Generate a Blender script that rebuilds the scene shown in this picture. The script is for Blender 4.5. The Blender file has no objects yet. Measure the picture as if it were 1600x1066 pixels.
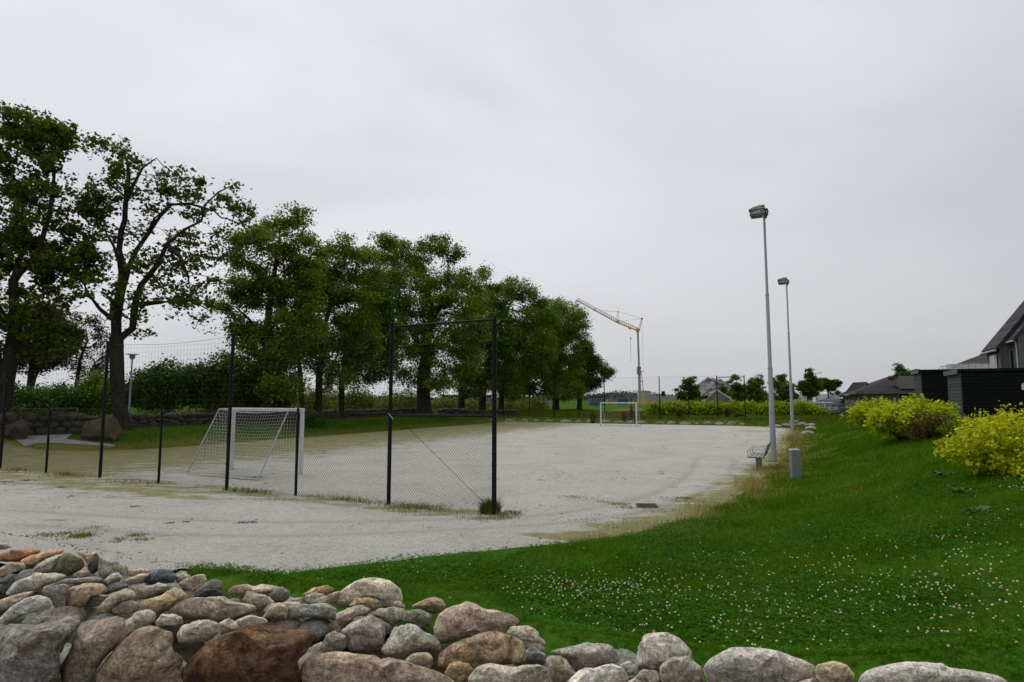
import bpy, bmesh, math, random
import numpy as np
from mathutils import Vector, Matrix, noise as mnoise

random.seed(7)
RNG = np.random.default_rng(7)
D = bpy.data
SC = bpy.context.scene
COL = SC.collection

# ------------------------------------------------------------------ camera
FPX = 960.0                                   # focal length in photo pixels (photo is 1600 wide)
HOR = 623.0
PITCH = math.atan((HOR - 533.0) / FPX)
CAMZ = 2.31
CP, SP = math.cos(PITCH), math.sin(PITCH)
cam = D.objects.new('camera', D.cameras.new('camera'))
cam.data.sensor_width = 36.0
cam.data.lens = 36.0 * FPX / 1600.0
cam.data.clip_start = 0.05
cam.data.clip_end = 4000.0
cam.location = (0, 0, CAMZ)
cam.rotation_euler = (math.pi / 2 + PITCH, 0, 0)
COL.objects.link(cam)
SC.camera = cam

def ray(px, py):
    a, b = (px - 800.0) / FPX, (533.0 - py) / FPX
    return np.array([a, CP - b * SP, SP + b * CP])

def at(px, py, Y):
    d = ray(px, py)
    return np.array([0, 0, CAMZ]) + d * (Y / d[1])

def gnd(px, py, z=0.0):
    d = ray(px, py)
    return np.array([0, 0, CAMZ]) + d * ((z - CAMZ) / d[2])

# ------------------------------------------------------------------ the pitch's own axes: u runs along it, v across it
AU, AV = (0.4368, 0.8996), (0.8996, -0.4368)
ROT = -math.atan2(AU[0], AU[1])

def W(u, v, z=0.0):
    return np.array([AU[0] * u + AV[0] * v, AU[1] * u + AV[1] * v, z])

def uvof(x, y):
    return x * AU[0] + y * AU[1], x * AV[0] + y * AV[1]

def v_at(px, py, u):
    """v on the line u = const met by the vertical plane through a pixel"""
    d = ray(px, py); r = d[0] / d[1]
    # AU0*u + AV0*v = r*(AU1*u + AV1*v)
    return (r * AU[1] - AU[0]) * u / (AV[0] - r * AV[1])

def sstep(t):
    t = np.clip(t, 0.0, 1.0)
    return t * t * (3 - 2 * t)

_VU = [-20, 4.5, 5.5, 6.5, 7.5, 9.1, 10.6, 13, 16.7, 24, 40, 51, 53.5, 55.2, 55.6]
_VM = [-6.9, -6.9, -6.8, -6.1, -5.3, -3.86, -2.75, -1.95, -1.4, -0.95, -0.9, -0.8, -2.0, -4.5, -6.5]
_LU = [0, 12, 13.4, 15, 18, 20, 56]
_LV = [-48, -46, -36, -29.5, -27.6, -27.3, -27.3]

def vmax(u): return np.interp(u, _VU, _VM)
def vmin(u): return np.interp(u, _LU, _LV)
U_END = 55.6

def hz(x, y):
    """height of the ground"""
    u, v = x * AU[0] + y * AU[1], x * AV[0] + y * AV[1]
    zr = 1.35 * sstep((v + 1.1) / 5.6) * (1 - 0.62 * sstep((u - 46) / 16))
    zl = 0.62 * sstep((-27.6 - v) / 6.0) * sstep((u - 8) / 8)
    zb = 0.42 * sstep((u - 55.5) / 1.3)
    m = 0.32 * sstep((5.9 - u) / 0.9) + 0.07 * np.maximum(0, np.minimum(5, 5 - u))
    lip = 0.05 * sstep((v - vmax(u)) / 0.8)
    return np.maximum(np.maximum(zr, zl), zb) + m * (1 - zr / 1.6) + lip

def hit(px, py, lift=0.0):
    """where the ray through a pixel meets the ground"""
    d = ray(px, py); o = np.array([0, 0, CAMZ])
    t = np.concatenate([np.arange(1.0, 12, 0.02), np.arange(12, 90, 0.1), np.arange(90, 500, 0.5)])
    p = o + d[None] * t[:, None]
    below = p[:, 2] < hz(p[:, 0], p[:, 1]) + lift
    k = int(np.argmax(below)) if below.any() else len(t) - 1
    return p[k]

# ------------------------------------------------------------------ materials
def nodes(name):
    m = D.materials.new(name); m.use_nodes = True
    nt = m.node_tree
    for n in list(nt.nodes): nt.nodes.remove(n)
    out = nt.nodes.new('ShaderNodeOutputMaterial')
    return m, nt, out

class NT:
    def __init__(s, nt): s.nt = nt
    def n(s, t, **kw):
        x = s.nt.nodes.new(t)
        for k, v in kw.items():
            if k.startswith('i_'):
                x.inputs[k[2:].replace('_', ' ')].default_value = v
            else: setattr(x, k, v)
        return x
    def l(s, a, b): s.nt.links.new(a, b)
    def coord(s, kind='Object', scale=(1, 1, 1)):
        tc = s.n('ShaderNodeTexCoord'); mp = s.n('ShaderNodeMapping')
        mp.inputs['Scale'].default_value = scale
        s.l(tc.outputs[kind], mp.inputs['Vector']); return mp.outputs['Vector']
    def noise(s, vec, scale, detail=3, rough=0.55, dist=0.0):
        x = s.n('ShaderNodeTexNoise'); x.inputs['Scale'].default_value = scale
        x.inputs['Detail'].default_value = detail; x.inputs['Roughness'].default_value = rough
        x.inputs['Distortion'].default_value = dist
        s.l(vec, x.inputs['Vector']); return x.outputs['Fac']
    def ramp(s, fac, stops):
        r = s.n('ShaderNodeValToRGB'); e = r.color_ramp.elements
        while len(e) > 1: e.remove(e[-1])
        for i, (p, c) in enumerate(stops):
            q = e[0] if i == 0 else e.new(p)
            q.position = p
            c = c if hasattr(c, '__len__') else (c, c, c)
            q.color = (*c[:3], 1)
        s.l(fac, r.inputs['Fac']); return r.outputs['Color']
    def mix(s, fac, a, b, mode='MIX'):
        x = s.n('ShaderNodeMix', data_type='RGBA', blend_type=mode)
        for sock, val in ((x.inputs['Factor'], fac), (x.inputs['A'], a), (x.inputs['B'], b)):
            pass
        fi = x.inputs[0]; ai = x.inputs[6]; bi = x.inputs[7]
        for sock, val in ((fi, fac), (ai, a), (bi, b)):
            if hasattr(val, 'is_linked') or hasattr(val, 'links'): s.l(val, sock)
            elif hasattr(val, '__len__'): sock.default_value = (*val[:3], 1)
            elif sock is fi: sock.default_value = val
            else: sock.default_value = (val, val, val, 1)
        return x.outputs[2]
    def math(s, op, a, b=None, clamp=False):
        x = s.n('ShaderNodeMath', operation=op); x.use_clamp = clamp
        for i, val in enumerate((a, b)):
            if val is None: continue
            if hasattr(val, 'links'): s.l(val, x.inputs[i])
            else: x.inputs[i].default_value = val
        return x.outputs[0]
    def bump(s, h, strength=0.3, dist=0.02, normal=None):
        b = s.n('ShaderNodeBump'); b.inputs['Strength'].default_value = strength; b.inputs['Distance'].default_value = dist
        s.l(h, b.inputs['Height'])
        if normal is not None: s.l(normal, b.inputs['Normal'])
        return b.outputs['Normal']
    def bsdf(s, out, color, rough=0.8, normal=None, metal=0.0, spec=0.3):
        p = s.n('ShaderNodeBsdfPrincipled')
        if hasattr(color, 'links'): s.l(color, p.inputs['Base Color'])
        else: p.inputs['Base Color'].default_value = (*color[:3], 1)
        if hasattr(rough, 'links'): s.l(rough, p.inputs['Roughness'])
        else: p.inputs['Roughness'].default_value = rough
        p.inputs['Metallic'].default_value = metal
        p.inputs['Specular IOR Level'].default_value = spec
        if normal is not None: s.l(normal, p.inputs['Normal'])
        s.l(p.outputs[0], out.inputs['Surface']); return p

_MC = {}
def M(name, c1, c2=None, rough=0.7, scale=3.0, metal=0.0, spec=0.3, bump=0.0, bscale=20.0, stretch=(1, 1, 1)):
    """weathered plain material: two tones by noise"""
    if name in _MC: return _MC[name]
    m, nt, out = nodes(name); g = NT(nt)
    c2 = c2 or tuple(x * 0.78 for x in c1)
    v = g.coord('Object', stretch)
    f = g.noise(v, scale, 5, 0.65)
    col = g.ramp(f, [(0.3, c2), (0.7, c1)])
    nrm = g.bump(g.noise(v, bscale, 4, 0.6), bump, 0.01) if bump else None
    g.bsdf(out, col, rough, nrm, metal, spec)
    _MC[name] = m; return m

def leaf_mat(name, stops, trans=0.25, clump=0.6, rough=0.55, brown=None, world=True):
    """leaves: every leaf its own tone, whole sprays a little yellower or deeper"""
    if name in _MC: return _MC[name]
    m, nt, out = nodes(name); g = NT(nt)
    geo = g.n('ShaderNodeNewGeometry')
    v = g.coord('Object')
    cl = g.noise(v, clump, 3, 0.6)
    f = g.math('ADD', g.math('MULTIPLY', geo.outputs['Random Per Island'], 0.45), g.math('MULTIPLY', g.math('SUBTRACT', cl, 0.2), 0.9))
    col = g.ramp(f, stops)
    if brown:
        sel = g.math('GREATER_THAN', geo.outputs['Random Per Island'], 1 - brown[1])
        col = g.mix(sel, col, brown[0])
    p = g.n('ShaderNodeBsdfPrincipled'); g.l(col, p.inputs['Base Color'])
    p.inputs['Roughness'].default_value = rough; p.inputs['Specular IOR Level'].default_value = 0.03
    t = g.n('ShaderNodeBsdfTranslucent'); g.l(col, t.inputs['Color'])
    mx = g.n('ShaderNodeMixShader'); mx.inputs[0].default_value = trans
    g.l(p.outputs[0], mx.inputs[1]); g.l(t.outputs[0], mx.inputs[2]); g.l(mx.outputs[0], out.inputs['Surface'])
    _MC[name] = m; return m

def boards(name, c1, c2, step=0.15, axis='Z', rough=0.75):
    """horizontal (or vertical) boarding with dark joints"""
    if name in _MC: return _MC[name]
    m, nt, out = nodes(name); g = NT(nt)
    tc = g.n('ShaderNodeTexCoord'); sx = g.n('ShaderNodeSeparateXYZ'); g.l(tc.outputs['Object'], sx.inputs[0])
    if axis == 'Z': src = sx.outputs['Z']
    else: src = g.math('ADD', sx.outputs['X'], sx.outputs['Y'])
    q = g.math('DIVIDE', src, step)
    fr = g.math('FRACT', q)
    fl = g.math('FLOOR', q)
    wn = g.n('ShaderNodeTexWhiteNoise', noise_dimensions='1D'); g.l(fl, wn.inputs['W'])
    v = g.coord('Object', (1, 1, 6) if axis == 'Z' else (6, 6, 1))
    nz = g.noise(v, 4, 5, 0.6)
    f = g.math('ADD', g.math('MULTIPLY', wn.outputs['Value'], 0.5), g.math('MULTIPLY', nz, 0.5))
    col = g.ramp(f, [(0.25, c2), (0.75, c1)])
    joint = g.math('LESS_THAN', fr, 0.08)
    col = g.mix(joint, col, tuple(x * 0.3 for x in c2))
    h = g.math('MINIMUM', g.math('MULTIPLY', fr, 6.0), 1.0)
    g.bsdf(out, col, rough, g.bump(h, 0.8, 0.015), spec=0.12)
    _MC[name] = m; return m

# ------------------------------------------------------------------ mesh helpers
def setp(o, label=None, cat=None, group=None, kind=None):
    if label: o['label'] = label
    if cat: o['category'] = cat
    if group: o['group'] = group
    if kind: o['kind'] = kind
    return o

def thing(name, label, cat, loc=(0, 0, 0), rz=0.0, group=None):
    o = D.objects.new(name, None); COL.objects.link(o)
    o.location = tuple(float(c) for c in loc); o.rotation_euler = (0, 0, rz)
    o.empty_display_size = 0.2
    return setp(o, label, cat, group)

def link(name, me, mat=None, parent=None, loc=None, smooth=False):
    o = D.objects.new(name, me); COL.objects.link(o)
    if mat is not None:
        me.materials.append(mat)
    if parent is not None: o.parent = parent
    if loc is not None: o.location = tuple(float(c) for c in loc)
    if smooth: me.polygons.foreach_set('use_smooth', np.ones(len(me.polygons), dtype=bool))
    return o

def npmesh(name, V, F):
    """mesh from numpy arrays; F is (n,3) or (n,4)"""
    me = D.meshes.new(name)
    V = np.ascontiguousarray(V, dtype=np.float32); F = np.ascontiguousarray(F, dtype=np.int32)
    n, k = F.shape
    me.vertices.add(len(V)); me.vertices.foreach_set('co', V.ravel())
    me.loops.add(n * k); me.loops.foreach_set('vertex_index', F.ravel())
    me.polygons.add(n)
    me.polygons.foreach_set('loop_start', np.arange(0, n * k, k, dtype=np.int32))
    me.polygons.foreach_set('loop_total', np.full(n, k, dtype=np.int32))
    me.update(calc_edges=True)
    return me

class MB:
    def __init__(s): s.v = []; s.f = []
    def add(s, vs, fs):
        b = len(s.v); s.v.extend([tuple(float(c) for c in p) for p in vs]); s.f.extend([tuple(i + b for i in f) for f in fs]); return s
    def box(s, c, size, rz=0.0, rx=0.0, ry=0.0):
        hx, hy, hz_ = size[0] / 2, size[1] / 2, size[2] / 2
        R = Matrix.Rotation(rz, 3, 'Z') @ Matrix.Rotation(ry, 3, 'Y') @ Matrix.Rotation(rx, 3, 'X')
        vs = [Vector(c) + R @ Vector((x * hx, y * hy, z * hz_)) for x in (-1, 1) for y in (-1, 1) for z in (-1, 1)]
        return s.add(vs, [(0, 1, 3, 2), (4, 6, 7, 5), (0, 4, 5, 1), (2, 3, 7, 6), (0, 2, 6, 4), (1, 5, 7, 3)])
    def tube(s, pts, rad, n=8, caps=True):
        pts = [Vector(tuple(float(c) for c in p)) for p in pts]
        rad = rad if hasattr(rad, '__len__') else [rad] * len(pts)
        b = len(s.v); prev = None
        for i, p in enumerate(pts):
            t = (pts[min(i + 1, len(pts) - 1)] - pts[max(i - 1, 0)])
            if t.length < 1e-9: t = Vector((0, 0, 1))
            t.normalize()
            if prev is None:
                a = Vector((1, 0, 0)) if abs(t.x) < 0.9 else Vector((0, 1, 0))
                prev = (a - t * a.dot(t)).normalized()
            else:
                prev = (prev - t * prev.dot(t))
                if prev.length < 1e-6: prev = t.orthogonal()
                prev.normalize()
            q = t.cross(prev)
            for k in range(n):
                an = 2 * math.pi * k / n + (math.pi / 4 if n == 4 else 0)
                w = p + (prev * math.cos(an) + q * math.sin(an)) * rad[i]
                s.v.append(tuple(w))
        for i in range(len(pts) - 1):
            for k in range(n):
                a0 = b + i * n + k; a1 = b + i * n + (k + 1) % n
                s.f.append((a0, a1, a1 + n, a0 + n))
        if caps:
            s.f.append(tuple(b + k for k in range(n - 1, -1, -1)))
            e = b + (len(pts) - 1) * n
            s.f.append(tuple(e + k for k in range(n)))
        return s
    def prism(s, poly, y0, y1, axis='Y'):
        """polygon in (x,z) pushed along y, or in (y,z) pushed along x, or in (x,y) pushed along z"""
        n = len(poly)
        def P(a, b, c):
            return (a, c, b) if axis == 'Y' else (c, a, b) if axis == 'X' else (a, b, c)
        vs = [P(a, b, y0) for a, b in poly] + [P(a, b, y1) for a, b in poly]
        fs = [tuple(range(n)), tuple(range(2 * n - 1, n - 1, -1))] + [(i, i + n, (i + 1) % n + n, (i + 1) % n) for i in range(n)]
        return s.add(vs, fs)
    def quad(s, a, b, c, d): return s.add([a, b, c, d], [(0, 1, 2, 3)])
    def build(s, name, mat, parent=None, loc=None, smooth=False, bevel=0.0):
        me = D.meshes.new(name); me.from_pydata(s.v, [], s.f); me.validate()
        bm = bmesh.new(); bm.from_mesh(me); bmesh.ops.recalc_face_normals(bm, faces=bm.faces); bm.to_mesh(me); bm.free()
        o = link(name, me, mat, parent, loc, smooth)
        if bevel:
            md = o.modifiers.new('bevel', 'BEVEL'); md.width = bevel; md.segments = 2; md.limit_method = 'ANGLE'; md.angle_limit = 0.6
        if smooth and not bevel:
            try: o.data.set_sharp_from_angle(angle=math.radians(40))
            except Exception: pass
        return o

def dup(root, loc, label=None, rz=None):
    r = root.copy(); COL.objects.link(r); r.location = tuple(float(c) for c in loc)
    if rz is not None: r.rotation_euler = (0, 0, rz)
    if label: r['label'] = label
    for ch in list(root.children):
        c = ch.copy(); COL.objects.link(c); c.parent = r
        for g in ch.children:
            d = g.copy(); COL.objects.link(d); d.parent = c
    return r

# ------------------------------------------------------------------ daylight: an overcast sky
SUN_EL, SUN_AZ = math.radians(58), math.radians(-40)       # azimuth from +Y towards +X
w = D.worlds.new('World'); SC.world = w; w.use_nodes = True
g = NT(w.node_tree)
for n in list(w.node_tree.nodes): w.node_tree.nodes.remove(n)
wo = g.n('ShaderNodeOutputWorld'); bg = g.n('ShaderNodeBackground')
sky = g.n('ShaderNodeTexSky', sky_type='NISHITA')
sky.sun_disc = False; sky.sun_elevation = SUN_EL; sky.sun_rotation = SUN_AZ
sky.air_density = 1.0; sky.dust_density = 4.0
tc = g.n('ShaderNodeTexCoord')
mp = g.n('ShaderNodeMapping'); mp.inputs['Scale'].default_value = (1.0, 1.0, 2.6); g.l(tc.outputs['Generated'], mp.inputs['Vector'])
nz = g.noise(mp.outputs[0], 1.1, 4, 0.5, 0.4)
cloud = g.ramp(nz, [(0.34, (5.8, 5.95, 6.35)), (0.50, (6.9, 7.0, 7.4)), (0.66, (7.8, 7.85, 8.2))])
sx = g.n('ShaderNodeSeparateXYZ'); g.l(tc.outputs['Generated'], sx.inputs[0])
# thicker, greyer cloud low down and towards the right-hand side of the view; thin and bright overhead
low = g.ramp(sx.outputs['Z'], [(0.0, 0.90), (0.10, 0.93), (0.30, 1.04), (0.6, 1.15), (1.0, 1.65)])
side = g.ramp(g.math('ADD', g.math('MULTIPLY', sx.outputs['X'], 0.5), 0.5), [(0.2, 1.06), (0.5, 1.01), (0.85, 0.83)])
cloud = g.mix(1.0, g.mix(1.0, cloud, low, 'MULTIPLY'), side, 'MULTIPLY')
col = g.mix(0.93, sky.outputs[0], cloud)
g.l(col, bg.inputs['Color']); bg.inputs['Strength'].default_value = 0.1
g.l(bg.outputs[0], wo.inputs['Surface'])
sun = D.objects.new('sun', D.lights.new('sun', 'SUN')); COL.objects.link(sun)
sun.data.energy = 1.4; sun.data.angle = math.radians(35); sun.data.color = (1.0, 0.97, 0.93)
sd = Vector((math.sin(SUN_AZ) * math.cos(SUN_EL), math.cos(SUN_AZ) * math.cos(SUN_EL), math.sin(SUN_EL)))
sun.rotation_euler = sd.to_track_quat('Z', 'Y').to_euler()
sun.location = (0, 0, 60)
SC.view_settings.view_transform = 'Standard'
SC.view_settings.look = 'None'
SC.view_settings.exposure = 0.0
SC.view_settings.gamma = 1.0
SC.cycles.max_bounces = 6; SC.cycles.diffuse_bounces = 3; SC.cycles.glossy_bounces = 2
SC.cycles.transmission_bounces = 4; SC.cycles.transparent_max_bounces = 8
SC.cycles.use_denoising = True
# ------------------------------------------------------------------ ground, gravel, path, lawn
def grid_sheet(name, P, mat):
    """P: (r,c,3) array -> sheet of quads"""
    r, c = P.shape[:2]
    i = np.arange(r * c).reshape(r, c)
    F = np.stack([i[:-1, :-1], i[:-1, 1:], i[1:, 1:], i[1:, :-1]], -1).reshape(-1, 4)
    me = npmesh(name, P.reshape(-1, 3), F)
    return link(name, me, mat, smooth=True)

# ground material: grass and herbs seen as a close green mat with yellowed, drier patches
m, nt, out = nodes('turf_ground'); g = NT(nt)
v = g.coord('Object')
a = g.noise(v, 0.5, 4, 0.6); b = g.noise(v, 7.0, 5, 0.7); c = g.noise(v, 40.0, 3, 0.7)
col = g.ramp(b, [(0.3, (0.014, 0.050, 0.004)), (0.55, (0.036, 0.105, 0.008)), (0.75, (0.065, 0.145, 0.014))])
dry = g.ramp(c, [(0.3, (0.10, 0.10, 0.02)), (0.7, (0.22, 0.18, 0.05))])
at_dry = g.n('ShaderNodeAttribute', attribute_name='dry')
fac = g.math('MULTIPLY', g.math('ADD', at_dry.outputs['Fac'], g.math('MULTIPLY', g.math('SUBTRACT', a, 0.5), 0.8)), 1.0, True)
at_soil = g.n('ShaderNodeAttribute', attribute_name='soil')
col = g.mix(fac, col, dry)
soil = g.ramp(b, [(0.3, (0.012, 0.010, 0.007)), (0.7, (0.05, 0.042, 0.03))])
col = g.mix(at_soil.outputs['Fac'], col, soil)
g.bsdf(out, col, 1.0, g.bump(g.math('ADD', b, c), 0.6, 0.05), spec=0.0)
TURF = m

nu, nv = 460, 460
s = np.linspace(-1, 1, nu); S = np.sign(s) * (np.abs(s) * 0.03 + np.abs(s) ** 5 * 0.97)
uu = 18 + S * 1400; vv = -1 + S * 1400
U, V = np.meshgrid(uu, vv, indexing='ij')
X = AU[0] * U + AV[0] * V; Y = AU[1] * U + AV[1] * V
Z = hz(X, Y) - 0.16 * sstep((5.25 - U) / 0.5) * (U > -30) * (1 - sstep((V - 1.0) / 1.0))
inside = (V < vmax(U) - 0.4) & (V > vmin(U) + 0.4) & (U > 3.4) & (U < U_END - 0.4)
Z = Z - 0.10 * inside
GROUND = grid_sheet('ground', np.stack([X, Y, Z], -1), TURF)
setp(GROUND, kind='structure')
def fattr(o, name, arr):
    a_ = o.data.attributes.new(name, 'FLOAT', 'POINT'); a_.data.foreach_set('value', np.ascontiguousarray(arr.ravel(), dtype=np.float32))
dry = 0.95 * sstep((V - vmin(U) + 4.5) / 3.5) * (V < vmin(U) + 2) * (U > 8) + 0.5 * (np.abs(V - vmax(U) - 0.2) < 0.7) * (U > 11) + 0.35 * ((U > 55) & (U < 60)) + 0.14 * (U > 62)
fattr(GROUND, 'dry', np.clip(dry, 0, 1))
fattr(GROUND, 'soil', sstep((4.9 - U) / 0.5) * (U > -30) * (1 - sstep((V - 1.0) / 1.0)))
GZ_ = Z
def gz(x, y):
    """height of the ground as it is meshed"""
    u, v = uvof(x, y)
    fi = np.clip(np.interp(u, uu, np.arange(nu)), 0, nu - 1.001); fj = np.clip(np.interp(v, vv, np.arange(nv)), 0, nv - 1.001)
    i = fi.astype(int); j = fj.astype(int); a = fi - i; b_ = fj - j
    return GZ_[i, j] * (1 - a) * (1 - b_) + GZ_[i + 1, j] * a * (1 - b_) + GZ_[i, j + 1] * (1 - a) * b_ + GZ_[i + 1, j + 1] * a * b_

# gravel sheet
m, nt, out = nodes('pale_gravel'); g = NT(nt)
v = g.coord('Object')
fine = g.noise(v, 55.0, 4, 0.75); mid = g.noise(v, 6.0, 5, 0.6); big = g.noise(v, 0.55, 4, 0.6)
base = g.ramp(fine, [(0.34, (0.15, 0.143, 0.125)), (0.45, (0.35, 0.34, 0.30)), (0.56, (0.455, 0.443, 0.40)), (0.68, (0.64, 0.625, 0.57))])
tone = g.ramp(g.math('ADD', g.math('MULTIPLY', mid, 0.5), g.math('MULTIPLY', big, 0.5)), [(0.3, 0.72), (0.5, 0.95), (0.7, 1.08)])
base = g.mix(1.0, base, tone, 'MULTIPLY')
# scattered dark stones, twigs and leaf litter
vs = g.coord('Object', (1.0, 1.0, 1.0))
vor = g.n('ShaderNodeTexVoronoi'); vor.inputs['Scale'].default_value = 5.0; g.l(vs, vor.inputs['Vector'])
speck = g.math('LESS_THAN', vor.outputs['Distance'], g.math('MULTIPLY', g.noise(v, 2.3, 3), 0.13))
base = g.mix(g.math('MULTIPLY', speck, 0.75), base, (0.10, 0.095, 0.06))
# moss and flat weeds where the gravel is seldom walked on
am = g.n('ShaderNodeAttribute', attribute_name='moss')
ru = D and g.coord('Object'); 
mapr = g.n('ShaderNodeMapping'); mapr.inputs['Rotation'].default_value = (0, 0, -ROT); mapr.inputs['Scale'].default_value = (0.55, 1.5, 1)
g.l(g.coord('Object'), mapr.inputs['Vector'])
mn = g.noise(mapr.outputs[0], 1.6, 6, 0.72)
thr = g.math('SUBTRACT', 0.66, g.math('MULTIPLY', am.outputs['Fac'], 0.36))
mf = g.math('MULTIPLY', g.math('SUBTRACT', mn, thr), 8.0, True)
mf = g.math('MULTIPLY', mf, g.ramp(fine, [(0.3, 1.0), (0.7, 0.6)]))
mossc = g.ramp(g.noise(v, 9.0, 4, 0.7), [(0.3, (0.075, 0.085, 0.012)), (0.5, (0.155, 0.145, 0.022)), (0.7, (0.25, 0.205, 0.05))])
at_tr = g.n('ShaderNodeAttribute', attribute_name='track')
trk = g.math('MULTIPLY', at_tr.outputs['Fac'], g.ramp(mid, [(0.35, 0.3), (0.6, 1.0)]))
base = g.mix(trk, base, g.mix(1.0, base, (0.78, 0.77, 0.74), 'MULTIPLY'))
col = g.mix(mf, base, mossc)
rip = g.noise(mapr.outputs[0], 5.0, 4, 0.6)
h = g.math('ADD', g.math('SUBTRACT', g.math('MULTIPLY', fine, 0.5), g.math('MULTIPLY', trk, 0.9)), g.math('ADD', g.math('MULTIPLY', mid, 0.8), g.math('MULTIPLY', rip, 0.8)))
g.bsdf(out, col, 0.95, g.bump(h, 0.9, 0.05), spec=0.1)
GRAVEL = m
us = np.concatenate([np.arange(4.45, 20, 0.12), np.arange(20, U_END + 0.01, 0.3)])
ts = np.linspace(0, 1, 260)
U = np.repeat(us[:, None], len(ts), 1)
lo, hi = vmin(U), vmax(U)
wob = np.array([[0.10 * mnoise.noise(Vector((u_ * 1.3, 3.1, 0))) + 0.05 * mnoise.noise(Vector((u_ * 5, 9.1, 0))) for _ in (0,)] for u_ in us])
V = lo + (hi + wob * 1.6 - lo) * ts[None]
X = AU[0] * U + AV[0] * V; Y = AU[1] * U + AV[1] * V
edge = np.minimum(np.minimum(V - lo, hi + wob * 1.6 - V), U_END - U)
Z = hz(X, Y) + 0.012 - 0.03 * sstep((0.25 - edge) / 0.25) - 0.17 * sstep((5.0 - U) / 0.5)
bumpn = np.array([mnoise.noise(Vector((x * 0.35, y * 0.35, 0.0))) for x, y in zip(X.ravel(), Y.ravel())]).reshape(X.shape)
Z = Z + 0.018 * (bumpn + 0.6) * sstep(edge / 1.0) * (1 - sstep((5.9 - U) / 0.6))
PITCH_O = grid_sheet('gravel_pitch', np.stack([X, Y, Z], -1), GRAVEL)
setp(PITCH_O, kind='structure')
moss = 0.95 * sstep((-13.0 - V) / 10.0) * (U > 11)
moss = np.maximum(moss, 0.75 * np.exp(-((U - 10.9) / 0.8) ** 2) * (V < -5.3))
moss = np.maximum(moss, 0.80 * np.exp(-((U - 10.0) / 1.1) ** 2) * sstep((-9 - V) / 6))
moss = np.maximum(moss, 1.0 * sstep((V - hi + 1.9) / 1.6) * (U > 9.5))
moss = np.maximum(moss, 0.50 * sstep((V - hi + 4.0) / 4) * (U > 15) * (U < 26))
moss = np.maximum(moss, 0.62 * np.exp(-((U - 47) / 3.0) ** 2 - ((V + 3.2) / 2.4) ** 2))
moss = np.maximum(moss, 0.45 * sstep((U - 53.5) / 2))
moss = np.maximum(moss, 0.60 * np.exp(-((U - 12.9) / 0.35) ** 2 - ((V + 3.0) / 1.0) ** 2))
moss = np.maximum(moss, 0.40 * np.exp(-((U - 6.9) / 0.9) ** 2 - ((V + 11.0) / 3.0) ** 2))
moss = np.maximum(moss, 0.55 * np.exp(-((U - 13.0) / 0.9) ** 2 - ((V + 16.0) / 2.5) ** 2))
moss = np.maximum(moss, 0.28 * sstep((-14 - V) / 8) * (U > 10.5))
fattr(PITCH_O, 'moss', np.clip(moss, 0, 1))
# wheel tracks of a maintenance vehicle turning past the fence end
def dist_line(Xa, Ya, pts):
    d = np.full(Xa.shape, 1e9)
    for (ax, ay), (bx, by) in zip(pts[:-1], pts[1:]):
        L2_ = (bx - ax) ** 2 + (by - ay) ** 2; t = np.clip(((Xa - ax) * (bx - ax) + (Ya - ay) * (by - ay)) / L2_, 0, 1)
        d = np.minimum(d, np.hypot(Xa - ax - t * (bx - ax), Ya - ay - t * (by - ay)))
    return d
trk = np.zeros(U.shape)
for pl in ([(20, 800), (330, 818), (560, 818), (760, 812), (900, 803), (1010, 780), (1080, 745), (1090, 715)], [(20, 822), (330, 842), (560, 838), (760, 828), (930, 816), (1060, 790), (1140, 750), (1150, 720)]):
    q_ = [tuple(gnd(*a_)[:2]) for a_ in pl]
    # soften the corners
    for _ in range(3):
        q_ = [q_[0]] + [p_ for a_, b_ in zip(q_[:-1], q_[1:]) for p_ in ((a_[0] * .75 + b_[0] * .25, a_[1] * .75 + b_[1] * .25), (a_[0] * .25 + b_[0] * .75, a_[1] * .25 + b_[1] * .75))] + [q_[-1]]
    trk = np.maximum(trk, np.exp(-(dist_line(X, Y, q_) / 0.13) ** 2))
fattr(PITCH_O, 'track', trk)

# gravel path leaving through the gap in the old wall
pp = [(5, 681), (60, 677.5), (114, 674), (112, 680), (103, 687), (140, 691.5), (182, 696), (178, 698.5), (120, 695), (80, 693), (55, 694), (39, 699), (30, 692)]
b = MB(); pts = []
for (x, y) in pp:
    q = hit(x, y); pts.append((q[0], q[1], q[2] + 0.03))
b.add(pts, [tuple(range(len(pts)))])
me = D.meshes.new('path'); me.from_pydata(b.v, [], b.f)
bm = bmesh.new(); bm.from_mesh(me); bmesh.ops.triangulate(bm, faces=bm.faces)
for _ in range(3): bmesh.ops.subdivide_edges(bm, edges=bm.edges, cuts=1, use_grid_fill=True)
for q in bm.verts: q.co.z = float(hz(q.co.x, q.co.y)) + 0.02
bm.to_mesh(me); bm.free()
o = link('path', me, M('path_gravel', (0.30, 0.295, 0.28), (0.20, 0.195, 0.18), 0.95, 6.0)); setp(o, kind='structure')

# ------------------------------------------------------------------ lawn blades, clover
def vnoise(x, y, f, seed=0.0):
    return np.array([mnoise.noise(Vector((a * f, b * f, seed))) for a, b in zip(x, y)])

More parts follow.
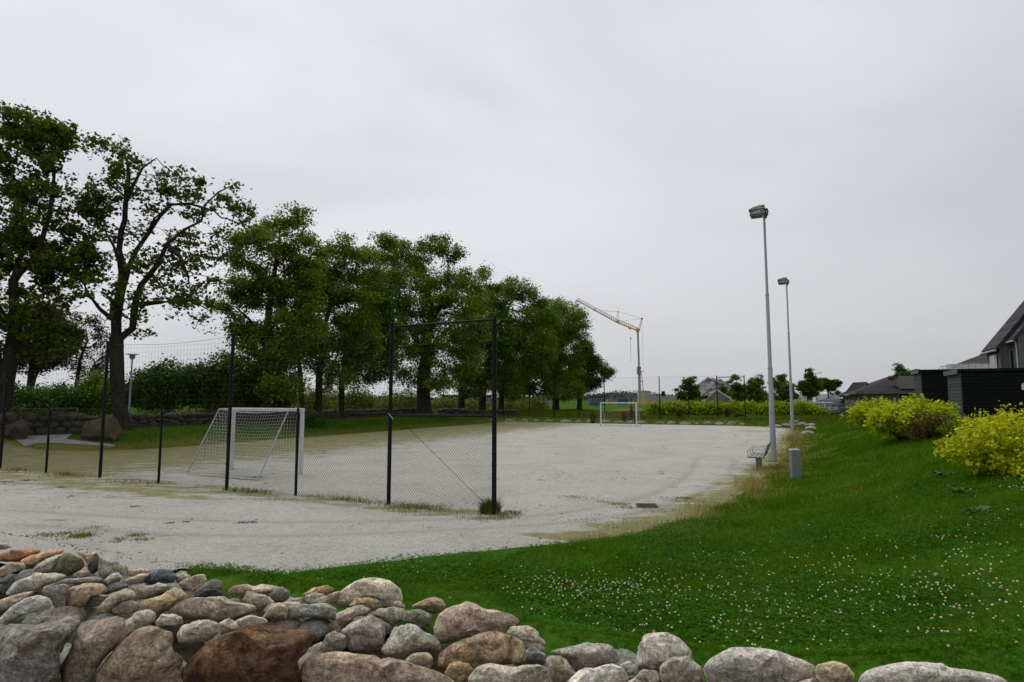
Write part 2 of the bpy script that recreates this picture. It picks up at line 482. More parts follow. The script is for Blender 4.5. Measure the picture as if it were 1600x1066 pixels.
def blades(P, h, wd, lean, rng):
    """one bent blade (2 quads folded to 5 verts -> 3 tris given as quads+tri) per point, as triangles"""
    n = len(P); an = rng.uniform(0, 2 * np.pi, n); ln = rng.uniform(0.2, 1.0, n) * lean
    la = rng.uniform(0, 2 * np.pi, n)
    side = np.stack([np.cos(an), np.sin(an), np.zeros(n)], 1) * (wd[:, None] / 2)
    off = np.stack([np.cos(la) * ln * h, np.sin(la) * ln * h, h], 1)
    midp = P + off * np.array([0.35, 0.35, 0.6])
    tip = P + off
    V = np.stack([P - side, P + side, midp + side * 0.8, midp - side * 0.8, tip], 1).reshape(-1, 3)
    i = np.arange(n)[:, None] * 5
    F = np.concatenate([i + np.array([0, 1, 2]), i + np.array([0, 2, 3]), i + np.array([3, 2, 4])], 1).reshape(-1, 3)
    return V, F

def join(parts):
    Vs, Fs, b = [], [], 0
    for V, F in parts:
        Vs.append(V); Fs.append(F + b); b += len(V)
    return np.concatenate(Vs), np.concatenate(Fs)

def sample_lawn(n, u0, u1, v0, v1, rng, fr=True):
    u = rng.uniform(u0, u1, n); v = rng.uniform(v0, v1, n)
    x = AU[0] * u + AV[0] * v; y = AU[1] * u + AV[1] * v
    edge = vmax(u) + 0.12 * np.sin(u * 3.1) + rng.normal(0, 0.10, n)
    ok = (v > edge) & (u > 5.0 + 0.1 * np.sin(v * 5) - 2.2 * sstep((v - 0.9) / 1.2)) & (y > 2.0)
    if fr: ok &= (np.abs(x) < y * 0.90 + 1.2)
    return u[ok], v[ok], x[ok], y[ok]

r = np.random.default_rng(11)
parts = []
# zones by distance: finer and denser close by
for (n, y0, y1, h0, h1, w0) in ((290000, 0, 8.5, 0.030, 0.075, 0.0045), (240000, 7.5, 14, 0.035, 0.085, 0.007), (230000, 13, 26, 0.04, 0.10, 0.012), (110000, 25, 62, 0.05, 0.12, 0.026)):
    box = {0: (2.8, 12, -7, 7), 7.5: (5, 16, -4, 10), 13: (9, 36, -2, 10), 25: (22, 62, -7, 10)}[y0]
    u, v, x, y = sample_lawn(n, *box, r)
    k = (y >= y0) & (y < y1); x, y, u, v = x[k], y[k], u[k], v[k]
    z = gz(x, y)
    tuft = (0.6 + 0.9 * np.clip(vnoise(x, y, 1.1, 4.0) + 0.35, 0, 1)) * (1 + 0.9 * (r.uniform(0, 1, len(x)) < 0.06))
    h = r.uniform(h0, h1, len(x)) * tuft
    parts.append(blades(np.stack([x, y, z - 0.005], 1), h, np.full(len(x), w0) * r.uniform(0.7, 1.3, len(x)), 0.7, r))
# banks behind the pitch and beside the old wall
u = r.uniform(55.7, 80, 60000); v = r.uniform(-45, 6, 60000)
x = AU[0] * u + AV[0] * v; y = AU[1] * u + AV[1] * v
k = np.abs(x) < y * 0.9; x, y = x[k], y[k]
bank = (blades(np.stack([x, y, hz(x, y)], 1), r.uniform(0.08, 0.30, len(x)) * (1 + np.clip(vnoise(x, y, 0.25), 0, 1)), np.full(len(x), 0.05), 0.8, r))
u = r.uniform(14, 60, 90000); v = -27.6 - np.abs(r.normal(0, 1, 90000)) * 4.0
x = AU[0] * u + AV[0] * v; y = AU[1] * u + AV[1] * v
k = (np.abs(x) < y * 0.92) & ((v < vmin(u) - 0.3) | (u > 18)); x, y, u, v = x[k], y[k], u[k], v[k]
dn = sstep((-28.4 - v) / 3.0)
pth = hit(60, 686); kk = (np.hypot((x - pth[0]) / 3.2, (y - pth[1]) / 1.7) > 1); x, y, dn = x[kk], y[kk], dn[kk]
parts.append(blades(np.stack([x, y, hz(x, y)], 1), r.uniform(0.03, 0.10, len(x)) * (0.4 + dn), np.full(len(x), 0.025), 0.8, r))
V, F = join(parts)
LAWN_M = leaf_mat('lawn_green', [(0.15, (0.028, 0.082, 0.002)), (0.4, (0.058, 0.145, 0.003)), (0.62, (0.100, 0.188, 0.006)), (0.85, (0.165, 0.215, 0.018))], 0.35, 0.9, 0.8)
o = link('lawn_grass', npmesh('lawn_grass', V, F), LAWN_M)
setp(o, 'short green lawn grass on the bank beside the gravel', 'grass', kind='stuff')

o = link('bank_grass', npmesh('bank_grass', *bank), leaf_mat('rank_grass', [(0.15, (0.035, 0.075, 0.005)), (0.4, (0.070, 0.125, 0.008)), (0.62, (0.125, 0.155, 0.02)), (0.85, (0.24, 0.19, 0.06))], 0.35, 0.35, 0.8))
setp(o, 'rank half dry grass on the bank behind the edging stones', 'grass', kind='stuff')

# clover: three round leaflets on a short stalk, thick near the stones
u, v, x, y = sample_lawn(200000, 2.8, 14, -7, 8, r)
pat = vnoise(x, y, 0.55, 8.0) + 0.35
k = (y < 13.5) & (r.uniform(0, 1, len(x)) < np.clip(pat * 1.5, 0.06, 1) * np.clip(10.5 / np.maximum(y, 1) - 0.5, 0.1, 1)); x, y = x[k], y[k]
n = len(x); z = gz(x, y) + r.uniform(0.02, 0.085, n)
rad = r.uniform(0.008, 0.017, n); a0 = r.uniform(0, 6.28, n)
vs = []
for j in range(3):
    a = a0 + j * 2.094
    dx, dy = np.cos(a), np.sin(a); tilt = r.uniform(-0.35, 0.6, n)
    base_ = np.stack([x, y, z], 1)
    dirv = np.stack([dx, dy, tilt], 1); sd_ = np.stack([-dy, dx, r.uniform(-0.3, 0.3, n)], 1)
    R_ = rad[:, None]
    vs.append(np.stack([base_, base_ + dirv * R_ * 1.1 + sd_ * R_ * 0.72, base_ + dirv * R_ * 1.9, base_ + dirv * R_ * 1.1 - sd_ * R_ * 0.72], 1))
V = np.concatenate(vs).reshape(-1, 3); F = np.arange(len(V)).reshape(-1, 4)
CLOVER_M = leaf_mat('clover_green', [(0.15, (0.016, 0.068, 0.002)), (0.45, (0.032, 0.115, 0.004)), (0.8, (0.062, 0.170, 0.010))], 0.3, 1.2, 0.7)
o = link('clover_leaves', npmesh('clover_leaves', V, F), CLOVER_M); setp(o, 'small round clover leaves carpeting the near lawn', 'clover', kind='stuff')

# clover heads
u, v, x, y = sample_lawn(20000, 3.9, 24, -6, 9, r)
pat = vnoise(x, y, 0.45, 15.0) + 1.5 * np.exp(-(((x - 1.0) / 0.85) ** 2 + ((y - 6.75) / 0.42) ** 2)) + 0.18 * sstep((x - 1.5) / 2) * sstep((8.5 - y) / 2)
dens = np.clip(pat * 1.5 + 0.05, 0.06, 1) * np.clip(1.75 - y / 7.5, 0.06, 1) * (0.35 + 0.65 * sstep((x - 0.2) / 2.0))
k = r.uniform(0, 1, len(x)) < dens * 0.42; x, y = x[k], y[k]
ex, ey = [], []
for (px_, py_, sx_, sy_, num) in ((930, 925, 70, 11, 190), (1010, 925, 60, 16, 90), (880, 932, 30, 14, 50), (1150, 955, 130, 26, 120), (1350, 930, 120, 40, 170), (1500, 900, 80, 35, 110), (1480, 980, 90, 30, 100), (1010, 985, 30, 14, 30), (640, 895, 60, 10, 20), (1180, 1000, 60, 12, 30)):
    for _ in range(int(num * 0.78)):
        q_ = hit(r.normal(px_, sx_), r.normal(py_, sy_)); u_, v_ = uvof(q_[0], q_[1])
        if v_ > vmax(u_) + 0.1 and u_ > 5.1: ex.append(q_[0]); ey.append(q_[1])
x = np.concatenate([x, ex]); y = np.concatenate([y, ey]); n = len(x)
z = gz(x, y) + r.uniform(0.06, 0.125, n)
ico = []
bm = bmesh.new(); bmesh.ops.create_icosphere(bm, subdivisions=1, radius=1.0); bm.verts.ensure_lookup_table()
IV = np.array([q.co[:] for q in bm.verts]); IF = np.array([[q.index for q in f.verts] for f in bm.faces]); bm.free()
R_ = r.uniform(0.0075, 0.0125, n)
V = (IV[None] * R_[:, None, None] * np.array([1, 1, 0.85]) + np.stack([x, y, z], 1)[:, None]).reshape(-1, 3)
F = (IF[None] + (np.arange(n) * len(IV))[:, None, None]).reshape(-1, 3)
FLM = leaf_mat('clover_head', [(0.10, (0.22, 0.14, 0.08)), (0.28, (0.40, 0.33, 0.20)), (0.42, (0.56, 0.53, 0.38)), (0.85, (0.70, 0.68, 0.54))], 0.2, 3.0, 0.8)
o = link('clover_blossoms', npmesh('clover_blossoms', V, F), FLM); setp(o, 'white and fading pink clover heads dotted over the lawn', 'clover', kind='stuff')

# straw-coloured tall grass on the seam of lawn and gravel
u = np.concatenate([r.uniform(9.5, 30, 8000), r.normal(20, 2.2, 3000), r.uniform(30, 52, 2600), r.normal(37.5, 0.6, 1500)])
n = len(u); v = vmax(u) + r.normal(-0.05, 0.28, n)
x = AU[0] * u + AV[0] * v; y = AU[1] * u + AV[1] * v
cl = vnoise(x, y, 0.9, 21.0); k = r.uniform(0, 1, n) < np.clip(cl * 1.6 + 0.35, 0.05, 1); x, y, u = x[k], y[k], u[k]; n = len(x)
tall = np.where((u > 36) & (u < 39), 1.9, 1.0)
u2 = r.uniform(8, 40, 26000); v2 = vmax(u2) + np.abs(r.normal(0, 1, len(u2))) * 1.6
x2 = AU[0] * u2 + AV[0] * v2; y2 = AU[1] * u2 + AV[1] * v2
k = r.uniform(0, 1, len(x2)) < np.clip(vnoise(x2, y2, 0.8, 51.0) * 2.2 - 0.15, 0.01, 1); x = np.concatenate([x, x2[k]]); y = np.concatenate([y, y2[k]]); tall = np.concatenate([tall, np.full(k.sum(), 0.62)]); n = len(x)
V, F = blades(np.stack([x, y, hz(x, y)], 1), r.uniform(0.05, 0.20, n) * tall, np.clip(y * 0.0007, 0.005, 0.03) * r.uniform(0.7, 1.3, n), 0.7, r)
STRAW = leaf_mat('straw_grass', [(0.15, (0.09, 0.14, 0.02)), (0.4, (0.24, 0.23, 0.05)), (0.65, (0.42, 0.34, 0.13)), (0.9, (0.16, 0.20, 0.03))], 0.3, 1.5, 0.8)
o = link('dry_grass', npmesh('dry_grass', V, F), STRAW); setp(o, 'straw coloured dry grass along the edge of the gravel', 'grass', kind='stuff')

# low weeds: along the foot of the near fence and in sparse tufts over the gravel
u = np.concatenate([r.normal(11.05, 0.10, 9000), r.normal(10.75, 0.25, 4000)]); v = r.uniform(-30, -5.2, len(u))
x = AU[0] * u + AV[0] * v; y = AU[1] * u + AV[1] * v
cl = vnoise(x, y, 0.7, 33.0); k = r.uniform(0, 1, len(u)) < np.clip(cl * 1.7 + 0.3, 0.03, 1); x, y = x[k], y[k]
cx, cy = [], []
for (px, py, num, sp) in ((128, 840, 420, 0.10), (118, 836, 200, 0.2), (213, 839, 160, 0.09), (222, 846, 110, 0.10), (90, 838, 140, 0.16), (60, 839, 60, 0.1), (150, 826, 60, 0.1), (212, 794, 70, 0.08), (265, 820, 60, 0.05), (290, 818, 50, 0.05), (378, 819, 60, 0.06), (393, 819, 60, 0.06), (180, 849, 40, 0.05), (190, 845, 40, 0.06), (40, 752, 80, 0.1), (12, 754, 60, 0.1), (95, 763, 50, 0.06), (895, 779, 240, 0.22), (905, 782, 160, 0.25), (945, 787, 160, 0.14), (968, 790, 240, 0.12), (975, 795, 160, 0.15), (1010, 797, 200, 0.25), (1060, 782, 200, 0.22), (1070, 780, 140, 0.1), (800, 803, 150, 0.12), (925, 815, 90, 0.3), (395, 748, 160, 0.2), (350, 735, 160, 0.5), (300, 735, 200, 0.6)):
    q = gnd(px, py); cx.append(r.normal(q[0], sp, num)); cy.append(r.normal(q[1], sp * 0.8, num))
for _ in range(260):
    uu_ = r.uniform(6, 50); vv_ = r.uniform(vmin(uu_) + 1, vmax(uu_)); q = W(uu_, vv_)
    if r.uniform() < 0.35 + 0.65 * ((vv_ < -18) or (vv_ > vmax(uu_) - 4)):
        k_ = int(r.integers(6, 30)); cx.append(r.normal(q[0], 0.07, k_)); cy.append(r.normal(q[1], 0.07, k_))
sx_, sy_ = np.concatenate(cx), np.concatenate(cy)
parts = [blades(np.stack([x, y, hz(x, y)], 1), r.uniform(0.03, 0.16, len(x)), np.full(len(x), 0.010), 0.9, r),
         blades(np.stack([sx_, sy_, np.full(len(sx_), 0.01)], 1), r.uniform(0.02, 0.055, len(sx_)), np.full(len(sx_), 0.012), 1.4, r)]
V, F = join(parts)
WEED = leaf_mat('weed_green', [(0.2, (0.06, 0.10, 0.01)), (0.45, (0.13, 0.15, 0.02)), (0.7, (0.23, 0.19, 0.05)), (0.9, (0.26, 0.20, 0.07))], 0.3, 2.0, 0.8)
o = link('gravel_weeds', npmesh('gravel_weeds', V, F), WEED); setp(o, 'low weeds and thin grass growing in the gravel and along the fence foot', 'weeds', kind='stuff')

# loose stones lying on the gravel
n = 26000; yy = 4.5 + 15 * r.uniform(0, 1, n) ** 1.6; xx = r.uniform(-1.0, 0.75, n) * yy
u, v = uvof(xx, yy); k = (v < vmax(u) + 0.05) & (u > 4.9) & (v > -30); xx, yy = xx[k], yy[k]; n = len(xx)
S_ = r.gamma(2.0, 0.0030, n) + 0.003
bm = bmesh.new(); bmesh.ops.create_icosphere(bm, subdivisions=1, radius=1.0); bm.verts.ensure_lookup_table()
IV = np.array([q.co[:] for q in bm.verts]); IF = np.array([[q.index for q in f.verts] for f in bm.faces]); bm.free()
sc3 = np.stack([r.uniform(0.7, 1.4, n), r.uniform(0.7, 1.4, n), r.uniform(0.4, 0.8, n)], 1)
V = ((IV[None] + r.normal(0, 0.12, (n, len(IV), 3))) * (S_[:, None] * sc3)[:, None] + np.stack([xx, yy, hz(xx, yy) + 0.02], 1)[:, None]).reshape(-1, 3)
F = (IF[None] + (np.arange(n) * len(IV))[:, None, None]).reshape(-1, 3)
o = link('loose_gravel', npmesh('loose_gravel', V, F), leaf_mat('gravel_stone', [(0.15, (0.07, 0.065, 0.055)), (0.4, (0.26, 0.25, 0.215)), (0.65, (0.42, 0.405, 0.36)), (0.9, (0.60, 0.59, 0.55))], 0.0, 3.0, 0.9)); setp(o, 'loose small stones strewn over the gravel', 'gravel', kind='stuff')

# tall grass clump against the end post of the fence
q = gnd(766, 803)
n = 2600; a = r.uniform(0, 6.28, n); rr = np.sqrt(r.uniform(0, 1, n)) * 0.17
P = np.stack([rr * np.cos(a) * 1.15, rr * np.sin(a), np.zeros(n)], 1)
V, F = blades(P, r.uniform(0.10, 0.40, n) * (1.05 - 0.55 * (rr / 0.17) ** 2), np.full(n, 0.006), 0.95, r)
t = link('grass_clump', npmesh('grass_clump', V, F), leaf_mat('clump_green', [(0.2, (0.05, 0.08, 0.012)), (0.5, (0.11, 0.13, 0.022)), (0.8, (0.24, 0.20, 0.07))], 0.3, 3.0, 0.7), loc=(q[0], q[1], 0.0))
setp(t, 'shaggy tuft of tall grass at the foot of the fence end post', 'grass tuft')
# flat moss mat of weeds round it is part of the gravel material
# broad-leaved weeds in the lawn
def weed_plant(px, py, label, n=26, L=0.22, mat=None, up=0.5):
    q = hit(px, py); vs = []; rr = np.random.default_rng(int(px + py))
    for j in range(n):
        a_ = rr.uniform(0, 6.28); l = L * rr.uniform(0.5, 1.0); w_ = l * 0.22; e = rr.uniform(0.1, up)
        d_ = np.array([math.cos(a_), math.sin(a_), 0]); s_ = np.array([-d_[1], d_[0], 0]) * w_
        p0 = d_ * 0.02; p1 = d_ * l * 0.55 + [0, 0, l * e]; p2 = d_ * l + [0, 0, l * e * 0.7]
        vs += [p0, p1 + s_, p2, p1 - s_]
    V = np.array(vs); F = np.arange(len(V)).reshape(-1, 4)
    o = link('broadleaf_weed', npmesh('broadleaf_weed', V, F), mat, loc=q); return setp(o, label, 'weed', 'broad leaved weeds in the lawn')
BL = leaf_mat('dock_leaf', [(0.2, (0.04, 0.11, 0.03)), (0.6, (0.07, 0.16, 0.05)), (0.9, (0.12, 0.21, 0.09))], 0.25, 3.0, 0.45)
weed_plant(880, 856, 'spreading dock weed where the lawn meets the gravel', 24, 0.20, BL)
weed_plant(712, 886, 'low dock weed on the lawn edge behind the big pale boulder', 18, 0.14, BL)
weed_plant(1500, 770, 'dock weed on the bank in front of the near yellow shrub', 30, 0.22, BL)
weed_plant(1475, 745, 'grey green thistle rosette on the bank below the brown shrub', 26, 0.25, BL)
weed_plant(1530, 803, 'wide pale dock spread lowest on the bank under the near yellow shrub', 30, 0.22, BL)
# ------------------------------------------------------------------ stones
m, nt, out = nodes('stone'); g = NT(nt)
oi = g.n('ShaderNodeObjectInfo')
tc = g.n('ShaderNodeTexCoord')
add = g.n('ShaderNodeVectorMath', operation='MULTIPLY_ADD')
cmb = g.n('ShaderNodeCombineXYZ')
for i in range(3): g.l(oi.outputs['Random'], cmb.inputs[i])
sc_ = g.n('ShaderNodeVectorMath', operation='SCALE'); sc_.inputs['Scale'].default_value = 37.0; g.l(cmb.outputs[0], sc_.inputs[0])
ad = g.n('ShaderNodeVectorMath', operation='ADD'); g.l(tc.outputs['Object'], ad.inputs[0]); g.l(sc_.outputs[0], ad.inputs[1])
v = ad.outputs[0]
n_big = g.noise(v, 2.6, 5, 0.65, 0.6); n_mid = g.noise(v, 11.0, 5, 0.7, 0.3); n_grain = g.noise(v, 42.0, 6, 0.88); n_fine = g.noise(v, 170.0, 2, 0.7)
tint = oi.outputs['Color']
body = g.mix(1.0, tint, g.ramp(n_mid, [(0.28, 0.55), (0.5, 0.97), (0.72, 1.42)]), 'MULTIPLY')
body = g.mix(1.0, body, g.ramp(n_grain, [(0.37, 0.32), (0.46, 0.84), (0.54, 1.10), (0.62, 1.75)]), 'MULTIPLY')
body = g.mix(1.0, body, g.ramp(n_big, [(0.3, 0.84), (0.65, 1.14)]), 'MULTIPLY')
# banding of the rock
mp = g.n('ShaderNodeMapping'); mp.inputs['Rotation'].default_value = (0.5, 0.3, 0.4); mp.inputs['Scale'].default_value = (1.0, 1.5, 9.0); g.l(v, mp.inputs['Vector'])
band = g.noise(mp.outputs[0], 2.2, 4, 0.6, 0.5)
body = g.mix(1.0, body, g.ramp(band, [(0.35, 0.80), (0.6, 1.12)]), 'MULTIPLY')
# rust stain (amount in the object's alpha)
rust_c = g.ramp(n_mid, [(0.32, (0.03, 0.018, 0.014)), (0.45, (0.115, 0.055, 0.024)), (0.56, (0.20, 0.10, 0.042)), (0.70, (0.31, 0.20, 0.11))])
al = oi.outputs['Alpha']
rf = g.math('MULTIPLY', g.math('SUBTRACT', g.math('ADD', g.noise(v, 3.4, 5, 0.7, 0.8), al), 0.92), 5.0, True)
rust_c = g.mix(1.0, rust_c, g.ramp(n_grain, [(0.3, 0.6), (0.7, 1.25)]), 'MULTIPLY')
body = g.mix(g.math('MULTIPLY', rf, 0.92), body, rust_c)
# pale lichen blotches and dull green algae
lich = g.math('MULTIPLY', g.math('SUBTRACT', g.noise(v, 16.0, 6, 0.75), 0.60), 9.0, True)
body = g.mix(g.math('MULTIPLY', lich, 0.45), body, (0.36, 0.36, 0.31))
alg = g.math('MULTIPLY', g.math('SUBTRACT', g.noise(v, 5.0, 6, 0.75, 0.5), 0.52), 6.0, True)
body = g.mix(g.math('MULTIPLY', alg, 0.50), body, (0.070, 0.066, 0.026))
dk = g.math('MULTIPLY', g.math('SUBTRACT', g.noise(v, 24.0, 5, 0.8), 0.60), 9.0, True)
body = g.mix(g.math('MULTIPLY', dk, 0.6), body, (0.035, 0.034, 0.03))
h = g.math('ADD', g.math('MULTIPLY', n_mid, 1.0), g.math('ADD', g.math('MULTIPLY', n_grain, 0.35), g.math('MULTIPLY', band, 0.5)))
g.bsdf(out, body, 0.85, g.bump(h, 1.0, 0.035), spec=0.2)
STONE = m

def ico_unit(sub):
    bm = bmesh.new(); bmesh.ops.create_icosphere(bm, subdivisions=sub, radius=1.0)
    Vv = np.array([q.co[:] for q in bm.verts]); Ff = np.array([[q.index for q in f.verts] for f in bm.faces]); bm.free(); return Vv, Ff
ICO5, ICO4, ICO3, ICO2 = ico_unit(6), ico_unit(5), ico_unit(4), ico_unit(3)

def shape_noise(P, f, seed, octaves=4):
    o = np.zeros(len(P)); a = 1.0
    for k in range(octaves):
        o += a * np.array([mnoise.noise(Vector((p[0] * f + seed, p[1] * f + seed * 1.7, p[2] * f - seed))) for p in P]); a *= 0.5; f *= 2.1
    return o

def facet(S, rng, k, lo=0.62, hi=0.85, front=None):
    S = S.copy()
    for _ in range(k):
        nrm = rng.normal(0, 1, 3); nrm /= np.linalg.norm(nrm)
        if front is not None and nrm @ front < 0: nrm = -nrm
        d = rng.uniform(lo, hi); e = np.maximum(0, S @ nrm - d)
        S -= nrm[None] * (e * 0.92)[:, None]
    return S

def stone(poly, tint, rust, label, facets=4, rough=0.065, name='rock', group='stones of the loose stone bank', cat='rock'):
    """a boulder whose outline from the photograph's side follows poly (photo pixels); it has its own depth and rests on the bank"""
    P = np.array(poly, float)
    c = (P.min(0) + P.max(0)) / 2; wpx, hpx = P.max(0) - P.min(0)
    # outline radius by angle
    dense = []
    for i in range(len(P)):
        a, b = P[i], P[(i + 1) % len(P)]
        for t in np.linspace(0, 1, 24, endpoint=False): dense.append(a + (b - a) * t)
    dd = np.array(dense) - c; ang = np.arctan2(-dd[:, 1], dd[:, 0]); rad = np.hypot(dd[:, 0], dd[:, 1])
    bins = np.linspace(-np.pi, np.pi, 121); rr = np.zeros(120)
    order = np.argsort(ang); rr = np.interp((bins[:-1] + bins[1:]) / 2, ang[order], rad[order], period=2 * np.pi)
    ker = np.array([1, 2, 3, 2, 1]) / 9.0; rr = np.convolve(np.concatenate([rr[-2:], rr, rr[:2]]), ker, 'valid')
    seed = (abs(int(c[0] * 13 + c[1] * 7)) % 991) * 0.37
    rng = np.random.default_rng(int(abs(c[0] * 31 + c[1] * 17)))
    foot = hit(c[0], min(c[1] + 0.50 * hpx, 1500), 0.0)
    wd = ray(c[0], c[1]); wd /= np.linalg.norm(wd)
    fwd = np.array([0, CP, SP])
    depth = (foot - [0, 0, CAMZ]) @ fwd
    mpp = depth / FPX
    D_ = 0.80 * math.sqrt(wpx * hpx) / 2 * mpp
    D_ = min(D_, 0.62 * max(wpx, hpx) / 2 * mpp * 1.2)
    o3 = np.array([0, 0, CAMZ]); cc = o3 + wd * ((depth + D_ * 0.25) / (wd @ fwd))
    mpp = ((cc - o3) @ fwd) / FPX
    ur = np.array([1.0, 0, 0]); vr = np.array([0, -SP, CP])       # across and up, square to the optical axis
    S, F = ICO5 if wpx > 120 else ICO4 if wpx > 38 else ICO3
    S = facet(S, rng, facets, 0.60, 0.86, np.array([0.15, 0.55, 0.8]))
    S = facet(S, rng, 2, 0.8, 0.95, None)
    th = np.arctan2(S[:, 1], S[:, 0]); s = np.clip(np.hypot(S[:, 0], S[:, 1]), 0, 1.0)
    # keep the rim of the sphere on the outline even where a facet cut it
    R = np.interp(th, (bins[:-1] + bins[1:]) / 2, rr, period=2 * np.pi) * mpp
    s2 = s ** 0.86
    loc = ur[None] * (np.cos(th) * s2 * R)[:, None] + vr[None] * (np.sin(th) * s2 * R)[:, None] - wd[None] * (np.sign(S[:, 2]) * np.abs(S[:, 2]) ** 0.9 * D_)[:, None]
    size = math.sqrt(wpx * hpx) * mpp / 2
    nn = loc / (np.linalg.norm(loc, axis=1)[:, None] + 1e-9)
    dsp = shape_noise(loc / size, 1.3, seed, 5) * rough * size
    cr = shape_noise(loc / size, 2.4, seed + 50, 3); dsp -= 0.09 * size * rough / 0.05 * np.exp(-(cr / 0.05) ** 2) * 0.22
    ch = shape_noise(loc / size, 2.1, seed + 90, 3); dsp -= 0.16 * size * np.clip(ch - 0.22, 0, 0.5)
    loc = loc + nn * dsp[:, None]
    o = link(name, npmesh(name, loc, F), STONE, loc=cc, smooth=True)
    o.color = (*[min(0.9, q * f_) for q, f_ in zip(tint, (2.0, 1.90, 1.72))], rust)
    return setp(o, label, cat, group)

def c1(*p): return [(x / 4.0, 830 + y / 4.0) for x, y in p]
def c2(*p): return [(250 + x / 3.556, 880 + y / 3.556) for x, y in p]
def c3(*p): return [(600 + x / 4.0, 900 + y / 4.0) for x, y in p]
def c4(*p): return [(900 + x / 2.286, 940 + y / 2.286) for x, y in p]

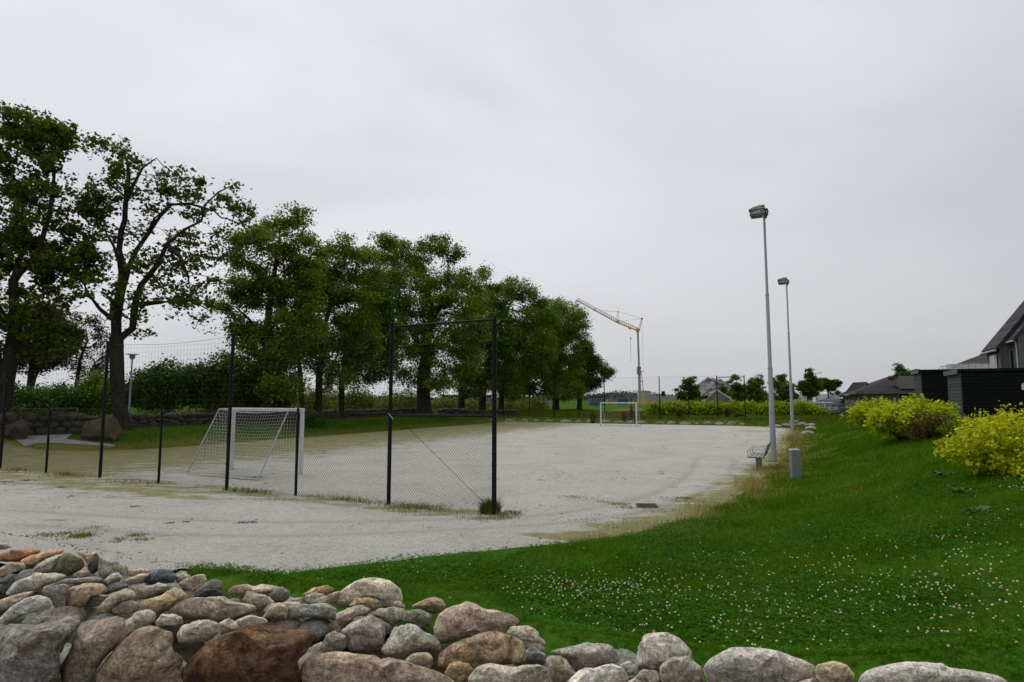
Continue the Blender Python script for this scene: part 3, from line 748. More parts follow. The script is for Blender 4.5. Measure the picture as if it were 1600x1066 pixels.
GREY = (0.20, 0.20, 0.185); PALE = (0.31, 0.30, 0.265); BLUE = (0.125, 0.14, 0.155); TAN = (0.25, 0.205, 0.15); BROWN = (0.18, 0.145, 0.11)
DARK = (0.055, 0.055, 0.055); PINK = (0.28, 0.235, 0.20); GRN = (0.17, 0.18, 0.145); ORA = (0.30, 0.17, 0.09); LGREY = (0.33, 0.325, 0.31)
ROCKS = [
 (c1((0,590),(120,530),(300,495),(480,475),(590,470),(625,520),(560,560),(470,590),(430,680),(390,770),(375,860),(380,960),(200,1120),(-60,1120),(-110,800)), (0.16,0.16,0.15), 0.40, 'huge slate grey boulder with ochre streaks in the bottom left corner', 5),
 (c1((470,600),(560,540),(650,515),(700,520),(800,520),(770,590),(790,650),(740,720),(660,790),(600,880),(560,990),(480,1100),(380,1060),(370,860),(390,770),(430,690)), (0.19,0.165,0.135), 0.25, 'tall mottled brown grey boulder between the huge slate one and a tan round one', 6),
 (c1((580,1010),(610,880),(680,780),(780,680),(870,620),(960,595),(1060,590),(1130,600),(1110,660),(1110,720),(1200,780),(1150,860),(1130,1000),(1000,1130),(680,1130)), (0.22,0.18,0.13), 0.45, 'big rounded tan boulder with rusty top beside the dark rust boulder', 2),
 (c2((100,660),(150,540),(250,460),(350,385),(460,340),(600,315),(800,310),(970,315),(990,370),(940,400),(900,480),(820,520),(790,570),(770,680),(600,780),(200,780)), (0.12,0.085,0.06), 0.66, 'largest rust brown boulder at the bottom edge of the bank', 6),
 (c1((750,600),(780,550),(840,505),(920,488),(970,510),(970,560),(920,600),(850,640),(790,665)), (0.25,0.235,0.20), 0.1, 'smooth oval grey stone leaning on the mottled brown boulder', 1),
 (c1((965,575),(1010,520),(1080,510),(1140,540),(1150,580),(1090,605),(1040,600),(980,600)), PALE, 0.1, 'pale stone tucked behind the tan round boulder', 2),
 (c1((1105,650),(1130,590),(1200,560),(1300,550),(1370,575),(1372,640),(1300,690),(1200,710),(1120,700)), (0.25,0.245,0.20), 0.1, 'mossy oval stone perched between the tan and the rust boulder', 1),
 (c1((1365,575),(1430,545),(1490,570),(1500,610),(1430,640),(1375,650)), (0.29,0.26,0.20), 0.15, 'small buff cobble next to the mossy oval stone', 1),
 (c1((1470,560),(1530,530),(1600,520),(1660,540),(1680,575),(1600,595),(1500,605)), LGREY, 0.0, 'small whitish cobble at the top edge of the rust boulder', 2),
 (c1((1050,500),(1130,440),(1220,415),(1400,410),(1500,430),(1600,440),(1680,450),(1690,500),(1600,530),(1500,545),(1380,560),(1250,550),(1170,555),(1120,530)), (0.24,0.22,0.18), 0.1, 'long lumpy pale boulder behind the mossy oval stone', 5),
 (c1((860,470),(900,430),(1000,400),(1100,340),(1160,350),(1210,400),(1150,430),(1080,480),(980,530),(900,495)), (0.25,0.20,0.13), 0.3, 'tan wedge shaped stone behind the long lumpy pale boulder', 4),
 (c1((690,495),(740,430),(800,415),(860,450),(875,490),(820,520),(720,520)), (0.25,0.22,0.16), 0.2, 'small domed tan stone between long stones', 1),
 (c1((600,480),(700,400),(790,350),(850,365),(865,410),(800,430),(740,450),(680,515),(640,520)), (0.27,0.26,0.20), 0.1, 'tilted elongated grey stone with green algae', 2),
 (c1((820,355),(900,330),(1000,320),(1085,340),(1030,375),(950,405),(880,435),(850,410),(800,365)), (0.23,0.23,0.19), 0.05, 'flat topped grey slab in front of the blue grey oval', 4),
 (c1((400,400),(430,350),(540,320),(650,325),(700,360),(670,390),(580,400),(540,450),(530,475),(400,490)), (0.27,0.21,0.16), 0.25, 'blocky brown pink boulder above the huge slate one', 5),
 (c1((265,380),(290,340),(400,320),(435,345),(415,400),(405,485),(350,490),(300,410)), (0.17,0.165,0.16), 0.05, 'grey block with a dark cleft beside the brown pink boulder', 5),
 (c1((530,445),(560,400),(620,385),(685,400),(640,440),(605,475),(540,475)), (0.20,0.185,0.155), 0.15, 'small dull grey stone under the brown pink boulder', 2),
 (c1((330,335),(400,300),(500,292),(620,278),(665,310),(600,330),(500,330),(400,330)), (0.22,0.215,0.21), 0.05, 'thin grey slab lying behind the brown pink boulder', 3),
 (c1((640,315),(690,270),(740,258),(767,285),(740,322),(680,337)), LGREY, 0.0, 'whitish pebble sized stone in front of the angular grey boulder', 1),
 (c1((20,395),(50,320),(110,280),(230,258),(350,260),(435,280),(420,300),(330,322),(270,350),(260,395),(150,400),(40,412)), (0.27,0.265,0.22), 0.05, 'long rounded pale green grey boulder by the frame edge', 2),
 (c1((-40,480),(0,428),(100,398),(200,375),(262,380),(150,425),(80,465),(0,515)), (0.25,0.22,0.17), 0.2, 'narrow buff slab under the long rounded pale boulder', 3),
 (c1((-40,585),(0,540),(60,480),(150,420),(240,398),(310,420),(333,460),(300,492),(180,515),(90,555),(0,595)), (0.30,0.295,0.28), 0.0, 'speckled pale oval boulder resting on the huge slate one', 2),
 (c1((-40,340),(0,290),(80,258),(180,243),(242,265),(120,285),(50,325),(0,375)), (0.07,0.072,0.075), 0.0, 'blackish flat slab wedged by the long rounded boulder', 4),
 (c1((-50,265),(0,228),(60,198),(160,198),(185,235),(120,255),(0,290)), (0.24,0.20,0.15), 0.2, 'tan grey stone under the flat orange slab', 3),
 (c1((-40,180),(0,148),(60,113),(200,103),(292,115),(250,142),(120,192),(30,192)), (0.27,0.15,0.08), 0.45, 'broad flat orange slab near the end of the bank', 5),
 (c1((-60,70),(0,66),(40,73),(77,100),(30,115),(-60,125)), (0.27,0.24,0.20), 0.2, 'pale top stone at the far end of the bank', 2),
 (c1((110,192),(200,150),(330,113),(402,110),(402,132),(300,172),(200,214),(150,218)), (0.33,0.21,0.13), 0.3, 'long orange pink slab sloping next to the flat orange one', 4),
 (c1((185,245),(260,190),(350,150),(405,138),(360,195),(330,255),(250,265)), (0.31,0.30,0.25), 0.1, 'pale stone with moss on its flank behind the mossy boulder', 3),
 (c1((330,255),(360,180),(400,138),(480,138),(527,170),(533,220),(480,262),(430,278),(360,265)), (0.085,0.085,0.045), 0.1, 'dark moss covered round boulder near the top of the bank', 2),
 (c1((470,132),(560,120),(612,140),(580,182),(545,205),(525,168)), (0.28,0.26,0.18), 0.1, 'yellowish lichened stone on the crest behind the mossy boulder', 3),
 (c1((545,198),(600,133),(650,160),(672,210),(620,245),(580,274),(550,245)), (0.06,0.062,0.06), 0.0, 'black pointed stone on the crest of the bank', 5),
 (c1((610,145),(680,170),(760,198),(802,220),(795,285),(740,275),(660,295),(610,275),(600,220)), (0.25,0.24,0.20), 0.1, 'angular grey boulder on the crest beside the black pointed stone', 5),
 (c1((450,275),(500,245),(560,243),(573,275),(520,298),(470,293)), (0.27,0.225,0.18), 0.15, 'small pinkish cobble below the black pointed stone', 1),
 (c1((888,305),(930,250),(1000,235),(1070,238),(1107,285),(1080,325),(1000,328),(900,325)), (0.10,0.125,0.15), 0.0, 'smooth blue grey oval stone on the crest beside the gravel', 1),
 (c1((765,315),(830,280),(900,262),(935,270),(890,325),(810,338)), (0.29,0.27,0.22), 0.1, 'flat buff stone half hidden by the blue grey oval', 3),
 (c1((795,242),(870,230),(955,245),(905,268),(820,288),(790,278)), (0.30,0.23,0.16), 0.2, 'orange buff crest stone behind the blue grey oval', 3),
 (c1((1095,280),(1150,258),(1195,285),(1150,315),(1105,325)), (0.26,0.24,0.20), 0.1, 'small grey buff crest stone right of the blue grey oval', 2),
 (c1((1108,335),(1150,300),(1230,273),(1283,268),(1292,310),(1260,353),(1200,388),(1155,355)), (0.25,0.21,0.16), 0.1, 'potato shaped brown stone near the corner of the lawn', 1),
 (c1((1205,385),(1270,328),(1340,298),(1393,320),(1393,365),(1300,385),(1230,400)), (0.21,0.215,0.19), 0.0, 'grey speckled wedge above the black flat stone', 4),
 (c1((1198,415),(1270,373),(1350,358),(1393,385),(1382,415),(1280,420)), (0.045,0.047,0.05), 0.0, 'small black flat stone behind the long lumpy pale boulder', 2),
 (c2((335,165),(370,118),(450,105),(560,117),(660,128),(712,150),(640,158),(600,185),(560,180),(480,165),(450,210),(380,212)), (0.30,0.25,0.19), 0.2, 'flat tan boulder at the corner where gravel meets lawn', 4),
 (c2((452,205),(480,155),(530,158),(600,180),(643,220),(590,245),(560,280),(500,230)), (0.25,0.245,0.19), 0.05, 'leaning grey green stone in front of the flat tan boulder', 3),
 (c2((600,185),(620,143),(680,130),(722,155),(722,195),(690,218),(640,220)), (0.14,0.145,0.14), 0.0, 'dark grey rounded block at the lawn edge', 2),
 (c2((568,275),(600,230),(700,213),(800,218),(795,240),(700,250),(690,295)), (0.26,0.255,0.23), 0.0, 'grey slab peeping out behind the tan block and the slab', 3),
 (c2((700,245),(780,225),(930,222),(983,250),(973,318),(860,305),(705,310)), (0.215,0.22,0.195), 0.0, 'rough grey layered slab lying on the rust boulder', 5),
 (c2((565,310),(600,250),(660,218),(708,230),(708,308),(620,315)), (0.29,0.25,0.19), 0.15, 'upright tan block beside the grey layered slab', 3),
 (c2((712,215),(740,195),(800,188),(807,228),(740,230)), (0.29,0.28,0.25), 0.0, 'small pale cobble behind the grey layered slab', 1),
 (c2((803,180),(860,160),(922,175),(900,205),(840,225),(808,230)), (0.24,0.235,0.20), 0.0, 'small grey cobble before the ochre flat stone', 1),
 (c2((775,185),(850,138),(930,120),(967,140),(962,168),(920,185),(860,170)), (0.27,0.205,0.12), 0.25, 'ochre flat stone at the lawn edge behind small cobbles', 3),
 (c2((960,235),(980,180),(1050,120),(1120,88),(1180,80),(1280,98),(1335,140),(1365,225),(1330,225),(1230,215),(1150,215),(1030,245)), (0.36,0.335,0.28), 0.12, 'big pale rounded boulder standing highest against the lawn', 3),
 (c2((828,220),(900,188),(1005,148),(992,205),(960,235),(870,240)), (0.28,0.25,0.21), 0.1, 'pinkish slab leaning against the highest pale boulder', 3),
 (c2((1028,245),(1080,198),(1160,188),(1232,208),(1235,255),(1180,275),(1120,245)), (0.25,0.205,0.12), 0.3, 'ochre lichened stone at the foot of the highest pale boulder', 3),
 (c2((1213,203),(1270,188),(1340,213),(1373,248),(1290,255),(1230,245)), (0.34,0.33,0.30), 0.0, 'small pale flat stone right of the highest pale boulder', 2),
 (c2((978,275),(1030,240),(1120,232),(1170,250),(1168,280),(1085,300),(1010,362),(980,330)), (0.22,0.19,0.165), 0.1, 'brown grey rounded stone behind the faceted mauve boulder', 2),
 (c2((1000,380),(1060,310),(1130,278),(1190,288),(1275,330),(1275,395),(1215,485),(1120,497),(1045,485),(1033,410)), (0.25,0.225,0.215), 0.08, 'faceted mauve grey boulder with sharp edges', 7),
 (c2((888,465),(920,400),(970,375),(1033,405),(1038,462),(1000,500),(900,496)), (0.21,0.195,0.16), 0.1, 'small round stone in the nook of the rust boulder', 2),
 (c2((1168,285),(1220,248),(1300,242),(1363,255),(1355,315),(1290,355),(1270,335)), (0.285,0.265,0.22), 0.05, 'beige rounded stone behind the faceted mauve boulder', 2),
 (c2((1358,262),(1440,255),(1523,293),(1524,350),(1480,380),(1400,348),(1345,322)), (0.145,0.155,0.125), 0.0, 'dark green angular stone with fresh broken faces', 6),
 (c2((1228,475),(1270,400),(1290,348),(1380,333),(1450,348),(1533,390),(1563,440),(1553,495),(1450,515),(1360,545),(1280,525),(1233,505)), (0.265,0.265,0.235), 0.0, 'big smooth grey boulder right of the faceted mauve one', 3),
 (c2((1358,545),(1400,503),(1480,495),(1543,520),(1543,575),(1510,605),(1440,590),(1380,560)), (0.225,0.21,0.155), 0.1, 'olive speckled cobble below the big smooth grey boulder', 1),
 (c2((765,610),(810,528),(900,498),(1080,488),(1190,478),(1213,505),(1350,540),(1500,590),(1620,640),(1680,720),(1400,800),(850,800)), (0.25,0.20,0.155), 0.22, 'wide flat brown boulder with grey chips cut by the bottom edge', 5),
 (c2((1385,245),(1450,208),(1520,180),(1573,200),(1593,240),(1530,285),(1440,268)), (0.25,0.195,0.14), 0.15, 'brown granite stone at the lawn edge behind the pink boulder', 2),
 (c3((312,240),(380,188),(520,158),(620,178),(760,213),(870,248),(888,300),(800,322),(740,365),(600,375),(480,385),(400,425),(350,425),(308,345),(330,290)), (0.31,0.255,0.21), 0.08, 'big pink granite boulder above the rust and white one', 4),
 (c3((333,605),(338,490),(400,420),(500,373),(660,348),(800,368),(872,410),(892,450),(865,545),(700,565),(560,570),(480,550),(400,590),(380,625)), (0.33,0.27,0.20), 0.50, 'egg shaped boulder half rust orange half lichen white', 1),
 (c3((383,605),(410,548),(470,528),(530,548),(563,590),(525,655),(450,695),(400,665)), (0.30,0.235,0.14), 0.25, 'ball shaped tan cobble in front of the rust and white boulder', 0),
 (c3((520,660),(570,580),(650,548),(800,560),(900,545),(1022,560),(1045,620),(1045,720),(900,790),(620,790)), (0.285,0.27,0.215), 0.1, 'flat topped lichened boulder cut by the bottom edge beside the tan ball', 4),
 (c3((758,370),(800,318),(900,310),(970,343),(1018,420),(1018,485),(950,420),(870,400),(820,385)), (0.30,0.275,0.225), 0.1, 'buff boulder at the lawn edge curving over a pinkish cobble', 2),
 (c3((863,405),(920,393),(980,418),(1013,470),(960,485),(890,455)), (0.32,0.285,0.26), 0.05, 'pale pinkish cobble above the dark grey domed one', 1),
 (c3((868,545),(880,470),(920,438),(1000,468),(1028,510),(1022,555),(930,558)), (0.15,0.155,0.155), 0.0, 'dark grey domed cobble beside the rust and white boulder', 2),
 (c3((1018,495),(1070,458),(1200,433),(1350,408),(1430,418),(1483,500),(1483,540),(1380,560),(1250,600),(1180,610),(1130,510)), (0.235,0.225,0.215), 0.15, 'banded grey boulder with a tan end on the lawn edge', 3),
 (c3((1022,570),(1050,508),(1110,493),(1153,560),(1185,615),(1130,660),(1050,662)), (0.24,0.215,0.165), 0.1, 'olive brown egg shaped stone in front of the banded boulder', 1),
 (c3((1120,690),(1200,600),(1300,558),(1400,543),(1493,570),(1535,640),(1500,730),(1300,790),(1160,780)), (0.40,0.39,0.35), 0.0, 'whitish lichened boulder at the bottom edge below the banded one', 3),
 (c3((1458,555),(1540,526),(1593,560),(1593,612),(1520,625),(1480,595)), (0.31,0.31,0.31), 0.0, 'small light grey angular stone beside the whitish boulder', 4),
 (c3((885,675),(950,618),(1010,613),(1065,675),(1040,740),(920,740)), (0.29,0.30,0.30), 0.1, 'small grey cobble sunk before the lichened flat topped boulder', 1),
 (c3((602,358),(640,313),(732,303),(738,362)), (0.17,0.19,0.20), 0.0, 'small bluish stone squeezed under the pink granite boulder', 3),
 (c4((203,240),(215,160),(240,108),(300,100),(372,130),(412,170),(418,215),(340,250),(260,258)), (0.34,0.325,0.305), 0.08, 'upright pale granite boulder standing on the lawn edge', 4),
 (c4((298,225),(310,190),(340,176),(402,195),(453,240),(458,300),(380,320),(305,300)), (0.27,0.255,0.22), 0.05, 'smooth grey round boulder before the upright granite one', 1),
 (c4((203,275),(240,241),(290,248),(308,285),(280,310),(210,310)), (0.24,0.225,0.19), 0.1, 'grey cobble in front of the upright granite boulder', 1),
 (c4((448,232),(500,188),(560,166),(660,163),(760,188),(842,220),(873,260),(855,310),(700,330),(480,320)), (0.29,0.275,0.26), 0.12, 'wide domed grey boulder with pale veins', 3),
 (c4((465,275),(540,246),(620,258),(740,273),(770,325),(460,325)), (0.26,0.19,0.12), 0.45, 'ochre rusty stone in front of the wide domed boulder', 3),
 (c4((858,228),(920,213),(970,228),(998,265),(985,310),(890,318),(858,275)), (0.34,0.295,0.21), 0.15, 'cream coloured rounded stone between two wide boulders', 1),
 (c4((995,280),(1050,238),(1180,215),(1300,223),(1420,243),(1520,270),(1580,310),(1300,345),(1000,340)), (0.34,0.33,0.305), 0.0, 'broad low pale boulder nearest the lower right corner', 2),
 (c4((765,293),(860,270),(925,285),(910,325),(760,325)), (0.28,0.25,0.21), 0.1, 'low pinkish stone under the cream coloured one', 2),
 (c4((175,292),(210,273),(243,290),(225,312),(185,312)), (0.30,0.28,0.25), 0.0, 'tiny pale cobble at the bottom edge left of the round grey boulder', 1),
]
for poly, tint, rust, label, fc in ROCKS:
    stone(poly, tint, rust, label, fc)

# stones of the same bank lying deeper, seen in the gaps
rs = np.random.default_rng(5)
def loose_stone(P, sx, sy, sz, tint, rust, label, name='rock', group=None, cat='rock', rng=rs, sub=ICO3, facets=5, rz=None):
    S, F = sub
    S = facet(S, rng, facets, 0.6, 0.85)
    L = S * np.array([sx, sy, sz])
    sd = float(rng.uniform(0, 99)); size = (sx + sy + sz) / 3
    L = L + S * (shape_noise(L / size, 1.4, sd, 4) * 0.11 * size)[:, None]
    a = float(rng.uniform(0, 6.28)) if rz is None else rz
    ca, sa = math.cos(a), math.sin(a); L = np.stack([L[:, 0] * ca - L[:, 1] * sa, L[:, 0] * sa + L[:, 1] * ca, L[:, 2]], 1)
    o = link(name, npmesh(name, L, F), STONE, loc=P, smooth=True); o.color = (*tint, rust)
    return setp(o, label, cat, group)
for k in range(230):
    x = rs.uniform(-6.5, 2.4); u_ = rs.uniform(1.9, 4.7)
    v_ = (x - AU[0] * u_) / AV[0]; q = W(u_, v_); q[2] = float(hz(q[0], q[1]))
    if q[1] < 3.2: continue
    s_ = rs.uniform(0.08, 0.19)
    tn = [GREY, BROWN, TAN, PINK, GRN][k % 5]
    loose_stone((q[0], q[1], q[2] - 0.09), s_ * 1.2, s_, s_ * 0.7, tuple(c * 1.35 for c in tn), 0.1, 'filler stone mostly buried under the boulders of the bank', group='filler stones deep in the stone bank')

# edging stones along the far end of the pitch (photo: a row of low pale stones) and round its corner
ek = 0
us_, x_ = [], 762.0
EDG = [(770,662,22),(797,661,20),(820,662,14),(838,661,16),(856,661,18),(884,662,20),(903,662,14),(921,663,18),(946,663,14),(968,662,20),(985,663,14),(1002,663,16),(1030,662,18),(1047,662,16),(1069,662,22),(1088,662,10),(1105,663,16),(1124,663,18),(1142,663,16),(1158,663,14)]
for (px, py, wpx) in EDG:
    v_ = v_at(px, 640, 56.0); q = W(56.0, v_)
    sx = wpx / 960.0 * q[1] / 2 * 0.95
    t = (0.235, 0.225, 0.195) if ek % 3 else (0.22, 0.185, 0.14)
    loose_stone((q[0], q[1], 0.09), sx, 0.32, rs.uniform(0.17, 0.26), t, 0.1, 'low pale edging stone in the row behind the far goal', 'edging_stone', 'edging stones along the far end of the pitch', rz=ROT, facets=6); ek += 1
for (px, py, wpx, t, lab) in ((1211,664,22,(0.26,0.21,0.14),'broad yellowish edging stone between the two lamp poles'), (1229,663,18,(0.24,0.22,0.18),'rounded pale edging stone just left of the far lamp pole'),
                              (1253,661,14,(0.25,0.23,0.2),'small pale edging stone behind the far bench'), (1266,662,16,PALE,'flat pale edging stone at the bend of the low row'),
                              (1268,668,18,PALE,'middle stone of the short row running towards the lawn'), (1262,676,20,(0.28,0.26,0.23),'nearest whitish stone of the short row beside the dry grass')):
    q = hit(px, py + 4); sx = wpx / 960.0 * q[1] / 2
    loose_stone((q[0], q[1], q[2] + 0.07), sx, 0.34, 0.20, t, 0.08, lab, 'edging_stone', 'edging stones at the corner by the far lamp', rz=ROT, facets=6)

def leaf_quads_(P, L, rng):
    n = len(P); d = rng.normal(0, 1, (n, 3)); d[:, 2] = np.abs(d[:, 2]) * 0.6; d /= np.linalg.norm(d, axis=1)[:, None]
    s = np.cross(d, rng.normal(0, 1, (n, 3))); s /= np.linalg.norm(s, axis=1)[:, None]; l = (L * rng.uniform(0.5, 1.5, n))[:, None]
    V = np.stack([P, P + d * l * 0.5 + s * l * 0.35, P + d * l, P + d * l * 0.5 - s * l * 0.35], 1).reshape(-1, 3)
    return V, np.arange(n * 4).reshape(-1, 4)
# old dry-stone walls under the trees: each wall one thing
def stone_wall(name, pts, h, label, seed=1, w=0.7, ivy=0):
    rng = np.random.default_rng(seed); parts = []
    S, F = ICO2
    pts = [np.array(p) for p in pts]
    segs = [(pts[i], pts[i + 1]) for i in range(len(pts) - 1)]
    for a, b in segs:
        L = np.linalg.norm(b - a); t_ = (b - a) / L; nrm = np.array([t_[1], -t_[0]])
        lvl = 0.0
        for row in range(3):
            s = 0.0
            while s < L:
                ln = rng.uniform(0.25, 0.75) * (1.2 - row * 0.15); hh = h / 3 * rng.uniform(0.8, 1.35)
                for side in (-1, 1):
                    p = a + t_ * (s + ln / 2) + nrm * side * w * (0.42 - row * 0.06) + rng.normal(0, 0.05, 2)
                    z0 = float(hz(p[0], p[1]))
                    Q = facet(S, rng, 5, 0.6, 0.85) * np.array([ln * 0.56, w * 0.36, hh * 0.62])
                    Q = Q + rng.normal(0, 0.012, Q.shape)
                    an = math.atan2(t_[1], t_[0]) + rng.normal(0, 0.15); ca, sa = math.cos(an), math.sin(an)
                    Q = np.stack([Q[:, 0] * ca - Q[:, 1] * sa + p[0], Q[:, 0] * sa + Q[:, 1] * ca + p[1], Q[:, 2] + z0 + (row + 0.42) * h / 3 + rng.normal(0, 0.03)], 1)
                    parts.append((Q, F))
                s += ln * 0.95
    V, F_ = join(parts)
    o = link(name, npmesh(name, V, F_), STONE, smooth=False); o.color = (0.070, 0.058, 0.043, 0.2)
    if ivy:
        P_ = V[rng.integers(0, len(V), ivy)]; P_ = P_[vnoise(P_[:, 0], P_[:, 1], 0.7, 5.0) > -0.12]
        P_ = P_ + rng.normal(0, 0.10, P_.shape) + [0, 0, 0.12]
        lv, lf = leaf_quads_(P_, 0.10, rng); link('ivy', npmesh('ivy', lv, lf), leaf_mat('wall_herbs', [(0.15, (0.02, 0.045, 0.006)), (0.5, (0.045, 0.08, 0.012)), (0.85, (0.10, 0.11, 0.03))], 0.25, 0.5, 0.7), o)
    return setp(o, label, 'stone wall')
wv = -35.4
stone_wall('dry_stone_wall', [W(19.6, wv)[:2], W(26, wv)[:2], W(35, wv + 0.3)[:2], W(45, wv)[:2], W(53, wv - 0.3)[:2]], 0.78, 'long old dry stone wall running under the row of trees behind the near goal', 3, ivy=9000)
a, b = hit(-70, 692), hit(106, 678)
stone_wall('dry_stone_wall', [a[:2] + [0, 0.8], b[:2] + [0, 0.6]], 1.0, 'short dark dry stone wall beside the gravel path under the tall tree at the frame edge', 9, ivy=5000)
stone_wall('dry_stone_wall', [W(54, wv + 0.6)[:2], W(57, wv + 4.5)[:2], W(59.5, wv + 7.0)[:2]], 0.7, 'low tumbled wall end with pale stones seen through the netting between two tall fence posts', 12)
q = hit(142, 690)
loose_stone((q[0], q[1] + 0.8, q[2] + 0.42), 0.85, 0.8, 0.80, (0.095, 0.075, 0.048), 0.3, 'large brown boulder at the end of the dry stone wall by the path', 'boulder', cat='boulder', sub=ICO4, facets=9, rz=0.2)
q = hit(8, 690)
loose_stone((q[0], q[1] + 0.6, q[2] + 0.4), 0.42, 0.5, 0.6, (0.07, 0.056, 0.04), 0.2, 'brown boulder where the gravel path enters past the leftmost fence post', 'boulder', cat='boulder', sub=ICO4, facets=9, rz=0.2)
# ------------------------------------------------------------------ metals and paints
BLACK = M('black_powder_coat', (0.008, 0.008, 0.009), (0.005, 0.005, 0.006), 0.6, 6.0, spec=0.15)
WIRE = M('dark_wire', (0.010, 0.010, 0.010), (0.006, 0.006, 0.006), 0.6, spec=0.15)
GALV = M('galvanised_steel', (0.31, 0.34, 0.365), (0.25, 0.275, 0.30), 0.55, 5.0, 0.15, stretch=(1, 1, 0.3))
GALV_D = M('dull_galvanised', (0.20, 0.215, 0.225), (0.14, 0.15, 0.16), 0.55, 8.0, 0.3)
WHITE = M('white_goal_paint', (0.60, 0.61, 0.63), (0.45, 0.46, 0.48), 0.4, 4.0)
ALU = M('scuffed_aluminium', (0.42, 0.43, 0.44), (0.28, 0.29, 0.30), 0.45, 9.0, 0.4)
NET = M('white_net_cord', (0.55, 0.55, 0.53), (0.42, 0.42, 0.40), 0.9)
CAB = M('cabinet_grey', (0.165, 0.19, 0.21), (0.14, 0.16, 0.18), 0.5, 4.0)
CABLID = M('cabinet_lid', (0.33, 0.35, 0.365), (0.28, 0.30, 0.32), 0.5)
RUBBER = M('black_rubber', (0.012, 0.012, 0.012), None, 0.9)
GLASS_D = M('dark_window_glass', (0.02, 0.024, 0.028), (0.012, 0.014, 0.016), 0.08, 1.0, spec=0.6)
WOODG = M('weathered_slat', (0.26, 0.25, 0.235), (0.17, 0.16, 0.15), 0.8, 6.0, bump=0.3, stretch=(1, 0.15, 1))

def wires(segs, r):
    """thin 3-sided bars"""
    A = np.array([s[0] for s in segs], float); B = np.array([s[1] for s in segs], float)
    t = B - A; t /= np.linalg.norm(t, axis=1)[:, None] + 1e-12
    ref = np.where(np.abs(t[:, 2:3]) < 0.9, np.array([[0, 0, 1.0]]), np.array([[1.0, 0, 0]]))
    p = np.cross(t, ref); p /= np.linalg.norm(p, axis=1)[:, None]; q = np.cross(t, p)
    ring = [p * math.cos(a) * r + q * math.sin(a) * r for a in (0, 2.0944, 4.18879)]
    V = np.stack([A + ring[0], A + ring[1], A + ring[2], B + ring[0], B + ring[1], B + ring[2]], 1).reshape(-1, 3)
    i = np.arange(len(A))[:, None] * 6
    F = np.concatenate([i + np.array([0, 1, 4, 3]), i + np.array([1, 2, 5, 4]), i + np.array([2, 0, 3, 5])], 1).reshape(-1, 4)
    return V, F

def chain_link(x0, x1, z0f, z1, pitch):
    """diamond mesh between local x0..x1, ground line z0f(x) .. z1; returns segments in local x,z (y = 0)"""
    segs = []
    Ht = z1
    n0 = int(math.floor((x0 - Ht) / pitch)) - 1; n1 = int(math.ceil((x1 + Ht) / pitch)) + 1
    for k in range(n0, n1):
        for sgn in (1, -1):
            xb = k * pitch                        # x at z = 0
            za, zb = z0f, z1
            xa_, xb_ = xb + sgn * za * 0.82, xb + sgn * zb * 0.82
            (lx, lz), (hx, hz2) = ((xa_, za), (xb_, zb))
            # clip to x range
            def zat(x): return (x - xb) / (sgn * 0.82)
            if lx < x0:
                lz = zat(x0); lx = x0
            if lx > x1:
                lz = zat(x1); lx = x1
            if hx < x0:
                hz2 = zat(x0); hx = x0
            if hx > x1:
                hz2 = zat(x1); hx = x1
            if lz < za - 1e-6 or hz2 > zb + 1e-6 or hz2 - lz < 0.03: continue
            y = 0.003 * sgn
            segs.append(((lx, y, lz), (hx, y, hz2)))
    return segs

def square_mesh(x0, x1, z0, z1, s):
    segs = []
    x = x0
    while x <= x1 + 1e-6: segs.append(((x, 0, z0), (x, 0, z1))); x += s
    z = z0
    while z <= z1 + 1e-6: segs.append(((x0, 0.002, z), (x1, 0.002, z))); z += s
    return segs

# ------------------------------------------------------------------ the near fence
UF = 11.1
vp = [v_at(772, 795, UF), v_at(607, 788, UF), v_at(462, 772, UF), v_at(354, 763, UF), v_at(248, 748, UF), v_at(156, 744, UF), v_at(72, 735, UF), v_at(1, 715, UF)]
vp.append(vp[-1] - 2.7); vp.append(vp[-1] - 2.7); vp.append(vp[-1] - 2.7)
F0 = W(UF, vp[0], 0.0)
fence = thing('ball_fence', 'near black fence of tall posts, chain link below and square netting above', 'fence', F0, ROT)
tall = [True, True, False, True, False, True, False, True, False, True, False]
for k, v_ in enumerate(vp):
    x = v_ - vp[0]; mb = MB()
    h = 3.98 if tall[k] else 2.05
    r_ = 0.048 if k == 0 else 0.044 if tall[k] else 0.034
    lean = (0.0, 0.02, -0.02, 0.03, -0.01, 0.02, -0.02, 0.03, 0.0, 0.0, 0.0)[k]
    mb.tube([(x, 0, -0.15), (x + lean * 0.4, 0, h)], r_, 12)
    p = mb.build('post', BLACK, fence, smooth=True)
    mc = MB(); mc.tube([(x + lean * 0.4, 0, h), (x + lean * 0.4, 0, h + 0.03)], [r_ * 1.12, r_ * 0.8], 12)
    mc.build('cap', BLACK, p, smooth=True)
    mt = MB()
    for z in ((1.98, 2.0) if not tall[k] else (0.05, 1.0, 1.98, 2.9, 3.85)):
        mt.tube([(x - r_ - 0.012, 0, z), (x + r_ + 0.012, 0, z)], 0.012, 6)
    mt.build('clamp', GALV_D, p)
xs = [v_ - vp[0] for v_ in vp]
for z, nm in ((3.93, 'top_rail'), (1.96, 'middle_rail')):
    mb = MB(); mb.tube([(xs[1] + 0.04, 0, z - 0.02), (xs[0] - 0.04, 0, z)], 0.024, 10); mb.build(nm, BLACK, fence, smooth=True)
ml = MB(); ml.tube([(xs[1] + 0.02, -0.07, 1.98), (xs[1] + 0.16, -0.11, 1.86)], 0.008, 6); ml.build('tensioner', ALU, fence)
for k in range(len(vp) - 1):
    a, b = xs[k + 1], xs[k]
    V, F = wires(chain_link(a + 0.03, b - 0.03, 0.04, 1.98, 0.066), 0.0023)
    link('chain_link', npmesh('chain_link', V, F), WIRE, fence)
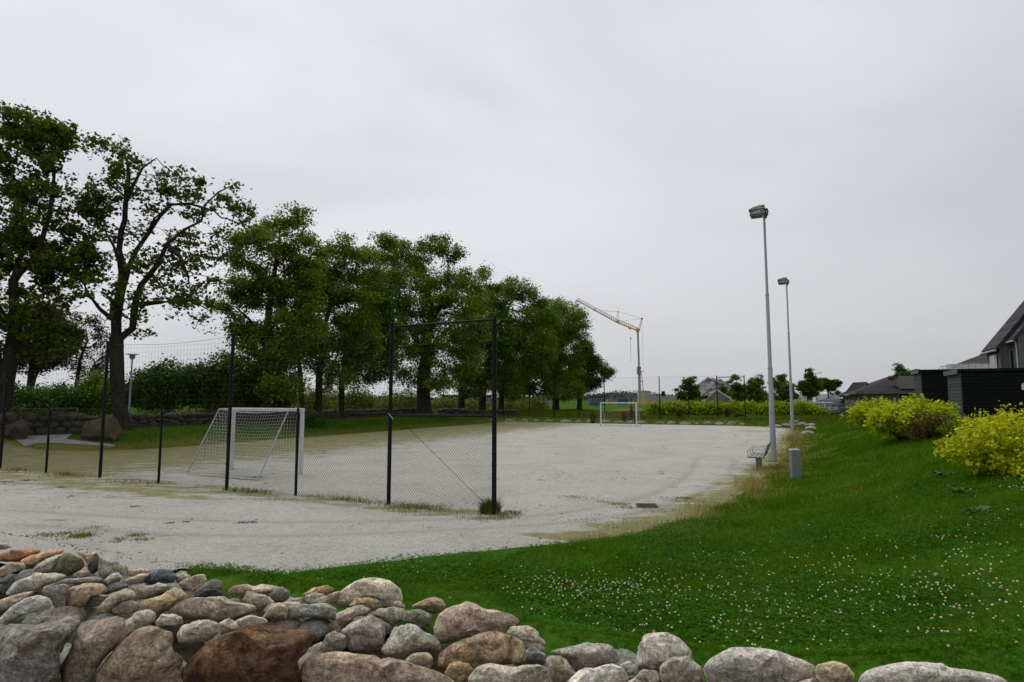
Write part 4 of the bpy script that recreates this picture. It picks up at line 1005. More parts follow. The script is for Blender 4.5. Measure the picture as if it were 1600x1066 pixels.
ab = [(xs[i + 1], xs[i]) for i in range(len(xs) - 1)]
tl = [i for i in range(len(xs)) if tall[i]]
for i, j in zip(tl[:-1], tl[1:]):
    a, b = xs[j], xs[i]
    V, F = wires(square_mesh(a + 0.03, b - 0.03, 2.0, 3.88, 0.135), 0.0017)
    # netting sags a little between its posts
    L = b - a; V[:, 2] -= np.where(V[:, 2] > 2.1, 0.10 * np.sin(np.clip((V[:, 0] - a) / L, 0, 1) * np.pi) * (V[:, 2] - 2) / 1.9, 0)
    link('netting', npmesh('netting', V, F), WIRE, fence)
    mb = MB()
    for z, sag in ((3.92, 0.10), (2.0, 0.02)):
        mb.tube([(a + L * t, 0, z - sag * math.sin(t * math.pi)) for t in np.linspace(0, 1, 9)], 0.0045, 5)
    mb.build('wire_rope', WIRE, fence)
mb = MB(); mb.tube([(xs[1] + 0.45, -0.01, 1.72), (xs[0] - 0.15, -0.01, 0.16)], 0.0045, 5); mb.build('brace_wire', WIRE, fence)

# ------------------------------------------------------------------ the far fence
UB = 57.3
fx = [(748, 0), (787, 1), (827, 0), (866, 1), (905, 0), (944, 1), (986, 0), (1030, 1), (1075, 0), (1120, 1), (1163, 1)]
vb = [v_at(px, 600, UB) for px, _ in fx]
B0 = W(UB, vb[-1], 0.40)
ff = thing('ball_fence', 'distant black fence standing behind the far goal and edging stones', 'fence', B0, ROT)
xb = [v_ - vb[-1] for v_ in vb]
for k, (px, tl_) in enumerate(fx):
    h = 3.95 if tl_ else 2.0; mb = MB(); mb.tube([(xb[k], 0, -0.3), (xb[k], 0, h)], 0.045 if tl_ else 0.034, 8); mb.build('post', BLACK, ff, smooth=True)
mb = MB(); mb.tube([(xb[-2], 0, 3.8), (xb[-1], 0, 3.8)], 0.03, 8); mb.build('top_rail', BLACK, ff)
for k in range(len(fx) - 1):
    V, F = wires(square_mesh(xb[k] + 0.04, xb[k + 1] - 0.04, 0.02, 2.0, 0.085), 0.0016); link('chain_link', npmesh('chain_link', V, F), WIRE, ff)
tb = [k for k in range(len(fx)) if fx[k][1]]
for i, j in zip(tb[:-1], tb[1:]):
    V, F = wires(square_mesh(xb[i] + 0.04, xb[j] - 0.04, 2.0, 3.9, 0.16), 0.0026); link('netting', npmesh('netting', V, F), WIRE, ff)
    mb = MB(); mb.tube([(xb[i], 0, 3.92), ((xb[i] + xb[j]) / 2, 0, 3.87), (xb[j], 0, 3.92)], 0.007, 5); mb.build('wire_rope', WIRE, ff)

# ------------------------------------------------------------------ goals
def goal(loc, rz, label, front_r=0.047, depth_top=0.55, depth_bot=1.6, net_s=0.11, net_r=0.0035, wid=3.0, hgt=2.0, sag=0.18, mat=WHITE):
    """opening faces local +y; x runs along the crossbar"""
    t = thing('football_goal', label, 'goal', loc, rz, 'small football goals')
    w2 = wid / 2
    for sx in (-1, 1):
        mb = MB(); mb.box((sx * w2, 0, hgt / 2), (front_r * 2, front_r * 2, hgt)); mb.build('post', mat, t, bevel=0.008)
    mb = MB(); mb.box((0, 0, hgt - front_r), (wid - front_r * 2 - 0.004, front_r * 2 - 0.004, front_r * 2)); mb.build('crossbar', mat, t, bevel=0.008)
    for sx in (-1, 1):
        mb = MB(); mb.tube([(sx * w2, -front_r, hgt - 0.03), (sx * w2, -depth_top, hgt - 0.03), (sx * w2, -depth_bot, 0.04)], 0.019, 8)
        mb.build('net_stay', ALU, t, smooth=True)
    mb = MB(); mb.tube([(-w2, -depth_bot, 0.03), (w2, -depth_bot, 0.03)], 0.019, 8); mb.build('ground_bar', ALU, t, smooth=True)
    mb = MB(); mb.tube([(-w2, -depth_top, hgt - 0.03), (w2, -depth_top, hgt - 0.03)], 0.014, 8); mb.build('rear_bar', ALU, t, smooth=True)
    segs = []
    def back(x, s):
        """point on the net: s = 0 at the top front, along the roof, then down the back"""
        L1, L2 = depth_top, math.hypot(depth_bot - depth_top, hgt)
        d = s * (L1 + L2); e = sag * (1 - (x / w2) ** 2)
        if d < L1: return (x, -d, hgt - 0.05 - 0.25 * e * math.sin(math.pi * d / L1) - e * 0.5 * (d / L1))
        q = (d - L1) / L2; f_ = math.sin(math.pi * min(1, q * 1.0)) * e
        return (x, -(depth_top + (depth_bot - depth_top) * q) + f_ * 1.1, hgt - 0.05 - e * 0.5 * (1 - q) - (hgt - 0.08) * q)
    nx = int(wid / net_s); ns = int((depth_top + 2.3) / net_s)
    grid_ = [[back(-w2 + wid * i / nx, j / ns) for j in range(ns + 1)] for i in range(nx + 1)]
    for i in range(nx + 1):
        for j in range(ns + 1):
            if j < ns: segs.append((grid_[i][j], grid_[i][j + 1]))
            if i < nx: segs.append((grid_[i][j], grid_[i + 1][j]))
    V, F = wires(segs, net_r); link('net', npmesh('net', V, F), NET, t)
    for sx in (-1, 1):
        segs = []
        def side(y, z):
            bulge = 0.06 * math.sin(math.pi * z / hgt)
            return (sx * (w2 - bulge), y, z)
        n_ = int(hgt / net_s)
        for j in range(n_ + 1):
            z = 0.04 + (hgt - 0.09) * j / n_
            yb = -(depth_bot + (depth_top - depth_bot) * z / hgt)
            m_ = max(2, int(-yb / net_s))
            for i in range(m_): segs.append((side(yb * i / m_, z), side(yb * (i + 1) / m_, z)))
        k = 0.0
        while k < depth_bot:
            ztop = hgt - 0.05 if k < depth_top else hgt * (depth_bot - k) / (depth_bot - depth_top)
            zs = np.linspace(0.04, max(0.05, ztop), 6)
            for a_, b_ in zip(zs[:-1], zs[1:]): segs.append((side(-k, a_), side(-k, b_)))
            k += net_s
        V, F = wires(segs, net_r); link('side_net', npmesh('side_net', V, F), NET, t)
    return t
g1 = W(14.25, -15.56, 0.015)
goal(g1, ROT, 'white netted football goal standing just behind the near black fence')
vg = v_at(966.5, 667, 49.6); g2 = W(49.6, vg, 0.015)
goal(g2, ROT + math.pi, 'small white football goal at the far end of the gravel', net_r=0.002, net_s=0.15, depth_bot=1.3)

# ------------------------------------------------------------------ floodlights
def floodlight(loc, label, hgt=9.6):
    t = thing('floodlight_pole', label, 'floodlight', loc, ROT, 'floodlights along the pitch edge')
    mb = MB(); s1, s2 = hgt * 0.30, hgt * 0.66
    prof = [(0.0, 0.105), (1.75, 0.102), (1.80, 0.092), (s1 + 0.6, 0.083), (s1 + 0.64, 0.070), (s2, 0.062), (s2 + 0.04, 0.050), (hgt, 0.042)]
    mb.tube([(0, 0, z) for z, _ in prof], [r for _, r in prof], 16); mb.build('pole', GALV, t, smooth=True)
    mb = MB(); mb.tube([(0, 0, 0), (0, 0, 0.05)], 0.17, 16); mb.build('base_flange', GALV_D, t)
    for z, r in ((1.78, 0.108), (s1 + 0.62, 0.088), (s2 + 0.02, 0.068)):
        mb = MB(); mb.tube([(0, 0, z - 0.03), (0, 0, z + 0.03)], r, 16); mb.build('collar', GALV, t, smooth=True)
    mb = MB(); mb.box((0.045, 0, hgt - 0.04), (0.07, 0.10, 0.36)); mb.tube([(0.05, -0.02, hgt - 0.22), (0.10, 0, hgt - 0.10), (0.13, 0, hgt + 0.05), (0.09, 0, hgt + 0.16)], 0.035, 8)
    mb.build('bracket', M('dark_bracket', (0.05, 0.052, 0.055), None, 0.5), t)
    mb = MB(); mb.tube([(0.11, 0.05, hgt + 0.10), (0.19, 0.05, hgt + 0.02), (0.20, 0.05, hgt - 0.06), (0.13, 0.04, hgt - 0.10)], 0.006, 5); mb.build('cable', RUBBER, t)
    HM = M('lamp_housing', (0.33, 0.335, 0.32), (0.24, 0.245, 0.23), 0.45, 6.0, 0.2); LM = M('lamp_lens', (0.055, 0.058, 0.035), (0.035, 0.037, 0.022), 0.12, 4.0, spec=0.6)
    for (z, x1, L) in ((hgt + 0.13, 0.04, 0.58), (hgt - 0.05, -0.01, 0.50)):
        hd = MB()
        pf = [(x1, z), (x1, z + 0.13), (x1 - 0.18, z + 0.135), (x1 - L * 0.72, z + 0.085), (x1 - L, z + 0.005), (x1 - L, z)]
        hd.prism(pf, -0.19, 0.19); hb = hd.build('lamp_head', HM, t, bevel=0.015)
        ln = MB(); ln.prism([(x1 - 0.03, z - 0.001), (x1 - 0.05, z - 0.095), (x1 - L + 0.04, z - 0.095), (x1 - L + 0.015, z - 0.001)], -0.175, 0.175); ln.build('lens', LM, hb, bevel=0.01)
        bx = MB(); bx.box((x1 - 0.07, -0.192, z + 0.075), (0.055, 0.012, 0.055)); bx.build('latch', RUBBER, hb)
    return t
L1 = gnd(1209, 722); L2 = gnd(1239, 681)
floodlight((L1[0], L1[1], 0.0), 'taller looking nearer grey floodlight pole with two lamp heads, behind the near bench', 9.35)
floodlight((L2[0], L2[1], 0.0), 'farther grey floodlight pole with two lamp heads, by the dry grass and corner stones', 9.75)

# ------------------------------------------------------------------ benches
def bench(loc, label, L=1.8):
    """seat faces local -x (towards the pitch), long axis local y"""
    t = thing('park_bench', label, 'bench', loc, ROT, 'benches facing the pitch')
    for k, x in enumerate((-0.42, -0.30, -0.18, -0.06)):
        mb = MB(); mb.box((x, 0, 0.455 - 0.004 * k), (0.105, L, 0.038)); mb.build('seat_slat', WOODG, t, bevel=0.006)
    for k in range(3):
        mb = MB(); x = 0.03 + 0.045 * k; z = 0.56 + 0.125 * k; mb.box((x, 0, z), (0.032, L, 0.105), ry=0.32); mb.build('back_slat', WOODG, t, bevel=0.005)
    for y in (-L * 0.36, L * 0.36):
        mb = MB(); mb.box((-0.20, y, 0.215), (0.09, 0.06, 0.43)); mb.box((-0.24, y, 0.42), (0.46, 0.05, 0.03)); mb.box((-0.2, y, 0.012), (0.2, 0.12, 0.024)); mb.build('leg', GALV_D, t, bevel=0.004)
        mb = MB(); mb.tube([(-0.02, y, 0.42), (0.02, y, 0.5), (0.155, y, 0.88)], 0.02, 8); mb.build('back_support', GALV_D, t, smooth=True)
    for y in (-L / 2 + 0.06, 0.0, L / 2 - 0.06):
        mb = MB(); mb.tube([(-0.46, y, 0.43), (-0.47, y, 0.66), (-0.44, y, 0.69), (0.02, y, 0.69), (0.06, y, 0.66)], 0.013, 8); mb.build('armrest', ALU, t, smooth=True)
    return t
b1 = gnd(1192, 737); bench((b1[0] + 0.35, b1[1] + 0.62, 0.0), 'weathered grey slatted bench with metal armrests in front of the nearer floodlight pole')
b2 = gnd(1246, 676); bench((b2[0] + 0.9, b2[1] + 2.0, 0.02), 'far grey slatted bench beside the farther floodlight pole and corner stones')

# ------------------------------------------------------------------ electric cabinet
q = hit(1246, 748)
t = thing('electric_cabinet', 'slim grey electric cabinet standing in the grass beside the near bench', 'cabinet', (q[0], q[1] + 0.1, q[2] - 0.02), ROT * 0.3)
mb = MB(); mb.box((0, 0, 0.42), (0.235, 0.22, 0.72)); mb.build('body', CAB, t, bevel=0.006)
mb = MB(); mb.box((0, 0, 0.03), (0.228, 0.213, 0.18)); mb.build('plinth', M('cabinet_plinth', (0.22, 0.24, 0.26), None, 0.6), t, bevel=0.004)
mb = MB(); mb.prism([(-0.128, 0.782), (0.128, 0.782), (0.128, 0.80), (0.11, 0.828), (-0.11, 0.822), (-0.128, 0.80)], -0.125, 0.125); mb.build('lid', CABLID, t, bevel=0.004)
mb = MB(); mb.box((0, -0.113, 0.42), (0.205, 0.008, 0.66)); d_ = mb.build('door', CAB, t, bevel=0.003)
mb = MB(); mb.tube([(-0.01, -0.115, 0.655), (-0.01, -0.125, 0.655)], 0.016, 12); mb.build('lock', RUBBER, d_)
mb = MB(); mb.box((0.03, -0.1185, 0.22), (0.03, 0.003, 0.008)); mb.build('mark', M('cab_rust', (0.16, 0.06, 0.04), None, 0.8), d_)

# ------------------------------------------------------------------ manhole cover
q = gnd(1009, 792.5)
t = thing('manhole_cover', 'rust red drain cover in a pale concrete frame let into the gravel', 'drain cover', (q[0], q[1], 0.02), ROT * 0.2)
mb = MB(); mb.box((-0.05, 0.0, -0.008), (0.62, 0.50, 0.03)); mb.build('concrete_frame', M('pale_concrete', (0.38, 0.37, 0.34), (0.26, 0.25, 0.23), 0.9, 14.0, bump=0.4), t, bevel=0.008)
mb = MB(); mb.box((0.02, -0.02, 0.018), (0.44, 0.44, 0.016))
for i in range(-3, 4):
    mb.box((0.02, -0.02 + i * 0.058, 0.029), (0.38, 0.022, 0.008))
mb.build('iron_lid', M('red_rust_iron', (0.095, 0.05, 0.044), (0.06, 0.034, 0.03), 0.8, 12.0, bump=0.3), t)

# ------------------------------------------------------------------ path lamp by the old wall
q = at(202, 640, 40.0); z0 = float(hz(q[0], q[1]))
t = thing('path_lamp', 'slender grey path lamp with a flat disc hood beside the big open tree', 'street lamp', (q[0], q[1], z0))
ztop = at(206, 553, 40.0)[2] - z0
mb = MB(); mb.tube([(0, 0, 0), (0, 0, ztop - 0.35)], [0.07, 0.045], 12); mb.build('pole', GALV, t, smooth=True)
mb = MB(); mb.tube([(0, 0, ztop - 0.35), (0, 0, ztop - 0.05)], [0.14, 0.19], 14); mb.build('lamp_glass', M('opal_glass', (0.42, 0.43, 0.43), None, 0.3), t, smooth=True)
mb = MB(); mb.tube([(0, 0, ztop - 0.05), (0, 0, ztop)], [0.42, 0.30], 20); mb.build('hood', GALV_D, t)
q = at(1277, 640, 78.0); z0 = float(hz(q[0], q[1]))
t = thing('street_lamp', 'thin distant street lamp rising behind the round dark tree by the parked cars', 'street lamp', (q[0], q[1], z0))
zt = at(1277, 584, 78.0)[2] - z0
mb = MB(); mb.tube([(0, 0, 0), (0, 0, zt)], [0.06, 0.035], 8); mb.build('pole', GALV_D, t)
mb = MB(); mb.tube([(0, 0, zt), (0.5, 0, zt + 0.1)], 0.03, 6); mb.box((0.62, 0, zt + 0.1), (0.4, 0.14, 0.07)); mb.build('lamp_head', GALV_D, t)
# ------------------------------------------------------------------ trees
BARK = None
m, nt, out = nodes('bark'); g = NT(nt)
v = g.coord('Object', (1, 1, 0.25)); a = g.noise(v, 9.0, 5, 0.7); b = g.noise(g.coord('Object'), 1.3, 4, 0.6)
col = g.ramp(a, [(0.3, (0.012, 0.010, 0.008)), (0.6, (0.040, 0.034, 0.026)), (0.8, (0.07, 0.06, 0.045))])
col = g.mix(g.math('MULTIPLY', g.math('SUBTRACT', b, 0.5), 3.0, True), col, (0.035, 0.04, 0.016))
g.bsdf(out, col, 0.95, g.bump(a, 0.8, 0.03), spec=0.1)
BARK = m
LEAF_MAPLE = leaf_mat('maple_leaf', [(0.15, (0.028, 0.058, 0.006)), (0.4, (0.065, 0.112, 0.011)), (0.65, (0.118, 0.165, 0.017)), (0.9, (0.19, 0.205, 0.025))], 0.30, 0.35, 0.5, ((0.10, 0.07, 0.025), 0.04))
LEAF_ASH = leaf_mat('ash_leaf', [(0.15, (0.046, 0.090, 0.009)), (0.4, (0.112, 0.185, 0.015)), (0.65, (0.195, 0.270, 0.023)), (0.9, (0.28, 0.315, 0.035))], 0.30, 0.40, 0.5)
LEAF_DARK = leaf_mat('dark_leaf', [(0.15, (0.028, 0.068, 0.008)), (0.45, (0.064, 0.130, 0.013)), (0.8, (0.118, 0.185, 0.020))], 0.25, 0.5, 0.5)
LEAF_OLD = leaf_mat('browned_leaf', [(0.15, (0.022, 0.030, 0.008)), (0.45, (0.045, 0.050, 0.014)), (0.8, (0.08, 0.075, 0.022))], 0.25, 0.5, 0.6, ((0.09, 0.05, 0.02), 0.15))
LEAF_YG = leaf_mat('yellow_green_leaf', [(0.15, (0.08, 0.17, 0.006)), (0.4, (0.19, 0.30, 0.010)), (0.65, (0.33, 0.43, 0.015)), (0.9, (0.48, 0.54, 0.025))], 0.30, 0.7, 0.5)
LEAF_GOLD = leaf_mat('golden_leaf', [(0.12, (0.10, 0.16, 0.010)), (0.32, (0.33, 0.41, 0.012)), (0.6, (0.54, 0.57, 0.016)), (0.85, (0.70, 0.65, 0.03))], 0.32, 1.1, 0.5, ((0.30, 0.17, 0.04), 0.03))
LEAF_LIME = leaf_mat('lime_leaf', [(0.12, (0.09, 0.16, 0.010)), (0.32, (0.30, 0.39, 0.012)), (0.6, (0.47, 0.52, 0.016)), (0.85, (0.64, 0.61, 0.03))], 0.32, 1.1, 0.5)
LEAF_SCRUB = leaf_mat('scrub_leaf', [(0.15, (0.06, 0.10, 0.012)), (0.45, (0.14, 0.19, 0.022)), (0.8, (0.25, 0.26, 0.04))], 0.28, 0.3, 0.6)

def leaf_quads(P, size, rng, droop=0.2, wide=0.5):
    """rhombic leaves, folded along the midrib, pointing all ways"""
    n = len(P)
    d = rng.normal(0, 1, (n, 3)); d[:, 2] = d[:, 2] * 0.6 - droop; d /= np.linalg.norm(d, axis=1)[:, None]
    up = rng.normal(0, 0.7, (n, 3)) + [0, 0, 1.0]
    s = np.cross(d, up); s /= np.linalg.norm(s, axis=1)[:, None] + 1e-9
    nn = np.cross(s, d)
    L = size * (0.45 + rng.gamma(4.0, 0.14, n)); Wd = L * wide
    fold = nn * (L * 0.12)[:, None]
    a = P; b = P + d * (L * 0.45)[:, None] + s * Wd[:, None] + fold; c = P + d * L[:, None]; e = P + d * (L * 0.45)[:, None] - s * Wd[:, None] + fold
    V = np.stack([a, b, c, e], 1).reshape(-1, 3)
    return V, np.arange(n * 4).reshape(-1, 4)

def blob_points(blobs, n, rng, shell=0.45):
    """points through the volume of ellipsoids (c, (rx,ry,rz))"""
    vol = np.array([r[0] * r[1] * r[2] for _, r in blobs]) ** 0.85; w_ = vol / vol.sum()
    idx = rng.choice(len(blobs), n, p=w_)
    d = rng.normal(0, 1, (n, 3)); d /= np.linalg.norm(d, axis=1)[:, None]
    rad = rng.uniform(0, 1, n) ** shell
    C = np.array([b[0] for b in blobs])[idx]; R = np.array([b[1] for b in blobs])[idx]
    return C + d * R * rad[:, None]

def colonize(attr, init, step, kill, infl, iters=160, rng=None):
    """space colonisation; init: list of polylines (first is rooted); returns nodes, parents"""
    pos, par = [], []; seeds = []
    for li, (poly, att) in enumerate(init):
        start = att; tot = sum(np.linalg.norm(np.array(poly[i + 1]) - poly[i]) for i in range(len(poly) - 1)); run = 0.0
        for i, p in enumerate(poly):
            if i == 0 and start is not None and start >= -1 and start != -1:
                d_ = [np.linalg.norm(np.array(q) - p) for q in pos]; prev = int(np.argmin(d_)); continue
            if i == 0: pos.append(np.array(p, float)); par.append(-1); prev = 0; continue
            a = pos[prev]; L = np.linalg.norm(np.array(p) - a); k = max(1, int(L / step))
            for j in range(1, k + 1):
                pos.append(a + (np.array(p) - a) * j / k); par.append(prev); prev = len(pos) - 1; run += L / k; seeds.append((prev, li, run / tot))
    pos = [np.array(p) for p in pos]
    A = np.array(attr); alive = np.ones(len(A), bool)
    Pn = np.array(pos)
    d2 = ((A[:, None] - Pn[None]) ** 2).sum(-1); near = d2.argmin(1); nd = np.sqrt(d2.min(1))
    first = len(pos) * 0
    for it in range(iters):
        act = alive & (nd < infl)
        if not act.any(): break
        ids = near[act]; dirs = A[act] - Pn[ids]; dirs /= np.linalg.norm(dirs, axis=1)[:, None] + 1e-9
        acc = {}
        for i, d in zip(ids, dirs):
            if i in acc: acc[i] += d
            else: acc[i] = d.copy()
        new = []
        for i, d in acc.items():
            L = np.linalg.norm(d)
            if L < 1e-6: continue
            d = d / L + rng.normal(0, 0.16, 3) + np.array([0, 0, 0.04]); d /= np.linalg.norm(d)
            q = Pn[i] + d * step
            new.append(q); par.append(int(i))
        if not new: break
        b0 = len(Pn); N = np.array(new); Pn = np.concatenate([Pn, N])
        dd = np.sqrt(((A[:, None] - N[None]) ** 2).sum(-1)); k = dd.argmin(1); m_ = dd[np.arange(len(A)), k]
        up = m_ < nd; nd = np.where(up, m_, nd); near = np.where(up, b0 + k, near)
        alive &= nd > kill
        if len(Pn) > 4000: break
    return Pn, np.array(par), seeds

def branch_mesh(P, par, r_trunk, r_tip, expo=2.3, rng=None, flare=1.5, seeds=(), limb=0.42):
    n = len(P); kids = [[] for _ in range(n)]
    for i in range(n):
        if par[i] >= 0: kids[par[i]].append(i)
    acc = np.zeros(n)
    order = list(range(n - 1, -1, -1))       # children come after parents
    tips = np.zeros(n)
    for i in order:
        if not kids[i]: acc[i] = r_tip ** expo
        if par[i] >= 0: acc[par[i]] += acc[i]
    R = acc ** (1 / expo)
    # scale the thick end to the trunk radius seen, leaving twigs thin
    k = math.log(r_trunk / r_tip) / max(1e-6, math.log(R[0] / r_tip)); R = r_tip * (R / r_tip) ** k
    for i, li, t_ in seeds:
        if li > 0: R[i] = max(R[i], r_trunk * limb * (1 - 0.82 * t_))
    Vs, Fs = [], []; base = 0
    heads = [(0, None)]
    while heads:
        i, pre = heads.pop()
        chain = ([pre] if pre is not None else []) + [i]
        while kids[chain[-1]]:
            ks = sorted(kids[chain[-1]], key=lambda q: -acc[q])
            for q in ks[1:]: heads.append((q, chain[-1]))
            chain.append(ks[0])
        pts = P[chain]; rr = R[chain].copy()
        if pre is not None: rr[0] = min(rr[0], rr[1] * 1.25)
        else:
            h = pts[:, 2] - pts[0, 2]; rr = rr * (1 + (flare - 1) * np.exp(-h / (r_trunk * 1.6)))
        if len(pts) < 2: continue
        ns = 9 if rr.max() > 0.12 else 6 if rr.max() > 0.05 else 4
        t = np.gradient(pts, axis=0); t /= np.linalg.norm(t, axis=1)[:, None] + 1e-9
        ref = np.array([1.0, 0.13, 0.0]); p = ref[None] - t * (t @ ref)[:, None]
        bad = np.linalg.norm(p, axis=1) < 0.2; p[bad] = np.array([0, 1, 0.1]) - t[bad] * (t[bad] @ np.array([0, 1, 0.1]))[:, None]
        p /= np.linalg.norm(p, axis=1)[:, None]; q = np.cross(t, p)
        an = np.arange(ns) * 2 * np.pi / ns
        wob = 1 + (0.08 if ns == 9 else 0.0) * np.sin(an * 3 + 1)[None] if True else 1
        ring = pts[:, None] + (p[:, None] * np.cos(an)[None, :, None] + q[:, None] * np.sin(an)[None, :, None]) * (rr[:, None] * wob)[..., None]
        m_ = len(pts); Vs.append(ring.reshape(-1, 3))
        i0 = np.arange(m_ - 1)[:, None] * ns + np.arange(ns)[None]; i1 = np.arange(m_ - 1)[:, None] * ns + (np.arange(ns)[None] + 1) % ns
        Fs.append(np.stack([i0, i1, i1 + ns, i0 + ns], -1).reshape(-1, 4) + base); base += m_ * ns
    return np.concatenate(Vs), np.concatenate(Fs), R, kids

def tree(name, label, Y, trunk, blobs, r_trunk, mat, n_attr=420, n_leaf=16000, leaf=0.16, limbs=(), group='trees in the row along the pitch', seed=1, step=0.42, sigma=0.34, depth_f=0.85, base_z=None, cat='tree', r_tip=0.009, extra=0.36, dense=2.5, wide=0.5):
    rng = np.random.default_rng(seed)
    def P3(px, py, dy=0.0): return at(px, py, Y + dy)
    b = P3(*trunk[0]); gz = float(hz(b[0], b[1])) if base_z is None else base_z
    pts = [np.array([b[0], b[1], gz - 0.25])]
    for i, q in enumerate(trunk[1:]): pts.append(P3(*q) + np.array([0, rng.normal(0, 0.15), 0]))
    bl = []
    mx = max(rx for _, _, rx, _ in [(x[0], x[1], x[2], x[3]) for x in blobs])
    for x in blobs:
        px, py, rx, ry = x[:4]; dy = x[4] if len(x) > 4 else rng.normal(0, mx * Y / 960 * 0.35)
        rX, rZ = rx * Y / 960, ry * Y / 960
        bl.append((P3(px, py, 0) + np.array([0, dy, 0]) , (rX, max(0.5, depth_f * (rX + mx * Y / 960) / 2), rZ)))
    attr = blob_points(bl, n_attr, rng, 0.5)
    init = [(pts, None)]
    for L in limbs: init.append(([P3(*(q[:2])) + np.array([0, q[2] if len(q) > 2 else 0, 0]) for q in L], 1))
    infl = 30.0
    P, par, seeds = colonize(attr, init, step, step * 1.25, infl, 170, rng)
    V, F, R, kids = branch_mesh(P, par, r_trunk, r_tip, rng=rng, seeds=seeds)
    root = thing(name, label, cat, (b[0], b[1], gz), 0, group)
    off = np.array([b[0], b[1], gz])
    link('trunk', npmesh('trunk', V - off, F), BARK, root, smooth=True)
    # leaf sprays at the ends of the twigs
    thin = np.where(R < r_tip * 2.4)[0]
    tips = np.array([i for i in thin if not kids[i]], int)
    w_ = np.where(np.isin(thin, tips), 2.2, 0.7); w_ /= w_.sum()
    sprays = rng.choice(thin, max(20, int(len(thin) * 1.5)), p=w_)
    C = P[sprays] + rng.normal(0, 0.20, (len(sprays), 3))
    if extra > 0:
        C = np.concatenate([C, blob_points(bl, int(len(C) * extra), rng, 0.4)])
    cnt = rng.gamma(1.2, 0.8, len(C)); n_leaf = int(n_leaf * dense); k = rng.choice(len(C), n_leaf, p=cnt / cnt.sum())
    LP = C[k] + rng.normal(0, sigma * (0.88 if dense > 1.6 else 0.85), (n_leaf, 3)) * np.array([1, 1, 0.65])
    LV, LF = leaf_quads(LP - off, np.full(n_leaf, leaf * (0.82 if dense > 1.6 else 1.0)), rng, wide=wide)
    link('crown', npmesh('crown', LV, LF), mat, root)
    return root

def bush(name, label, blobs3, mat, n_leaf, leaf, group=None, seed=1, cat='shrub', stems=30, droop=0.1, wide=0.4, sprig=0.0, shell=0.28, base=None, sigma=0.10, nsp=260):
    """blobs3: [(center, (rx,ry,rz))] in world metres"""
    rng = np.random.default_rng(seed)
    c0 = np.mean([b[0] for b in blobs3], 0); gz = float(hz(c0[0], c0[1]))
    off = np.array([c0[0], c0[1], gz]); root = thing(name, label, cat, off, 0, group)
    C = blob_points(blobs3, nsp, rng, shell)
    C[:, 2] = np.maximum(C[:, 2], hz(C[:, 0], C[:, 1]) + 0.05)
    mb = MB()
    for i in range(stems):
        q = C[rng.integers(len(C))]; s0 = np.array([c0[0] + (q[0] - c0[0]) * 0.35, c0[1] + (q[1] - c0[1]) * 0.35, 0]); s0[2] = float(hz(s0[0], s0[1])) - 0.05
        md = (s0 + q) / 2 + np.array([0, 0, 0.12 * np.linalg.norm(q - s0)])
        mb.tube([s0 - off, md - off, q - off], [0.018, 0.012, 0.005], 5)
    mb.build('stem', BARK, root)
    if sprig > 0:                                   # long shoots standing out of the mass
        S = []
        for q in C:
            d = (q - c0); d = d / (np.linalg.norm(d) + 1e-9) * 0.6 + np.array([0, 0, 0.8]) + rng.normal(0, 0.3, 3); d /= np.linalg.norm(d)
            for t in np.linspace(-0.5, 1, 5): S.append(q + d * sprig * t)
        C = np.array(S); sg = sigma
    cnt = rng.gamma(2.0, 0.5, len(C)); k = rng.choice(len(C), n_leaf, p=cnt / cnt.sum())
    LP = C[k] + rng.normal(0, sigma, (n_leaf, 3))
    LP[:, 2] = np.maximum(LP[:, 2], hz(LP[:, 0], LP[:, 1]) + 0.02)
    V, F = leaf_quads(LP - off, np.full(n_leaf, leaf), rng, droop, wide)
    link('foliage', npmesh('foliage', V, F), mat, root)
    return root

def pxblobs(L, Y, df=0.9):
    out_ = []
    for x in L:
        px, py, rx, ry = x[:4]; dy = x[4] if len(x) > 4 else 0.0
        out_.append((at(px, py, Y + dy), (rx * Y / 960, df * rx * Y / 960 if len(x) < 6 else x[5], ry * Y / 960)))
    return out_

# the row along the left side, from the near one to the far corner
tree('maple_tree', 'tall dense dark maple cut by the frame edge, left of the open crowned tree', 31, [(2, 672), (8, 600), (18, 520), (27, 440), (32, 380), (34, 300)],
     [(20, 225, 45, 62), (80, 235, 38, 52), (92, 290, 42, 45), (60, 340, 65, 60), (-50, 330, 80, 110), (25, 420, 65, 60), (95, 430, 40, 55), (-60, 480, 70, 70), (15, 500, 60, 45), (70, 520, 45, 35), (20, 172, 13, 14), (60, 192, 11, 14), (90, 200, 14, 16), (112, 225, 12, 18), (120, 300, 16, 30), (40, 205, 25, 30), (125, 410, 18, 25)], 0.36, LEAF_MAPLE, 620, 30000, 0.165, seed=21, sigma=0.26, wide=0.52, dense=1.35, extra=0.12,
     limbs=[[(27, 440), (60, 395), (78, 330), (85, 270)], [(20, 520), (-20, 450), (-50, 380)], [(18, 520), (45, 470), (90, 450)], [(8, 610), (-8, 520), (-5, 450)]])
